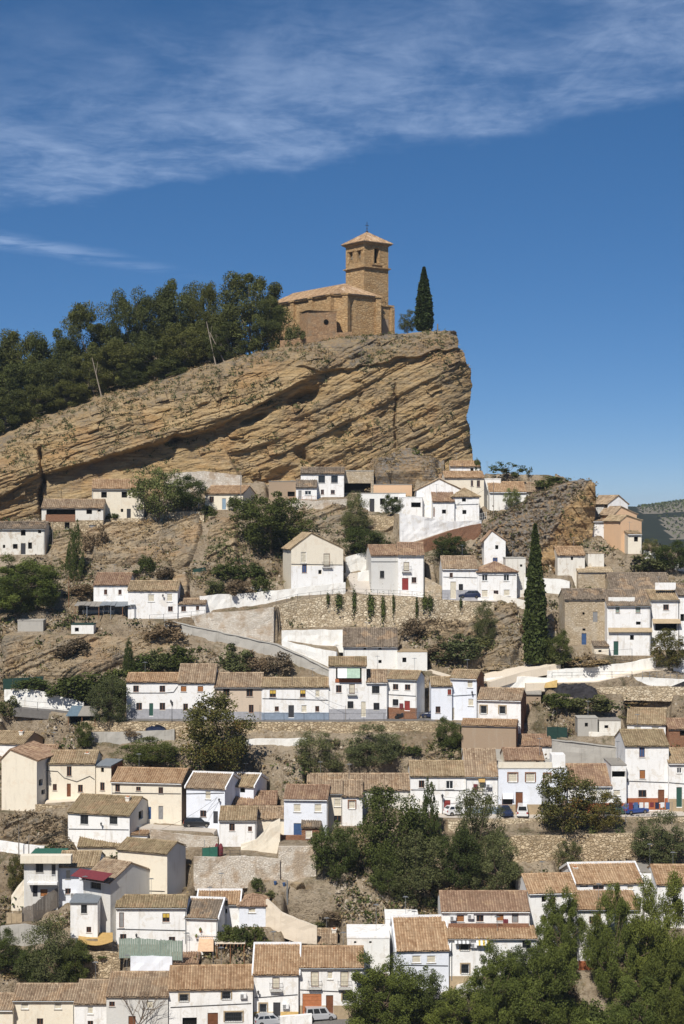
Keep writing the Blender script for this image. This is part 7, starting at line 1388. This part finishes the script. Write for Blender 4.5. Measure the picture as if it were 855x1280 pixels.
for k, (u, lab) in enumerate(((271, 'left of two dark red clipped cypresses on the terrace'), (276, 'right of two dark red clipped cypresses on the terrace'))):
    p = P(u, 1070, G(1102) + 1.2); m = MB(); m.lathe([(.1, -.5), (.34, .2), (.36, 1.2), (.2, 1.75), (0, 1.9)], (0, 0, 0), 9); o_ = m.build('folded_parasol', M['cloth_red'], None); o_.location = p; tag(o_, lab.replace('clipped cypresses', 'folded parasols'), 'parasol', 'folded parasols')
# laundry line
b = hit(800, 1030); r = empty('laundry_line', (b[0], b[1], b[2]), 0, 'line of coloured washing at the street parapet before the three-storey house', 'laundry'); k_ = b[1] / F; zt = (CV - 1003) / F * b[1] - b[2]
for x in (-18, 40): m = MB(); m.tube((x * k_, 0, -.3), (x * k_, 0, zt + .1), .04); m.build('post', M['galv'], r)
m = MB(); m.tube((-18 * k_, 0, zt), (40 * k_, 0, zt), .015, .015, 4); m.build('line', M['iron'], r)
for k, mt in enumerate(('cloth_red', 'cloth_blue', 'cloth_white', 'cloth_white', 'cloth_red', 'car_navy', 'cloth_white', 'cloth_blue')): m = MB(); x = (-14 + 6.6 * k) * k_; m.box(x, x + .6, -.02, .02, zt - random.uniform(.6, 1.1), zt); m.build('cloth', M[mt], r)
# playground posts and flower pots on the gravel terrace
for (u, v, lab) in ((344, 1106, 'blue flower pot on the gravel terrace beside the peeling wall'), (355, 1108, 'blue flower pot next to the painted rock'), (371, 1116, 'blue flower pot below the painted rock')):
    b = hit(u, v); m = MB(); m.lathe([(.16, 0), (.26, .5), (.0, .45)], (0, 0, 0), 9); o_ = m.build('flower_pot', M['bluepaint'], None); o_.location = b; tag(o_, lab, 'flower pot')
outcrop([(358, 1104), (368, 1099), (382, 1101), (384, 1110), (370, 1113)], .9, R(5), 81, fall=4, amp=.2, tone=0.0, name='boulder')
# ------------------------------------------------------------------ loose ground cover: scrub, weeds and stones nobody could count
g = np.random.default_rng(11); N = 46000; uu = g.uniform(-15, 870, N); vv = g.uniform(640, 1290, N); Yv = np.array([G(v) for v in vv]) + g.uniform(-2, 2, N); X = (uu - CU) / F * Yv; ok = (_bil(PADM, X, Yv) < .25) & (Yv < 340) & (vnoise(X / 4, Yv / 4, 7.0) > .30); X, Yv = X[ok], Yv[ok]; Zv = _bil(GZ, X, Yv)
def scatter(name, sel, n, spread, size, mat, hs):
    x, y, z = X[sel], Yv[sel], Zv[sel]; c = np.repeat(np.stack([x, y, z], 1), n, 0); s_ = np.repeat(g.uniform(.5, 1.5, len(x)), n); c = c + g.normal(size=c.shape) * np.array((spread, spread, hs)) * s_[:, None]; c[:, 2] = np.maximum(c[:, 2], np.repeat(z, n)) + .05; tt = np.clip(np.repeat(g.random(len(x)), n) * .6 + g.random(len(c)) * .4, 0, 1)
    tag(link(name, quads_mesh(name, leafquads(c, np.full(len(c), size) * s_, seed=3), tt, M[mat])), kind='stuff')
i = np.arange(len(X)); scatter('dry_grass', i[i % 2 == 0], 8, .35, .16, 'leaf_dry', .15); scatter('brown_scrub', i[i % 9 == 1], 26, .42, .17, 'leaf_brown', .3); scatter('green_weeds', i[i % 10 == 2], 24, .40, .16, 'leaf_olive', .3); scatter('dark_scrub', i[i % 22 == 3], 40, .55, .2, 'leaf_dark', .4)
def stones(name, sel, mat, smin, smax):
    m = MB(); rs = random.Random(4)
    for k in sel:
        s_ = rs.uniform(smin, smax) * rs.uniform(.5, 1); c = (X[k], Yv[k], Zv[k]); A = [(c[0] + s_ * math.cos(a + rs.uniform(-.4, .4)), c[1] + s_ * math.sin(a) * .8, c[2] - .15) for a in (0, 1.25, 2.5, 3.8, 5)]; B = [(c[0] + s_ * .6 * math.cos(a + rs.uniform(-.4, .4)), c[1] + s_ * .5 * math.sin(a), c[2] + s_ * rs.uniform(.4, .9)) for a in (0, 1.25, 2.5, 3.8, 5)]; m.hull8(A, B)
    tag(m.build(name, M[mat], None), kind='stuff')
stones('loose_stones', i[i % 4 == 1], 'rubble', .10, .42); stones('pale_rubble', [k for k in i if k % 2 == 0 and ((600 < CU + X[k] / Yv[k] * F < 720 and 750 < CV - Zv[k] / Yv[k] * F < 920) or (CU + X[k] / Yv[k] * F < 110 and 885 < CV - Zv[k] / Yv[k] * F < 930) or (CU + X[k] / Yv[k] * F < 90 and 1005 < CV - Zv[k] / Yv[k] * F < 1065) or (380 < CU + X[k] / Yv[k] * F < 520 and 1095 < CV - Zv[k] / Yv[k] * F < 1170) or (690 < CU + X[k] / Yv[k] * F < 800 and 880 < CV - Zv[k] / Yv[k] * F < 930))], 'rubble', .15, .5)
# olive groves on the far hill, planted in rows
V_ = []
for ix in range(52):
    for iy in range(46):
        x = 330 + ix * 9.5 + (iy % 2) * 2 + g.random(); y = 1730 + iy * 13 + g.random()
        if bool(grove(np.array(x), np.array(y))): V_.append((x, y, ground(x, y)))
c = np.repeat(np.array(V_), 7, 0); c = c + g.normal(size=c.shape) * np.array((1.0, 1.0, .6)) + np.array((0, 0, 1.4)); tag(link('olive_grove', quads_mesh('olive_grove', leafquads(c, np.full(len(c), 1.3), seed=9), g.random(len(c)), M['leaf_dark'])), kind='stuff')

b = hit(132, 772); r = empty('open_shed', b, 0, 'open-fronted shed with a sagging corrugated sheet roof on posts', 'shed'); k_ = b[1] / F; zr_ = (CV - 757) / F * b[1] - b[2]
n_ = 12
for k in range(n_):
    x0, x1 = (-38 + 76 * k / n_) * k_, (-38 + 76 * (k + .97) / n_) * k_; s0 = .12 * math.sin(k * 1.3); m = MB(); bt = [(x0, -1.2, zr_ + s0), (x1, -1.2, zr_ + s0), (x1, 2.6, zr_ + .55), (x0, 2.6, zr_ + .55)]; m.hull8(bt, [(p[0], p[1], p[2] + .05 + .03 * (k % 2)) for p in bt]); m.build('roof_panel', M['slate' if k > 4 else 'greyroof'], r)
for k in range(6): m = MB(); x = (-37 + 14.8 * k) * k_; m.box(x - .06, x + .06, -1.1, -.98, -.5, zr_ - .05); m.build('post', M['galv' if k % 2 else 'wood'], r)
m = MB(); m.box(-37 * k_, 37 * k_, 2.1, 2.3, -1, zr_ + .3); m.build('back_wall', M['greydoor'], r); m = MB(); m.box(-30 * k_, 10 * k_, .8, 1.0, -.5, zr_ * .5); m.build('inner_wall', M['concrete'], r)
def wire(label, pts, dep, sag=.6):
    m = MB(); a, b_ = P(*pts[0], dep[0]), P(*pts[1], dep[1]); q_ = [tuple(a + (b_ - a) * t_ + np.array((0, 0, -sag * 4 * t_ * (1 - t_)))) for t_ in np.linspace(0, 1, 11)]; m.path(q_, .022, 4); tag(m.build('overhead_wire', M['iron'], None), label, 'wire', 'overhead wires')
wire('overhead wire sagging from the lantern house down to the stair lane', ((276, 993), (192, 1040)), (G(1029) - .3, G(1045))); wire('lower of the two wires leaving the lantern house', ((277, 999), (200, 1052)), (G(1029) - .3, G(1052))); wire('wire from the crossarm pole to the grilled-window house', ((36, 1046), (86, 1034)), (G(1095), G(1053) - .2)); wire('wire between the thin poles of the row street', ((365, 846), (432, 884)), (G(900), G(902))); wire('wire from the tall thin pole to the gabled beige house', ((301, 592), (366, 700)), (G(640), G(742))); wire('wire crossing above the cafe street to the three-storey house', ((553, 996), (783, 975)), (G(1018), G(1004) - .3), 1.5); wire('wire along the upper white cluster', ((617, 604), (571, 630)), (G(650), G(657) - .2), .3)

# scrub rooted in the crust of the cliff and the crag
def crust(src, n, name, mat, zmin, seed, nz):
    me = bpy.data.objects[src].data; k = len(me.polygons); c = np.empty(k * 3, np.float32); nn = np.empty(k * 3, np.float32); me.polygons.foreach_get('center', c); me.polygons.foreach_get('normal', nn); c = c.reshape(-1, 3); nn = nn.reshape(-1, 3)
    gg = np.random.default_rng(seed); ok = np.where((nn[:, 2] > nz) & (c[:, 2] > zmin) & (c[:, 1] < 372) & (vnoise(c[:, 0] / 5, c[:, 1] / 5, c[:, 2] / 5) > .42))[0]; pk = gg.choice(ok, min(n, len(ok)), replace=False)
    m_ = 16; q_ = np.repeat(c[pk], m_, 0); s_ = np.repeat(gg.uniform(.4, 1.4, len(pk)), m_); q_ = q_ + gg.normal(size=q_.shape) * np.array((.28, .2, .2)) * s_[:, None] + np.array((0, -.08, .12)); tt = np.clip(np.repeat(gg.random(len(pk)), m_) * .6 + gg.random(len(q_)) * .4, 0, 1)
    tag(link(name, quads_mesh(name, leafquads(q_, .15 * s_, seed=seed), tt, M[mat])), kind='stuff')
crust('cliff', 1500, 'cliff_scrub', 'leaf_olive', 8, 5, .45); crust('cliff', 900, 'cliff_grass', 'leaf_dry', 8, 6, .5); crust('crag', 500, 'crag_scrub', 'leaf_brown', -8, 7, .3); crust('crag', 300, 'crag_weeds', 'leaf_olive', -8, 8, .3)
for k_, ob_ in enumerate([o_ for o_ in bpy.data.objects if o_.name.startswith('rock_outcrop')]): crust(ob_.name, 260, 'rock_scrub', ('leaf_dry', 'leaf_olive', 'leaf_brown')[k_ % 3], -99, 20 + k_, .2)
# ------------------------------------------------------------------ the air between here and the far hills
hz = MB(); zmin = float(GZ.min()) - 1.0; hz.box(float(gx.min()) - 20, float(gx.max()) + 20, float(gy.min()) - 20, float(gy.max()) + 20, zmin, 78.0)
hm = bpy.data.materials.new('haze'); hm.use_nodes = True; ht = NT(hm.node_tree); ht.n.clear()
vo_ = ht.n.new('ShaderNodeVolumePrincipled'); vo_.inputs['Density'].default_value = 0.00007; vo_.inputs['Color'].default_value = (0.72, 0.86, 1.0, 1); vo_.inputs['Anisotropy'].default_value = 0.0
oo = ht.n.new('ShaderNodeOutputMaterial'); ht.l.new(vo_.outputs[0], oo.inputs['Volume'])
tag(hz.build('haze', hm, None), kind='stuff')
